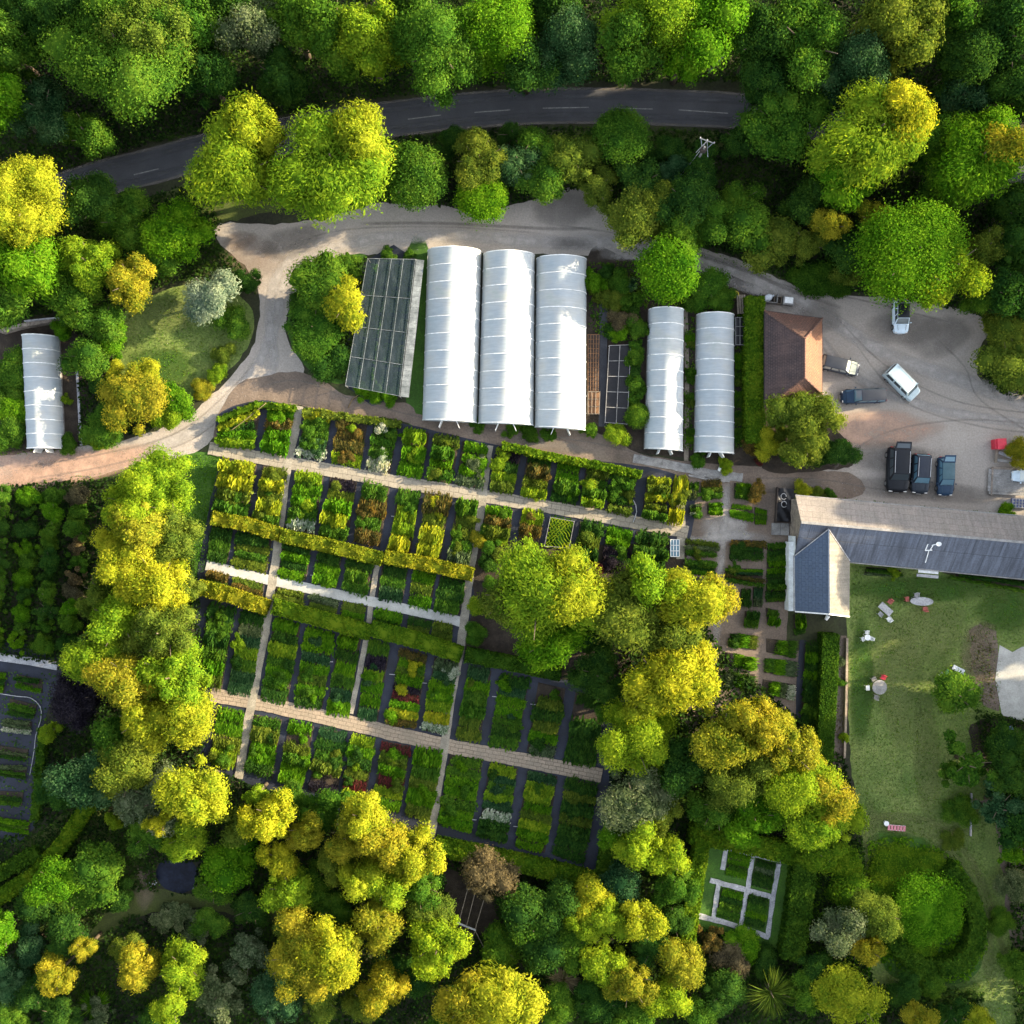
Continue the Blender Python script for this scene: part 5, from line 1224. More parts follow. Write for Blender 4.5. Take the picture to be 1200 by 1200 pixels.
# herb beds
HB = [((821, 565), (846, 563), (846, 584), (822, 586), 'uog', 'shrubby bed with rusty plants in the top left corner of the herb garden', 1.4),
      ((808, 566), (819, 566), (817, 584), (806, 584), 'gk', 'narrow grey-green bed left of the rusty bed, top of the herb garden', 1.2),
      ((860, 566), (878, 567), (878, 586), (860, 584), 'gbg', 'green herb bed at the drive end, beside the bronze-leaved bush', 1.2),
      ((857, 592), (882, 594), (882, 612), (855, 605), 'bbb', 'pale turf-like green bed, left half of the pair right of the herb path', .4),
      ((884, 594), (899, 598), (898, 615), (884, 614), 'bgb', 'darker green bed, right half of the pair right of the herb path', .7),
      ((828, 590), (846, 590), (846, 603), (829, 603), 'bbg', 'small bright green bed in the middle left of the herb garden', .8),
      ((808, 592), (822, 590), (820, 604), (808, 604), 'kgs', 'grey-green straggly bed beside the end of the garden path', .9),
      ((803, 632), (841, 636), (840, 653), (802, 649), 'okg', 'straw-flecked bed left of the herb path, below the pale crossing', .9),
      ((857, 632), (896, 634), (893, 656), (854, 655), 'udd', 'dark bed with a rusty corner right of the herb path', .9),
      ((800, 657), (839, 661), (838, 677), (812, 672), 'gdg', 'dim green bed just above the yellow trees beside the herb path', .8),
      ((850, 665), (893, 667), (894, 686), (849, 681), 'gtug', 'bed of mixed herbs with a red-brown clump, right of the herb path', .9),
      ((868, 690), (880, 691), (880, 712), (866, 710), 'dd', 'small dark herb bed touching the yellow tree', .8),
      ((882, 688), (894, 690), (893, 712), (882, 711), 'tk', 'pale blue-green herb patch beside the small dark bed', .8),
      ((873, 716), (889, 718), (888, 736), (871, 733), 'dg', 'small herb bed below the dark one near the yellow tree', .8),
      ((856, 742), (888, 745), (886, 762), (853, 757), 'dgo', 'oblong bed, topmost of three left of the lower herb path', .7),
      ((847, 763), (885, 771), (882, 786), (846, 779), 'pbg', 'oblong bright and dark bed, middle of three left of the lower herb path', .8),
      ((849, 788), (885, 790), (883, 810), (847, 803), 'kgd', 'oblong grey-green bed, lowest of three left of the lower herb path', .8),
      ((898, 748), (934, 752), (932, 772), (898, 764), 'xgg', 'oblong bed, topmost of three right of the lower herb path', .8),
      ((896, 771), (933, 776), (931, 794), (895, 788), 'gbk', 'oblong bed with pale clump, middle of three right of the lower herb path', .8),
      ((894, 796), (932, 802), (930, 820), (892, 813), 'xgks', 'oblong straggly bed, lowest of three right of the lower herb path', .8)]
for i, (a, b, c, d, rows, lab, tl) in enumerate(HB): quad_bed(a, b, c, d, rows, lab, tl, 'herb garden beds', 'herb_bed', vertical=i >= 14)
quad_bed((899, 638), (922, 636), (921, 705), (897, 706), 'gdgbgddgdg', 'long dark green bed along the white side wall of the gabled wing', .9)
quad_bed((897, 712), (912, 716), (912, 734), (899, 731), 'gb', 'rounded green bed at the lower left corner of the gabled wing', 1.0)
quad_bed((930, 720), (943, 720), (943, 742), (930, 745), 'gbd', 'green clump bed under the lower gable of the wing', 1.0)
quad_bed((943, 755), (966, 752), (962, 870), (938, 850), 'dgdgdddgdd', 'deep shaded bed between the dark strip and the tall clipped hedge', 1.1)
for y in (425, 600): pass
quad_bed((1015, 664), (1055, 668), (1058, 676), (1012, 674), 'dgk', 'planted border under the barn eaves left of the porch', 1.0)
quad_bed((1120, 672), (1200, 682), (1200, 692), (1118, 680), 'dg', 'shaded border under the barn eaves right of the porch', .9)
ribbon('dark_strip_path', [(941, 750), (937, 800), (936, 850)], .75, .06, 'membrane', .02, 3)
hedge('clipped_hedge', [(974, 746), (972, 800), (969, 850), (967, 890)], 1.9, 2.0, 'hedgedeep', 'tall straight clipped hedge between the herb garden and the lawn', a0=.10, ragged=.0)
hedge('clipped_hedge', [(885.5, 350), (885, 430), (886, 516)], 2.1, 2.2, 'hedge', 'tall bright green clipped hedge along the left side of the brick building', a0=.14, ragged=.05)
def wall(name, pix, w, h, mat, label, cat='wall'):
    pts = [P(x, y, h) for x, y in pix]; o0 = Vector((pts[0].x, pts[0].y, 0)); m = MB()
    for a, b in zip(pts[:-1], pts[1:]): a = a - o0; b = b - o0; a.z = b.z = h / 2; m.bar(a, b, w, h)
    o = m.build(name, mat); o.location = o0; tag(o, label, cat); LABELS[label] = 1
wall('brick_wall', [(993, 748), (992, 820), (990, 888)], .25, .5, 'redbrick_low' if False else 'brickpath', 'low brick edging wall between the tall hedge border and the lawn')
wall('stone_wall', [(0, 388), (25, 381), (55, 376), (85, 370)], .45, 1.1, 'stonewall', 'old stone wall above the lone polytunnel')
wall('timber_rail', [(28, 376), (55, 373), (83, 371)], .12, 1.6, 'palestone', 'pale timber rail fence above the stone wall', 'fence')
wall('concrete_kerb', [(-15, 768), (35, 775), (67, 781)], .9, .35, 'palestone', 'broad pale concrete kerb at the top of the lower left garden', 'kerb')
wall('water_channel', [(88, 410), (91, 450), (93, 490), (95, 522)], .28, .15, 'palestone', 'thin pale gutter line right of the lone polytunnel', 'gutter')
wall('stone_kerb', [(1139, 930), (1138, 980)], .15, .3, 'palestone', 'thin pale kerb edging bare soil on the right', 'kerb')

# west garden (lower left) beds
for i, (a, b, c, d, rows, lab) in enumerate([((20, 790), (50, 796), (50, 812), (18, 806), 'dxg', 'dim bed directly below the concrete kerb'), ((12, 818), (44, 826), (40, 842), (10, 836), 'xgd', 'dark bed in the loop of the grey hose'),
        ((6, 842), (38, 846), (36, 860), (4, 856), 'kks', 'silvery bed in the lower left garden'), ((-20, 784), (8, 788), (5, 812), (-22, 808), 'bdg', 'green bed cut by the left edge below the kerb'),
        ((-10, 872), (34, 878), (32, 890), (-12, 886), 'xkd', 'blue-grey bare bed in the lower left garden'), ((-10, 896), (32, 900), (30, 912), (-12, 908), 'kgd', 'dim striped bed third from the bottom of the lower left garden'),
        ((-10, 926), (28, 928), (26, 944), (-12, 942), 'xdg', 'dark bed at the bottom of the lower left garden'), ((-10, 956), (36, 962), (34, 976), (-12, 972), 'bgb', 'bright green strip bed below the lower left garden')]):
    quad_bed(a, b, c, d, rows, lab, .8, 'lower left garden beds')
curvy('garden_hose', [(-5, 812), (20, 816), (36, 818), (47, 828), (48, 842), (42, 862), (40, 880), (35, 908)], .15, .05, 'palestone', 'long grey hose looping around the lower left garden beds', 'hose')
curvy('garden_hose', [(40, 945), (46, 922), (60, 905), (72, 880)], .15, .045, 'straw', 'thin straw-coloured hose on the grass right of the lower left garden', 'hose')
hedge('hedge', [(50, 855), (45, 900), (40, 960)], .9, 1.1, 'hedgedeep', 'narrow hedge along the right side of the lower left garden', a0=.15, ragged=.15)
hedge('hedge', [(102, 945), (72, 990), (40, 1025), (-10, 1058)], 1.6, 1.4, 'hedge', 'long diagonal hedge in the lower left woodland, lower of the two', a0=.16, ragged=.12)
hedge('hedge', [(42, 1000), (20, 1012), (-10, 1030)], 1.6, 1.3, 'hedgedeep', 'short blue-green diagonal hedge at the left edge, upper of the two', a0=.16, ragged=.12)

# ================================================================== SQUARE GARDEN
sheet('square_garden_soil', [(828, 985), (850, 985), (928, 1008), (915, 1112), (808, 1080), (812, 1050)], .03, 'lawn_dark', .05, 50)
for i, (pts, w) in enumerate([([(850.5, 994), (846.5, 1019)], .55), ([(882, 1000), (876, 1040), (868, 1085)], .55), ([(912.5, 1012), (905, 1055), (899.5, 1098)], .55), ([(832, 1031), (868, 1041), (905, 1051)], .6), ([(842, 1034), (835.5, 1077)], .55), ([(816, 1072), (860, 1084), (901, 1098)], .6), ([(852, 994.5), (915, 1010)], .3)]):
    ribbon('stone_slab_path', pts, w, .10 + .006 * i, 'palestone', .05, i)
for i, (a, b, c, d, rows, lab) in enumerate([((855, 998), (879, 1004), (874, 1030), (850, 1024), 'gbgb', 'grassy plot, top left of the square stone-edged garden'), ((886, 1006), (908, 1012), (903, 1044), (880, 1036), 'dkdd', 'dark plot, top right of the square stone-edged garden'),
        ((846, 1040), (871, 1046), (865, 1078), (839, 1072), 'gdgg', 'green plot, lower left of the square stone-edged garden'), ((876, 1048), (900, 1055), (895, 1088), (871, 1082), 'dggd', 'green plot, lower right of the square stone-edged garden')]):
    quad_bed(a, b, c, d, rows, lab, .6, 'plots of the square garden')
SG = 'hedges around the square garden'
hedge('hedge', [(824, 984), (815, 1040), (806, 1105)], 1.7, 1.9, 'hedge', 'thick hedge on the left side of the square stone-edged garden', a0=.15, ragged=.1, group=SG)
hedge('hedge', [(812, 978), (870, 988), (945, 1006)], 2.2, 1.9, 'hedge', 'thick hedge on the top side of the square stone-edged garden', a0=.15, ragged=.1, group=SG)
hedge('hedge', [(944, 1016), (938, 1070), (930, 1122)], 2.6, 2.3, 'hedgedeep', 'thick tall hedge on the right side of the square stone-edged garden', a0=.15, ragged=.1, group=SG)
# rounded hedge mound with curved outer hedge
hedge('hedge', [(1115, 1020), (1135, 1045), (1148, 1080), (1144, 1110), (1128, 1130), (1105, 1136)], 1.8, 2.0, 'hedgedeep', 'curved outer hedge wrapping the round hedge mound on the lower right', a0=.15, ragged=.08)
hedge('hedge', [(1046, 1098), (1062, 1120), (1080, 1132), (1098, 1136)], 2.0, 1.4, 'hedgedeep', 'low hedge arc below the round hedge mound', a0=.16, ragged=.1)
# timber pergola frame over dark soil
t = place('pergola_frame', 547, 1086, 'bare timber frame of thin rails over dark soil below the garden', 'pergola')
o0 = Vector((P(547, 1086).x, P(547, 1086).y, .03))
T = lambda x, y, z: P(x, y, z) - o0
m = MB(); m.bar(T(535, 1081, 2.2), T(557.5, 1090, 2.2), .16); m.build('beam', 'palestone', t)
for a, b in (((548, 1042), (537.5, 1082)), ((557.5, 1043), (547, 1084)), ((571, 1041), (556.5, 1090))): m = MB(); m.bar(T(*a, 2.12), T(*b, 2.12), .08); m.build('rail', 'wood', t)
m = MB(); m.bar(T(557, 1043, 2.2) + Vector((-1, .1, 0)), T(571, 1041, 2.2) + Vector((.1, 0, 0)), .12); m.build('beam', 'wood', t)
for a in ((535, 1081), (557.5, 1090), (547, 1042), (571, 1041)): m = MB(); q = T(*a, 2.15); m.bar((q.x, q.y, -.03), q, .12); m.build('post', 'wood', t)
m = MB(); m.bar(T(557, 1091, 2.1), T(571, 1118, .1), .08); m.build('brace', 'wood', t); m = MB(); m.bar(T(557, 1090, 2.1), T(551, 1108, .1), .07); m.build('brace', 'wood', t)

# ================================================================== POLES AND WIRES
def htower(px, py, h, label):
    top = P(px, py, h); t = empty('utility_pole', (top.x, top.y, 0)); tag(t, label, 'utility pole'); LABELS[label] = 1
    m = MB(); m.tube([(0, 0, 0), (0, 0, h)], [.16, .11], 10); m.build('post', 'greywood', t)
    a = .35; d = Vector((math.cos(-a), math.sin(-a), 0)); n = Vector((-d.y, d.x, 0))
    m = MB(); m.bar(n * .7 - d * .8 + Vector((0, 0, h)), n * .7 + d * .8 + Vector((0, 0, h)), .10); m.build('crossarm', 'greyslat', t)
    m = MB(); m.bar(-d * .3 + Vector((0, 0, h - .3)), n * .7 - d * .7 + Vector((0, 0, h)), .08); m.bar(d * .3 + Vector((0, 0, h - .3)), n * .7 + d * .7 + Vector((0, 0, h)), .08); m.bar(-n * .9 - d * .7 + Vector((0, 0, h - .1)), n * .7 + Vector((0, 0, h)), .06); m.bar(-n * .9 + d * .7 + Vector((0, 0, h - .1)), n * .7 + Vector((0, 0, h)), .06); m.build('bracing', 'greyslat', t)
    m = MB(); m.box((0, 0, h - .9), (.6, .5, .8)); m.build('transformer', 'darkwood', t)
    for s in (-.8, 0, .8): m = MB(); p = n * .7 + d * s + Vector((0, 0, h + .15)); m.disc(p, .07, .25, 8); m.build('insulator', 'palestone', t)
    return top + n * .7
tp = htower(826, 172, 7.5, 'grey utility pole head with crossarm rising between trees south of the lane')
w = MB(); e = P(795, 208, 2.5); pts = [tp.lerp(e, k / 10) - Vector((0, 0, 1.2 * math.sin(math.pi * k / 10))) for k in range(11)]; w.tube([p - Vector((tp.x, tp.y, 0)) for p in pts], .035, 5)
o = w.build('stay_wire', 'palestone'); o.location = (tp.x, tp.y, 0); tag(o, 'pale stay wire slanting down to the left from the utility pole', 'wire')
b0 = P(828, 87); b1 = P(857, 56, 7.0); m = MB(); m.tube([(0, 0, -.2), (b1 - b0)], [.09, .06], 8); t = empty('leaning_pole', b0); tag(t, 'slim pale leaning pole beside the bright tree above the lane', 'pole'); m.build('shaft', 'palestone', t, smooth=True)
m = MB(); m.box(b1 - b0, (.3, .12, .1)); m.build('cap', 'steel', t)
# ================================================================== TREES AND SHRUBS
# px py radius_px height kind style | label
TREES = '''
150 62 73 17 green broad|huge dense tree by the top left corner with a sunlit ochre right side
185 50 44 17.5 olive broad|ochre-green sunlit half-crown leaning against the huge top left tree
100 18 34 14 deep broad|dark tree at the top edge left of the huge top left tree
40 25 40 12 deep tufty|very dark crown in the top left corner
2 50 34 14 green broad|green crown cut by the left edge near the top left corner
5 122 32 13 bright broad|bright green crown cut by the left edge above the yellow tree
48 132 36 10 teal tufty|blue-green tree between the left-edge crowns and the huge top left tree
72 150 20 8 green tufty|small mid-green tree at the left end of the lane
105 158 26 9 green broad|low green crown just above the left end of the lane
228 40 36 14 green broad|tall narrow-looking green tree right of the huge ochre tree
245 92 32 11 deep tufty|drooping dark green tree directly above the left lime tree
300 38 36 13 grey broad|pale grey-green crown at the top edge above the left lime tree
268 15 30 13 deep broad|dark crown at the top edge between two paler trees
345 30 38 13 green tufty|ragged green tree at the top edge above the pair of lime trees
330 90 30 10 deep tufty|dark tree filling the gap above the pair of lime trees
392 45 40 14 green broad|green tree at the top, left neighbour of the lime-tipped crown
432 52 38 15 lime broad|lime-tipped rounded crown at the top, left of the widest green tree
480 15 28 14 green broad|small green crown on the top edge between two large ones
517 60 56 16 green broad|very wide fresh green tree above the middle of the lane, left half
580 38 52 16 bright broad|very wide fresh green tree above the middle of the lane, right half
618 75 36 12 deep broad|green crown hanging low over the lane in the middle
664 55 40 13 teal broad|dark blue-green tree above the lane between the wide green and bright maple trees
650 10 34 13 deep broad|dark crown on the top edge in the middle right
735 55 36 14 green broad|green tree touching the left of the bright maple above the lane
772 22 52 15 lime broad|bright yellow-green maple at the top, its left and main crown
835 22 50 15 bright broad|bright green maple limb reaching right along the top edge
802 60 30 13 bright broad|bright green lobe hanging toward the slim leaning pole
885 48 38 13 deep broad|dark tree right of the bright maple
900 92 34 11 deep tufty|dark low tree beside the end of the visible lane
948 52 50 15 green broad|dense grey-green tree at the top, left of the ochre-topped crown
1000 85 42 13 teal broad|dusky tree above the big yellow tree near the top right
1050 35 50 16 olive broad|large ochre-topped tree near the top right
1100 12 32 14 green broad|green crown on the top edge right of the ochre-topped tree
1128 70 42 12 deep broad|very dark tree between the ochre-topped tree and the right edge
1172 35 40 14 deep broad|dark green crown in the top right corner
1192 100 34 12 deep tufty|dark crown on the right edge below the corner
1120 118 28 9 teal tufty|low dark tree above the right-hand yellow tree
281 198 58 13 lime feather|left one of the two big lime-green trees beside the lane
296 158 34 14 yellow feather|lime top branch of the left tree of the lime pair
393 194 62 14 lime feather|right and more golden of the two big lime trees beside the lane
424 172 42 14.8 yellow feather|golden right shoulder of the lime pair
24 236 52 14 yellow tufty|brilliant yellow tree cut by the left edge below the lane
30 310 44 10 bright feather|vivid green tree below the brilliant yellow one on the left edge
8 350 30 8 green feather|green crown on the left edge above the old stone wall
108 236 32 8 deep broad|rounded dark tree just below the left end of the lane
150 258 34 7 green tufty|shaded tree between the dark rounded tree and the lit shrub
208 272 36 8 bright tufty|green tree with yellow top right of the shaded tree, near the drive corner
180 305 28 6 green tufty|mid-green tree below the yellow-topped one
106 308 33 9 lime tufty|yellow-green tree left of the orange-gold one
152 332 30 9 gold tufty|orange-gold topped tree above the round lawn
90 350 34 7 green feather|green tree leaning over the old stone wall
120 375 26 6 green tufty|green tree at the left edge of the round lawn
246 348 33 5.5 silver feather|silver-leaved willow on the round lawn
275 378 20 2.6 green tufty|low green bush right of the silver willow
262 415 14 1.5 olive tufty|low border bush along the lower right rim of the round lawn
290 330 16 2.4 deep tufty|dark bush above the silver willow at the drive edge
238 455 13 1.6 gold tufty|golden border shrub on the lower rim of the round lawn
255 437 12 1.5 lime tufty|yellowish border shrub between the golden one and the drive curve
106 418 24 5 green broad|green bush right of the lone polytunnel, upper one
130 398 20 4 bright broad|bright bush on the left rim of the round lawn
122 452 18 3.5 deep broad|dark bush in the middle of the border right of the lone polytunnel
158 470 36 6 gold tufty|golden-buff rounded tree above the drive, right of the lone polytunnel
175 440 18 4.5 yellow tufty|small yellow crown above the golden-buff tree
135 440 15 3.2 yellow tufty|small bright yellow bush left of the golden-buff tree
205 470 23 4 bright broad|fresh green bush between the golden-buff tree and the round lawn
200 490 18 3.4 lime broad|yellow-green bush on the drive edge right of the golden-buff tree
125 500 26 3.5 green tufty|green bush on the drive edge below the golden-buff tree
116 520 10 1.5 lime tufty|small lime bush at the drive edge near the pale gutter line
72 384 14 2.8 bright tufty|bright green bush overhanging the top of the lone polytunnel
77 468 7 1 lime tufty|little lime plant at the right side of the lone polytunnel
80 520 12 1.6 green tufty|low green plant at the lower right corner of the lone polytunnel
12 435 24 2.6 green broad|upper green shrub mass left of the lone polytunnel
-4 470 22 2.6 green broad|middle green shrub on the left edge beside the lone polytunnel
14 478 22 2.6 bright broad|middle green shrub beside the lone polytunnel
14 508 22 2.4 green broad|lowest green shrub beside the lone polytunnel
190 566 44 10 lime tufty|olive-gold crown at the top of the long golden tree belt
160 592 40 12 lime tufty|lime crown second from the top of the long golden tree belt
165 620 30 13.5 gold tufty|peach-tipped crown in the upper golden tree belt
150 650 42 12.5 yellow tufty|bright yellow crown in the middle of the golden tree belt
200 630 32 10 olive tufty|olive crown on the right flank of the golden tree belt
185 680 38 12 yellow tufty|bright yellow crown lower middle of the golden tree belt
218 690 18 6 olive tufty|small olive crown between the golden belt and the grass strip
120 698 24 9 olive tufty|olive crown on the left flank of the golden tree belt
140 728 34 11 lime tufty|yellow-green crown at the waist of the golden tree belt
196 738 40 11.5 olive tufty|broad olive-green crown at the waist of the golden tree belt
118 772 34 10 lime tufty|green-gold crown low on the left of the golden belt
150 795 36 12 gold tufty|deep gold crown low in the golden belt
205 790 38 12 lime tufty|lime-gold crown low on the right of the golden belt beside the garden
215 838 36 11 yellow tufty|yellow crown where the lower brick path begins
168 842 34 10 yellow tufty|yellow crown left of the start of the lower brick path
140 868 30 8 green tufty|green crown under the bottom of the golden belt
90 820 31 7 plum broad|dark plum-coloured tree left of the golden belt
58 858 12 3.2 lime tufty|small lime bush beside the lower left garden hose
100 912 38 9 teal broad|blue-green tree below the plum-coloured one
72 925 24 5 deep tufty|dark shrub right of the narrow hedge in the lower left
150 900 38 10 olive tufty|grey-olive tree right of the blue-green one
178 938 36 9 grey tufty|grey-green tree left of the brilliant yellow lower tree
230 925 38 12.5 yellow tufty|brilliant yellow tree just below the lower left corner of the garden
190 962 16 10 yellow tufty|small yellow tip below the grey-green tree
222 978 24 8 lime tufty|yellow-green lobed tree above the dark pond
205 990 16 7 lime tufty|small lime crown touching the dark pond
176 975 22 7 green tufty|green crown at the upper left of the dark pond
133 961 10 3.2 lime tufty|tiny lime bush left of the clearing by the pond
318 957 29 12 yellow tufty|glowing yellow tree under the bottom left garden beds
288 968 24 8 olive tufty|soft olive crown left of the glowing yellow tree
300 932 12 8 lime tufty|small lime crown at the lower end of the left garden path
358 975 22 9 gold tufty|gold crown right of the glowing yellow tree
345 932 18 4 green tufty|green shrub at the foot of the bottom left beds
380 950 26 5 green tufty|shaded green tree between the two yellow groups below the garden
328 1008 22 8 yellow tufty|yellow-centred small tree below the glowing yellow tree
338 1045 28 8 lime tufty|yellow-green tree below the yellow-centred small one
365 1040 24 5 green tufty|dull green tree right of the yellow-green one
268 1018 30 5 bright broad|round bright green tree right of the dark pond
250 1040 20 3.5 green broad|lower green bush right of the dark pond
205 1075 24 2.2 grey loose|white-flecked flowering shrub below the pond path
228 1092 18 2.0 grey loose|second white-flecked shrub beside the green bush below the pond
248 1080 19 3.4 green tufty|green bush right of the white-flecked shrubs
65 1032 32 6 bright broad|light green tree left of the clearing, lower left woodland
112 1015 30 5.5 green broad|mid-green tree on the left edge of the clearing
95 1048 26 4 green broad|green bush below the mid-green tree of the clearing
142 1052 18 3 deep broad|dark bush in front of the clearing
40 1060 24 4 deep broad|dark bush below the long diagonal hedge
4 1092 22 7 bright broad|vivid green crown on the left edge low down
36 1108 22 4.5 teal broad|blue-green bush right of the vivid left-edge crown
66 1140 22 8 gold tufty|orange-gold crown low on the left
100 1112 14 7 gold tufty|smaller orange-gold crown above the other
80 1095 26 5 deep tufty|dark tree above the two orange-gold crowns
35 1165 24 5 deep tufty|dark bush in the lower left corner region
5 1150 26 5 teal tufty|dusky bush on the left edge near the corner
8 1190 22 5 green tufty|green bush in the bottom left corner
68 1190 24 5 deep tufty|dark bush on the bottom edge left of the spiky plant
160 1132 24 8 gold tufty|yellow-gold pointed tree, left of the lower yellow pair
150 1110 18 5 olive tufty|olive top above the yellow-gold pointed tree
215 1135 30 8 lime tufty|tall lime-yellow tree in the bottom left woodland
200 1178 22 8 lime tufty|lime-tipped tree on the bottom edge below the tall lime-yellow one
255 1165 30 5 grey loose|grey-green open shrub on the bottom edge
290 1120 26 5 grey loose|sage-grey shrub right of the tall lime-yellow tree
325 1165 30 6 teal tufty|blue-green bush on the bottom edge left of centre
355 1125 42 10 gold tufty|big gold-olive tree in the lower left middle, left part
388 1115 34 11 yellow tufty|yellow right half of the big gold-olive tree
378 1170 24 6 olive tufty|olive-grey bush below the big gold-olive tree
345 1085 24 5 olive tufty|dull olive tree above the big gold-olive tree
295 1065 22 3.5 deep broad|dark bush right of the pond path
115 1185 18 3 grey loose|pale bush on the bottom edge beside the spiky plant
180 1195 18 3 deep tufty|dark shrub on the bottom edge between lime tips
430 962 30 11 yellow tufty|golden tree under the bottom middle garden beds
408 985 24 10 gold tufty|gold crown left in the yellow cluster under the garden
452 984 28 11 gold tufty|bright gold crown in the middle of the yellow cluster under the garden
487 1006 31 11 yellow tufty|bright yellow crown at the right of the cluster under the garden
425 1025 26 10 yellow tufty|yellow crown low left in the cluster under the garden
455 1030 28 9 lime tufty|lime crown low middle in the cluster under the garden
490 1040 26 7 green tufty|green underside crown of the cluster beside the dark soil
395 1012 22 8 olive tufty|olive crown at the left flank of the yellow cluster
445 1080 28 8 gold tufty|straw-gold rounded tree below the yellow cluster
402 1110 22 9 gold tufty|gold tree directly right of the big gold-olive pair
395 1065 22 5 green tufty|dark green tree in the gap under the yellow cluster
448 1155 26 8 gold tufty|straw-gold tree on the lower edge left of centre
425 1175 22 5 olive tufty|olive bush at the foot of the straw-gold tree
504 1062 28 6 olive tufty|olive tree beside the pergola frame
512 1108 35 9 lime tufty|rounded yellow-green tree left of the pergola brace
488 1145 24 5 deep broad|dark tree below the rounded yellow-green one
545 1170 34 9 gold feather|dusty gold tree on the bottom edge, left of the larger one
596 1172 44 10 yellow feather|large dusty gold tree on the bottom edge near the centre
525 1195 24 6 green tufty|green bush on the bottom edge left of the dusty gold tree
575 1022 30 5 dry tufty|brownish twiggy tree overhanging the hedge and dark soil
585 1110 26 3.5 green feather|dark green drooping plant right of the pergola brace
612 1065 30 6 deep broad|dark bushy tree right of the dark soil, upper one
625 1085 24 6 green broad|green-flecked tree beside the dark bushy one
655 1060 30 6 deep tufty|dark tree under the wide bottom hedge
640 1110 30 5 deep broad|dark tree in the lower centre woodland
668 1105 28 5 green broad|mid dark tree left of the gold-flecked columns
690 1050 26 6 yellow tufty|yellow-flecked tree below the right end of the bottom hedge, upper one
684 1085 20 7 lime tufty|yellow-flecked tree below the right end of the bottom hedge, lower one
715 1075 24 7 lime tufty|second column of the yellow-flecked trees
752 1080 26 8 yellow tufty|third column of the yellow-flecked trees, near the square garden
725 1035 26 5 teal broad|blue-green tree above the second yellow-flecked column
765 1110 22 5 deep tufty|dark tree below the third yellow-flecked column
705 1128 24 6 lime broad|green-yellow tree left of the straw crown, bottom right of centre
738 1152 28 7 gold tufty|straw-olive crown at the bottom right of centre
795 1130 30 6 gold tufty|buff-gold tree below the left hedge of the square garden
780 1165 26 6 lime tufty|yellow-green tree on the bottom edge below the buff-gold tree
700 1175 28 4.5 deep tufty|dark bush on the bottom edge right of the big dusty gold tree
745 1190 24 4.5 green broad|green bush on the bottom edge below the straw-olive crown
655 1175 24 4 green tufty|green bush beside the dead pinkish shrub
790 1040 24 6 green tufty|green tree touching the left hedge of the square garden
788 1075 20 5 deep broad|dark tree left of the square garden
780 1000 24 8 lime tufty|lime crown above the left hedge of the square garden
630 700 64 12 lime feather|big lime-yellow tree standing in the middle of the garden
672 684 42 12.5 yellow feather|bright yellow right shoulder of the big central lime tree
595 700 32 10 olive feather|olive left flank of the big central lime tree
645 752 38 8.5 bright feather|green lower lobe of the big central lime tree
742 712 46 11 olive feather|olive tree right of the big central lime tree
758 682 28 12 lime feather|lime top of the olive tree right of the central one
812 705 42 12 yellow feather|golden-yellow tree beside the herb garden path
785 690 22 12.5 lime feather|small lime peak between the olive and golden-yellow trees
842 700 26 9 gold feather|golden branch tips reaching over the herb garden path
790 748 34 10 olive feather|olive middle crown below the golden-yellow tree
775 795 42 11 yellow feather|yellow crown south of the olive middle crown
815 790 34 11 yellow feather|pure yellow crown beside the lower herb beds
745 868 44 9.5 lime tufty|lime round tree at the right end of the lower brick path
755 825 26 10 yellow tufty|yellow crown on top of the lime round tree
700 790 32 6 deep tufty|dark tree between the central tree and the lime round tree
690 745 24 5 deep tufty|dark bush between the central and olive trees
715 835 16 5 green tufty|small green bush left of the lime round tree
695 720 22 5 dry tufty|brownish shaded crown right of the central tree
742 935 38 8 grey tufty|grey-green tree below the lime round tree
745 985 28 8.5 lime tufty|lime-topped tree under the grey-green one
718 975 18 6 bright tufty|bright green small crown beside the lower right garden hedge
772 955 24 7 olive tufty|olive crown right of the grey-green tree
770 915 28 6 green broad|green tree in the shade of the big gold tree
800 895 36 8 deep broad|dark green tree left of the big gold tree
848 862 38 12 gold tufty|golden upper left crown of the big tree below the herb garden
885 850 30 12.5 gold tufty|orange-gold top crown of the big tree below the herb garden
918 872 38 11.5 gold tufty|orange-gold right crown of the big tree below the herb garden
862 905 42 10 olive tufty|olive middle crown of the big tree below the herb garden
925 915 42 10.5 lime tufty|yellow-green lower right crown of the big tree below the herb garden
970 930 30 9.5 gold tufty|gold tip of the big tree reaching over the lawn
950 962 32 9 lime tufty|yellow-green skirt of the big tree above the square garden
985 955 26 6 lime tufty|soft yellow-green crown spilling on to the lawn
880 955 34 8 bright tufty|green skirt of the big tree above the top hedge
840 945 30 7 green tufty|green left skirt of the big tree
960 1000 24 4 hedge broad|green shrub at the upper right corner of the square garden hedges
985 1010 24 2.5 hedge broad|low green shrub right of the square garden
995 1045 26 2.5 hedge broad|low green shrub left of the hedge mound
1030 1072 31 6.5 olive tufty|gold-edged olive tree left of the round hedge mound, upper one
985 1090 30 6.5 grey tufty|grey-olive tree left of the round hedge mound, lower one
1012 1110 20 6 gold tufty|gold edge of the grey-olive tree
990 1160 34 6 yellow broad|yellow-flowering tree at the bottom right
1012 1180 22 5.5 lime broad|yellow-green companion of the yellow-flowering tree
945 1165 24 5 green tufty|green tree right of the bare golden twigs
960 1130 22 4.5 deep broad|dark bush under the tall hedge of the square garden
1078 1195 22 5 gold tufty|gold bush on the bottom edge at the right
1115 1190 20 3.5 deep tufty|dark shrub on the bottom edge at the right
1148 1195 18 4 yellow tufty|yellow-tipped bush on the bottom edge at far right
1090 1150 18 2.6 green tufty|green bush under the low hedge arc
1058 1160 20 3.2 deep tufty|dark bush on the lower edge left of the gold bush
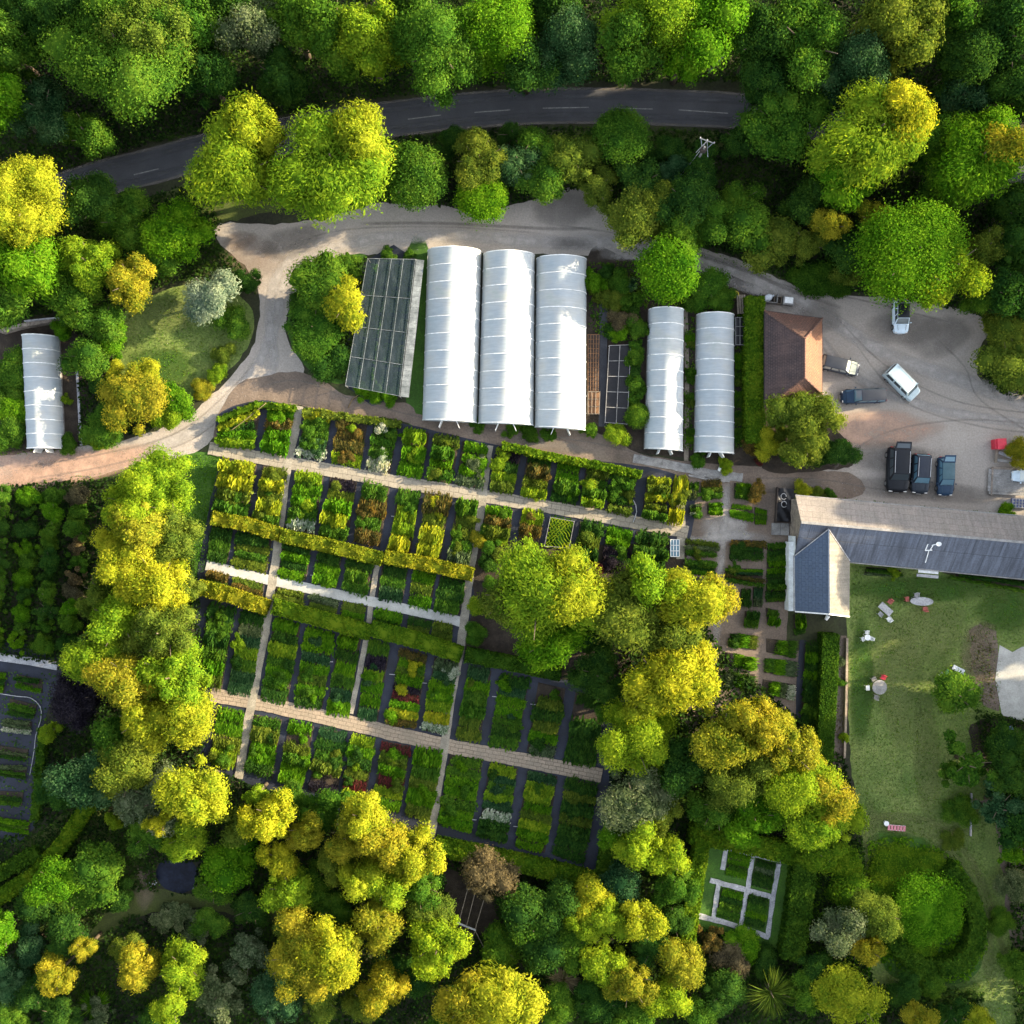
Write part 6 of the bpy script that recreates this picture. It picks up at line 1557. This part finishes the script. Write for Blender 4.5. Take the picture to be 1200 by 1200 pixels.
860 1125 22 3 dry tufty|brown bramble thicket below the square garden
835 1105 22 2.8 rust loose|red-brown bramble below the left corner of the square garden
872 1105 20 2.6 bright feather|bright green fern clump below the square garden
850 1165 26 4 deep tufty|dark bush left of the bare golden twigs
820 1190 22 4 green tufty|green bush on the bottom edge left of the golden twigs
900 1130 18 2.6 deep tufty|dark shrub between fern clump and tall hedge
1085 1062 44 3.9 bright round|big round hedge mound on the lower right
1050 1020 30 1.4 hedge round|low clipped slope of hedge above the round mound
1058 1050 26 1.8 hedge round|low green hump left of the round mound
1085 1020 24 1.4 hedge round|low green hump above the round mound
1075 1105 24 2.0 hedge round|low green hump below the round mound
1120 814 28 4 green feather|spreading green bush beside the three loungers
1135 895 30 5.5 green loose|open-branched light green tree on the right of the lawn
1115 905 16 4 green loose|thin light green branch left of the open-branched tree
1178 870 24 5 deep broad|dark tree beside the blue folding chair
1180 905 26 6 deep tufty|dark tree on the right edge below the folding chair
1172 945 28 6 teal loose|dusky open tree on the right edge
1195 960 26 6 deep broad|dark tree cut by the right edge beside the dusky open tree
1188 1000 20 4 bright loose|bright leafy tree low on the right edge
1125 950 20 1.6 green tufty|low green plants on the lawn right of the pink bench
1190 1040 22 3 grey tufty|grey-green bush on the right edge
1175 1080 16 1.6 green tufty|low green weeds near the right edge
1195 1130 20 3 green tufty|green bush near the bottom right edge
915 142 46 10 green broad|broad dark green tree covering the right end of the lane
868 165 22 6 deep broad|small dark tree by the lane end
1022 160 58 14 lime feather|big lime-yellow tree near the top right
1050 135 42 15 yellow feather|bright yellow crest of the big lime tree near the top right
985 205 36 10 bright feather|green lower left lobe of the big lime tree near the top right
1140 190 54 12 bright feather|green and yellow tree by the upper right edge
1170 175 36 13 gold feather|golden right half of the tree by the upper right edge
1092 165 34 9 green tufty|green tree squeezed between the big lime tree and the right-edge one
1105 225 30 8 green tufty|green tree between the big lime tree and the round-topped one
1066 298 60 12 bright round|large round green tree above the car park
1108 318 40 11.5 lime broad|yellow-lit right side of the large round tree above the car park
1152 290 24 8 olive broad|small olive tree right of the large round one
970 262 20 8 gold tufty|small golden tree left of the large round one
1022 258 19 8 gold tufty|second small golden tree touching the large round one
950 235 30 6 deep tufty|dark tree above the small golden trees
1000 295 26 5 deep broad|dark tree under the small golden trees
945 285 20 5 olive broad|olive tree left of the dark one above the drive
905 285 30 5 olive broad|yellow-green leafy tree above the drive, right one
870 262 28 6 green broad|mid-green tree above the drive
868 235 22 5 green tufty|green tree under the broad dark one
835 260 26 6 green tufty|green tree right of the dark drooping one
805 235 34 7 deep broad|dark drooping tree below the utility pole
800 275 26 6 green tufty|green tree at the drive edge below the dark drooping one
750 215 28 6 deep broad|dark tree below the lane right of the round tree
745 255 36 6.5 olive broad|large-leaved olive tree on the drive edge
762 235 22 6.5 olive broad|olive top of the large-leaved tree
728 162 33 7 green round|smooth round green tree touching the lane
700 222 24 5 olive tufty|olive bush left of the large-leaved tree
672 182 30 6 olive tufty|dull olive tree south of the lane, centre
635 175 26 5 green tufty|green tree south of the lane, left of the dull olive one
640 210 26 5 green broad|leafy green tree at the drive edge, centre
605 190 26 5.5 teal tufty|bluish green tree between the olive tree and the leafy one
562 188 34 7 olive tufty|olive rounded tree south of the lane
565 233 28 5 bright round|bright round bush at the drive edge under the olive tree
485 206 38 7 green round|dense round green tree right of the lime pair
528 165 20 4 deep broad|small dark tree on the lane edge
600 158 16 3.5 deep tufty|low dark shrub on the lane edge, centre
700 168 18 4 deep tufty|dark shrub left of the smooth round tree at the lane
780 175 22 4 deep broad|dark shrub below the lane near the utility pole
820 195 24 5 deep tufty|dark tree around the foot of the utility pole
788 200 18 4.5 teal tufty|dusky shrub left of the utility pole
783 315 36 7 bright round|round bright green tree at the top of the narrow polytunnels
830 335 22 3.2 green broad|green bush between the round bright tree and the right narrow tunnel
848 348 16 2.5 green tufty|green bush at the top of the right narrow tunnel
955 325 26 1.6 hedgedeep broad|low green bank along the drive above the brick building
980 335 16 1.5 hedgedeep broad|second low green bank along the drive
998 322 20 3 olive broad|small yellow-green bush above the car park entrance
1185 345 30 8 deep broad|dark green tree on the right edge above the car park
1150 350 20 6 green broad|green tree right of the large round one at the car park
1192 290 26 9 deep tufty|dark tree on the right edge, upper
1185 245 26 8 deep tufty|dusky tree below the golden one on the right edge
1175 385 24 5 olive broad|yellow-tipped tree on the right edge of the car park
1182 428 36 4.6 olive broad|olive bush bulging into the car park from the right
1192 530 16 3 gold tufty|golden bush behind the red bin
1178 602 12 1.2 bright feather|bright ferns at the metal grid
377 335 34 5 green feather|shaggy green shrub on the island left of the net-covered frame
404 358 28 5.5 yellow feather|spiky golden shrub overhanging the net-covered frame
368 385 32 4 green tufty|green shrub on the lower left of the island
355 355 18 2.6 deep tufty|dark shrub on the left tip of the island
385 425 26 2.8 deep tufty|dark shrub at the bottom of the island
405 310 16 2 green tufty|green shrub at the top of the island
928 482 29 6 olive tufty|grey-olive tree at the lower left of the brick building
954 487 29 6.5 olive tufty|olive tree over the lower corner of the brick building
945 514 30 5 olive tufty|olive-green crown facing the drive below the brick building
985 528 20 3.1 deep broad|dark bush with white flowers at the car park corner
900 522 17 3.2 yellow tufty|bright yellow bush below the tall bright hedge
914 512 16 2.8 olive tufty|olive bush filling the gap behind the grey-olive tree, below the brick building
930 530 15 2.4 green tufty|green bush at the lower edge of the tree group below the brick building
965 535 14 2.2 deep broad|dark bush beside the white-flowered one at the car park corner
880 520 14 2.2 rust tufty|bronze bush between hedge foot and bright yellow bush
890 540 6 .9 red tufty|small scarlet plant at the herb garden entrance
886 577 12 2.0 rust tufty|copper-leaved bush at the top of the herb garden
748 488 14 2.6 green round|ball-shaped bush at the lower left of the left narrow tunnel
745 420 12 2.0 green broad|upper climbing green strip beside the left narrow tunnel
746 450 12 2.0 green broad|middle climbing green strip beside the left narrow tunnel
724 510 14 2.0 lime broad|yellow-green potted bush below the dark framed bed
691 505 9 1.4 green tufty|small green bush at the lower right corner of the big polytunnels
697 330 12 2.6 bright broad|bright green bush between the big tunnels and the dark strip
726 330 14 2.5 green broad|green bush left of the round bright tree
720 352 14 2.2 olive tufty|olive leafy bush above the dark framed bed
728 375 15 2.2 dry tufty|brownish leafy bush above the dark framed bed
727 390 12 1.8 bright tufty|bright bush touching the dark framed bed
746 385 14 2.2 green broad|green bush at the upper left of the left narrow tunnel
690 320 8 1.4 bright tufty|small bright bush at the top right corner of the big tunnels
700 345 9 1.6 olive tufty|olive plant at the top of the dark nursery strip
735 352 11 1.8 green broad|green plant right of the olive leafy bush above the framed bed
742 365 9 1.6 deep broad|dark plant at the top left of the left narrow tunnel
716 388 9 1.4 deep tufty|dark plant at the head of the framed bed
712 318 10 1.6 deep tufty|dark plant in the gap left of the round bright tree
738 335 10 2.0 teal broad|bluish plant just below left of the round bright tree
748 350 10 1.8 green tufty|green plant squeezed above the left narrow tunnel
745 404 8 1.6 green broad|green plant in the strip left of the left narrow tunnel, top
744 436 9 1.6 deep broad|dark plant in the strip left of the left narrow tunnel, centre
744 468 9 1.7 green broad|green plant in the strip left of the left narrow tunnel, lower
808 355 12 2.2 green broad|green bush between the tops of the two narrow tunnels
815 345 12 2.4 deep broad|dark bush above the right narrow tunnel
842 335 10 1.5 rust tufty|bronze bush at the drive edge above the right narrow tunnel
574 640 10 1.4 green tufty|green plant at the upper left foot of the big central tree, below the golden shrub
572 662 11 1.6 deep broad|dark plant between the garden path and the left flank of the central tree
578 686 12 1.6 green tufty|green plant under the left flank of the central tree
588 652 11 1.6 olive tufty|olive plant peeping out above the left flank of the central tree
572 715 10 1.2 deep tufty|low dark plant on the bare soil left of the central tree
560 499 9 .8 green tufty|low green tuft under the middle big tunnel, left
600 503 10 .8 green tufty|low green tuft under the middle big tunnel, right
620 505 12 .8 hedgedeep tufty|low green strip under the joint of the middle and right tunnels
642 509 9 .8 green tufty|low green tuft below the right big tunnel
425 458 11 1.3 bright tufty|leafy green plants at the bottom left of the net-covered frame
440 461 11 1.3 bright tufty|leafy green plants at the bottom middle of the net-covered frame
457 465 11 1.3 bright tufty|leafy green plants at the bottom right of the net-covered frame
455 297 9 1.0 green tufty|green weeds along the top of the net-covered frame
480 298 8 .9 green tufty|small weeds at the top right of the net-covered frame
700 668 8 1.2 red tufty|scarlet shrub on the right foot of the big central tree
720 655 14 1.4 plum tufty|dark purple shrub between the last beds and the olive tree
560 632 10 1.2 gold tufty|golden shrub at the upper left foot of the big central tree
560 712 12 1.6 lime tufty|yellow-green shrub beside the path left of the central tree
558 742 14 1.6 green tufty|green shrub on the dark soil left of the central tree
858 668 6 1.0 olive tufty|small shrub at the corner of a herb bed
940 575 12 1.8 yellow tufty|yellow flowering bush at the corner of the long barn
958 578 10 1.4 olive tufty|olive bush along the barn wall
973 580 8 1.2 green tufty|green bush along the barn wall beside a white stone
850 545 10 1.4 lime tufty|yellow-green bush below the right narrow tunnel
818 538 10 1.4 green tufty|green bush at the lower left of the right narrow tunnel
1048 672 8 1.0 lime tufty|lime plant under the barn eaves
1118 985 14 1.2 olive tufty|low rough tuft on the slope right of the pink bench
1140 700 1 1 green tufty|x
985 775 6 .9 grey tufty|silvery plant in the narrow border by the lawn
986 800 6 .8 green tufty|green plant in the narrow border by the lawn
990 865 6 1.0 lime tufty|lime plant low in the narrow border by the lawn
'''
for ln in TREES.strip().splitlines():
    a, lab = ln.split('|')
    if lab == 'x': continue
    x, y, r, h, kind, style = a.split()
    h = float(h); r = float(r)
    big = h > 3
    nm = ('tree' if h >= 5 else 'large_shrub') if big else 'shrub'
    if style == 'feather' and h < 2: nm = 'fern'
    cat = 'tree' if h >= 5 else 'shrub'
    plant(float(x), float(y), r, h, kind, style, nm, lab, cat)
# three sorts of special plants
plant(110, 1180, 24, 2.4, 'bright', 'spiky', 'spiky_palm', 'spiky green palm-like plant on the bottom edge at lower left', 'palm')
plant(903, 1163, 34, 5.0, 'olive', 'spiky', 'bare_branched_tree', 'bare olive-gold twiggy tree radiating branches near the bottom edge', 'tree')
plant(660, 1148, 21, 3.2, 'straw', 'spiky', 'dead_shrub', 'dead pinkish-grey twiggy shrub in the bottom centre woodland', 'shrub')
plant(590, 1128, 26, 3.0, 'green', 'spiky', 'drooping_plant', 'dark spiky drooping plant below the pergola brace', 'plant')
plant(8, 590, 1, 1, 'green', 'tufty', 'shrub', 'z', 'shrub') if False else None
# rows of young trees, left side below the drive
rr = random.Random(9); n = 0
names = {0: 'leftmost', 1: 'second', 2: 'third', 3: 'fourth'}
for ci, cx in enumerate((2, 34, 62, 92)):
    for k in range(10):
        y = 582 + k * 19 + rr.uniform(-2, 2); x = cx - k * 1.2 + rr.uniform(-1.5, 1.5)
        kd = ['green', 'green', 'deep', 'green', 'bright', 'deep'][rr.randrange(6)]
        if ci == 3 and rr.random() < .35: kd = 'dry'
        plant(x, y, rr.uniform(11, 13.5), rr.uniform(2.2, 3.4), kd, rr.choice(['tufty', 'broad', 'loose']), 'nursery_tree', f'young nursery tree, {ORD[k]} from the top in the {names[ci]} row below the drive', 'tree', 'rows of young trees below the drive')
# screening wood just outside the right edge: the trees that shade the place at this low sun
rr = random.Random(21)
for (x0, y0, x1, y1, n) in ((64, 62, 80, -5, 0), (66, 27, 92, 60, 12), (66, -8, 92, 15.5, 10), (66, -58, 90, -14, 14)):
    for k in range(n):
        x = rr.uniform(x0, x1); y = rr.uniform(min(y0, y1), max(y0, y1))
        plant(600 + x / PX * 1.1, 600 - y / PX * 1.1, rr.uniform(45, 60), rr.uniform(13, 18), rr.choice(['deep', 'green']), 'broad', 'tree', 'dark tree of the wood just beyond the right edge', 'tree', 'wood beyond the right edge')

# ------------------------------------------------------------------ uncountable undergrowth and turf
def inside(px, py, poly):
    c = np.zeros(len(px), bool); n = len(poly); j = n - 1
    for i in range(n):
        xi, yi = poly[i]; xj, yj = poly[j]
        c ^= ((yi > py) != (yj > py)) & (px < (xj - xi) * (py - yi) / (yj - yi + 1e-9) + xi); j = i
    return c
EXCL = [[(826, 983), (852, 985), (930, 1008), (915, 1112), (806, 1080)], [(184, 1010), (234, 1008), (228, 1046), (186, 1044)], [(150, 1040), (330, 1058), (330, 1080), (150, 1070), (110, 1105), (100, 1100)], [(520, 1010), (570, 1045), (590, 1085), (540, 1100), (525, 1050)], [(1160, 940), (1180, 1030), (1185, 1100), (1150, 1000)], [(1172, 755), (1215, 755), (1215, 842), (1172, 840)]]
def scatter(name, polys, dens, a0, hmax, mat, seed, flat=False, clump=True):
    rng = np.random.default_rng(seed); out = []
    for poly in polys:
        xs = [p[0] for p in poly]; ys = [p[1] for p in poly]
        n = int((max(xs) - min(xs)) * (max(ys) - min(ys)) * PX * PX * dens)
        px = rng.uniform(min(xs), max(xs), n); py = rng.uniform(min(ys), max(ys), n)
        k = inside(px, py, poly)
        for ex in EXCL: k &= ~inside(px, py, ex)
        if clump: k &= rng.random(n) < .35 + .65 * (np.sin(px * .11 + 2 * np.sin(py * .07)) * np.cos(py * .09 + 1.5 * np.sin(px * .05)) > -.25)
        out.append(np.stack([px[k], py[k]], 1))
    q = np.vstack(out); n = len(q)
    hz = hmax * (.35 + .65 * (.5 + .5 * np.sin(q[:, 0] * .17 + np.cos(q[:, 1] * .13) * 2)) * rng.random(n))
    pos = np.stack([(q[:, 0] - 600) * PX, (600 - q[:, 1]) * PX, hz], 1)
    nor = rng.normal(size=(n, 3)) * .55 + [0, 0, 1]; tan = rng.normal(size=(n, 3)); a = a0 * rng.uniform(.5, 1.5, n)
    if flat == 'grass': tan = rng.normal(size=(n, 3)) * .5 + [0, 0, 1]; nor = rng.normal(size=(n, 3)) + [0, 0, .4]; b = a * .25
    else: b = a * .6
    v, f = leaf_quads(pos, nor, tan, a, b); me = mesh_np(name, v, f, mat)
    o = bpy.data.objects.new(name, me); COL.objects.link(o); o['kind'] = 'stuff'; return o
woods = [[(-30, -30), (1230, -30), (1230, 140), (1000, 120), (870, 98), (700, 98), (560, 104), (430, 118), (300, 145), (180, 170), (60, 205), (-30, 240)],
    [(-30, 275), (60, 255), (150, 240), (230, 215), (262, 262), (252, 282), (290, 318), (300, 345), (262, 335), (215, 330), (165, 345), (138, 372), (130, 440), (95, 400), (80, 365), (-30, 385)],
    [(440, 165), (570, 152), (700, 150), (870, 155), (1000, 176), (1110, 200), (1230, 230), (1230, 470), (1170, 462), (1148, 440), (1148, 410), (1160, 386), (1145, 370), (1060, 352), (990, 343), (920, 328), (860, 302), (760, 270), (715, 254), (680, 222), (620, 236), (560, 246), (440, 238)],
    [(-30, 572), (130, 560), (215, 545), (235, 700), (240, 890), (280, 912), (500, 985), (510, 1005), (700, 1040), (735, 700), (800, 690), (845, 760), (990, 890), (1010, 990), (1020, 1150), (1150, 1160), (1150, 1230), (-30, 1230), (-30, 980), (40, 975), (75, 780), (-30, 760)],
    [(1140, 830), (1230, 845), (1230, 1230), (1190, 1230), (1175, 1000)],
    [(95, 400), (130, 395), (142, 450), (190, 485), (225, 482), (190, 500), (110, 522), (95, 520)],
    [(340, 350), (400, 305), (432, 303), (405, 450), (345, 405)]]
scatter('undergrowth', woods, 26, .20, 1.0, 'under', 3, clump=False)
scatter('undergrowth', woods, 2.2, .17, 1.5, 'deep', 4)
scatter('grass_blades', [[(998, 662), (1080, 674), (1215, 690), (1215, 1215), (1100, 1215), (1020, 1160), (1002, 1080), (1010, 990), (997, 890), (995, 760)], [(140, 400), (142, 372), (215, 335), (290, 356), (285, 415), (236, 462), (180, 470)]], 22, .11, .10, 'olive', 5, 'grass', False)
scatter('grass_blades', [[(998, 662), (1080, 674), (1215, 690), (1215, 1215), (1100, 1215), (1020, 1160), (1002, 1080), (1010, 990), (997, 890), (995, 760)], [(140, 400), (142, 372), (215, 335), (290, 356), (285, 415), (236, 462), (180, 470)]], 14, .12, .10, 'bright', 15, 'grass')
scatter('grass_blades', [[(222, 533), (262, 532), (248, 612), (241, 660), (236, 705), (215, 720), (205, 640)]], 60, .12, .12, 'bright', 6, 'grass', False)
scatter('verge_plants', [[(1015, 985), (1050, 978), (1090, 988), (1125, 1010), (1150, 1060), (1156, 1110), (1130, 1150), (1060, 1150), (1025, 1120)], [(940, 1010), (1010, 985), (1020, 1150), (940, 1130)]], 22, .2, .7, 'bright', 7)
scatter('plot_weeds', [[(-20, 785), (70, 790), (60, 850), (38, 965), (-20, 965)]], 7, .13, .3, 'green', 19)
scatter('nursery_weeds', [[(690, 308), (745, 306), (860, 350), (858, 370), (815, 365), (805, 362), (752, 362), (748, 500), (738, 500), (742, 400), (712, 398), (690, 385)], [(802, 370), (815, 372), (811, 528), (800, 528)], [(860, 372), (874, 360), (874, 520), (860, 528)]], 28, .13, .5, 'green', 10)
scatter('fallen_leaves', [[(0, 535), (60, 528), (150, 515), (225, 485), (299, 400), (303, 345), (254, 280), (400, 250), (660, 222), (760, 272), (990, 345), (1150, 371), (1146, 440), (1200, 474), (1200, 600), (935, 580), (1000, 540), (968, 380), (820, 312), (600, 296), (400, 300), (335, 378), (358, 432), (252, 512), (160, 545), (0, 572)]], .9, .07, .02, 'straw', 13)
scatter('fallen_leaves', [[(60, 205), (230, 160), (440, 122), (660, 102), (870, 108), (870, 114), (660, 112), (440, 132), (230, 170), (60, 218)], [(60, 240), (230, 205), (440, 164), (660, 146), (870, 154), (870, 148), (660, 138), (440, 152), (230, 194), (60, 228)]], 7, .09, .06, 'dry', 14)
scatter('margin_weeds', [[(x_, y_ - 5), (x_ + 60, y_ + q_ - 5), (x_ + 60, y_ + q_ + 4), (x_, y_ + q_ * .2 + 4)] for x_, y_, q_ in ((935, 583, 5), (1000, 590, 5), (1060, 596, 5), (1100, 600, 4), (0, 531, -5), (60, 526, -5), (120, 518, -12), (800, 292, 14), (860, 308, 20), (60, 566, -8), (0, 572, -6))], 14, .10, .15, 'green', 17)
scatter('fallen_petals', [[(165, 380), (250, 385), (235, 440), (170, 430)]], .8, .07, .06, 'pale', 8)
scatter('bark_litter', [[(1134, 742), (1165, 745), (1172, 830), (1150, 828), (1130, 770)], [(985, 750), (991, 750), (988, 888), (975, 888)]], 18, .12, .1, 'dry', 9)
def pebbles():
    rng = np.random.default_rng(12); poly = [(270, 280), (400, 255), (660, 230), (860, 310), (990, 350), (1150, 375), (1150, 460), (1195, 480), (1150, 590), (940, 580), (1000, 500), (970, 380), (700, 296), (500, 292), (360, 310), (330, 400), (300, 460), (0, 565), (0, 540), (200, 510), (300, 420), (305, 340)]
    n = 9000; px = rng.uniform(0, 1200, n); py = rng.uniform(230, 600, n); k = inside(px, py, poly); px, py = px[k], py[k]; n = len(px)
    s = rng.uniform(.02, .05, n)[:, None, None]; v = (np.array([[1, 0, 0], [-.5, .87, 0], [-.5, -.87, 0], [0, 0, 1]])[None] * s) + np.stack([(px - 600) * PX, (600 - py) * PX, np.full(n, .05)], 1)[:, None]
    f = (np.array([[0, 1, 3], [1, 2, 3], [2, 0, 3]])[None] + (np.arange(n) * 4)[:, None, None]).reshape(-1, 3)
    o = bpy.data.objects.new('loose_stones', mesh_np('loose_stones', v.reshape(-1, 3), f, 'palestone')); COL.objects.link(o); o['kind'] = 'stuff'
pebbles()

# ================================================================== LIGHT, SKY, CAMERA
w = bpy.data.worlds.new('World'); S.world = w; w.use_nodes = True; nt = w.node_tree; nt.nodes.clear()
sky = nt.nodes.new('ShaderNodeTexSky'); sky.sky_type = 'NISHITA'; sky.sun_disc = False
sky.sun_elevation = math.radians(SUN_EL); sky.sun_rotation = math.radians(90 - SUN_AZ); sky.air_density = 1.0; sky.dust_density = 2.0; sky.ozone_density = 1.0
bg = nt.nodes.new('ShaderNodeBackground'); bg.inputs[1].default_value = .15; ow = nt.nodes.new('ShaderNodeOutputWorld')
hs = nt.nodes.new('ShaderNodeHueSaturation'); hs.inputs['Saturation'].default_value = .45; nt.links.new(sky.outputs[0], hs.inputs['Color']); nt.links.new(hs.outputs[0], bg.inputs[0]); nt.links.new(bg.outputs[0], ow.inputs[0])
sl = bpy.data.lights.new('sun', 'SUN'); sl.energy = 5.0; sl.angle = math.radians(.6); sl.color = (1.0, .81, .53)
so = bpy.data.objects.new('sun', sl); COL.objects.link(so)
az, el = math.radians(SUN_AZ), math.radians(SUN_EL); d = Vector((math.cos(az) * math.cos(el), math.sin(az) * math.cos(el), math.sin(el)))
so.rotation_euler = d.to_track_quat('Z', 'Y').to_euler(); so.location = (80, 20, 60)
cd = bpy.data.cameras.new('camera'); cam = bpy.data.objects.new('camera', cd); COL.objects.link(cam); cam.location = (0, 0, CAMZ); cam.rotation_euler = (0, 0, 0)
cd.sensor_fit = 'HORIZONTAL'; cd.sensor_width = 36; cd.lens = 18 / (60 / CAMZ); cd.clip_end = 3000; cd.clip_start = .5
S.camera = cam
S.render.resolution_x = S.render.resolution_y = 1024
S.view_settings.view_transform = 'Standard'; S.view_settings.look = 'None'; S.view_settings.gamma = 1; S.view_settings.exposure = EXPOSURE = 2.15
S.cycles.max_bounces = 5; S.cycles.diffuse_bounces = 2; S.cycles.glossy_bounces = 2; S.cycles.transmission_bounces = 3; S.cycles.caustics_reflective = False; S.cycles.caustics_refractive = False; S.cycles.transparent_max_bounces = 8
S.cycles.use_denoising = True
dups = [k for k, v in LABELS.items() if v > 1]
print('DUP LABELS', dups[:20], 'objects', len(S.objects))
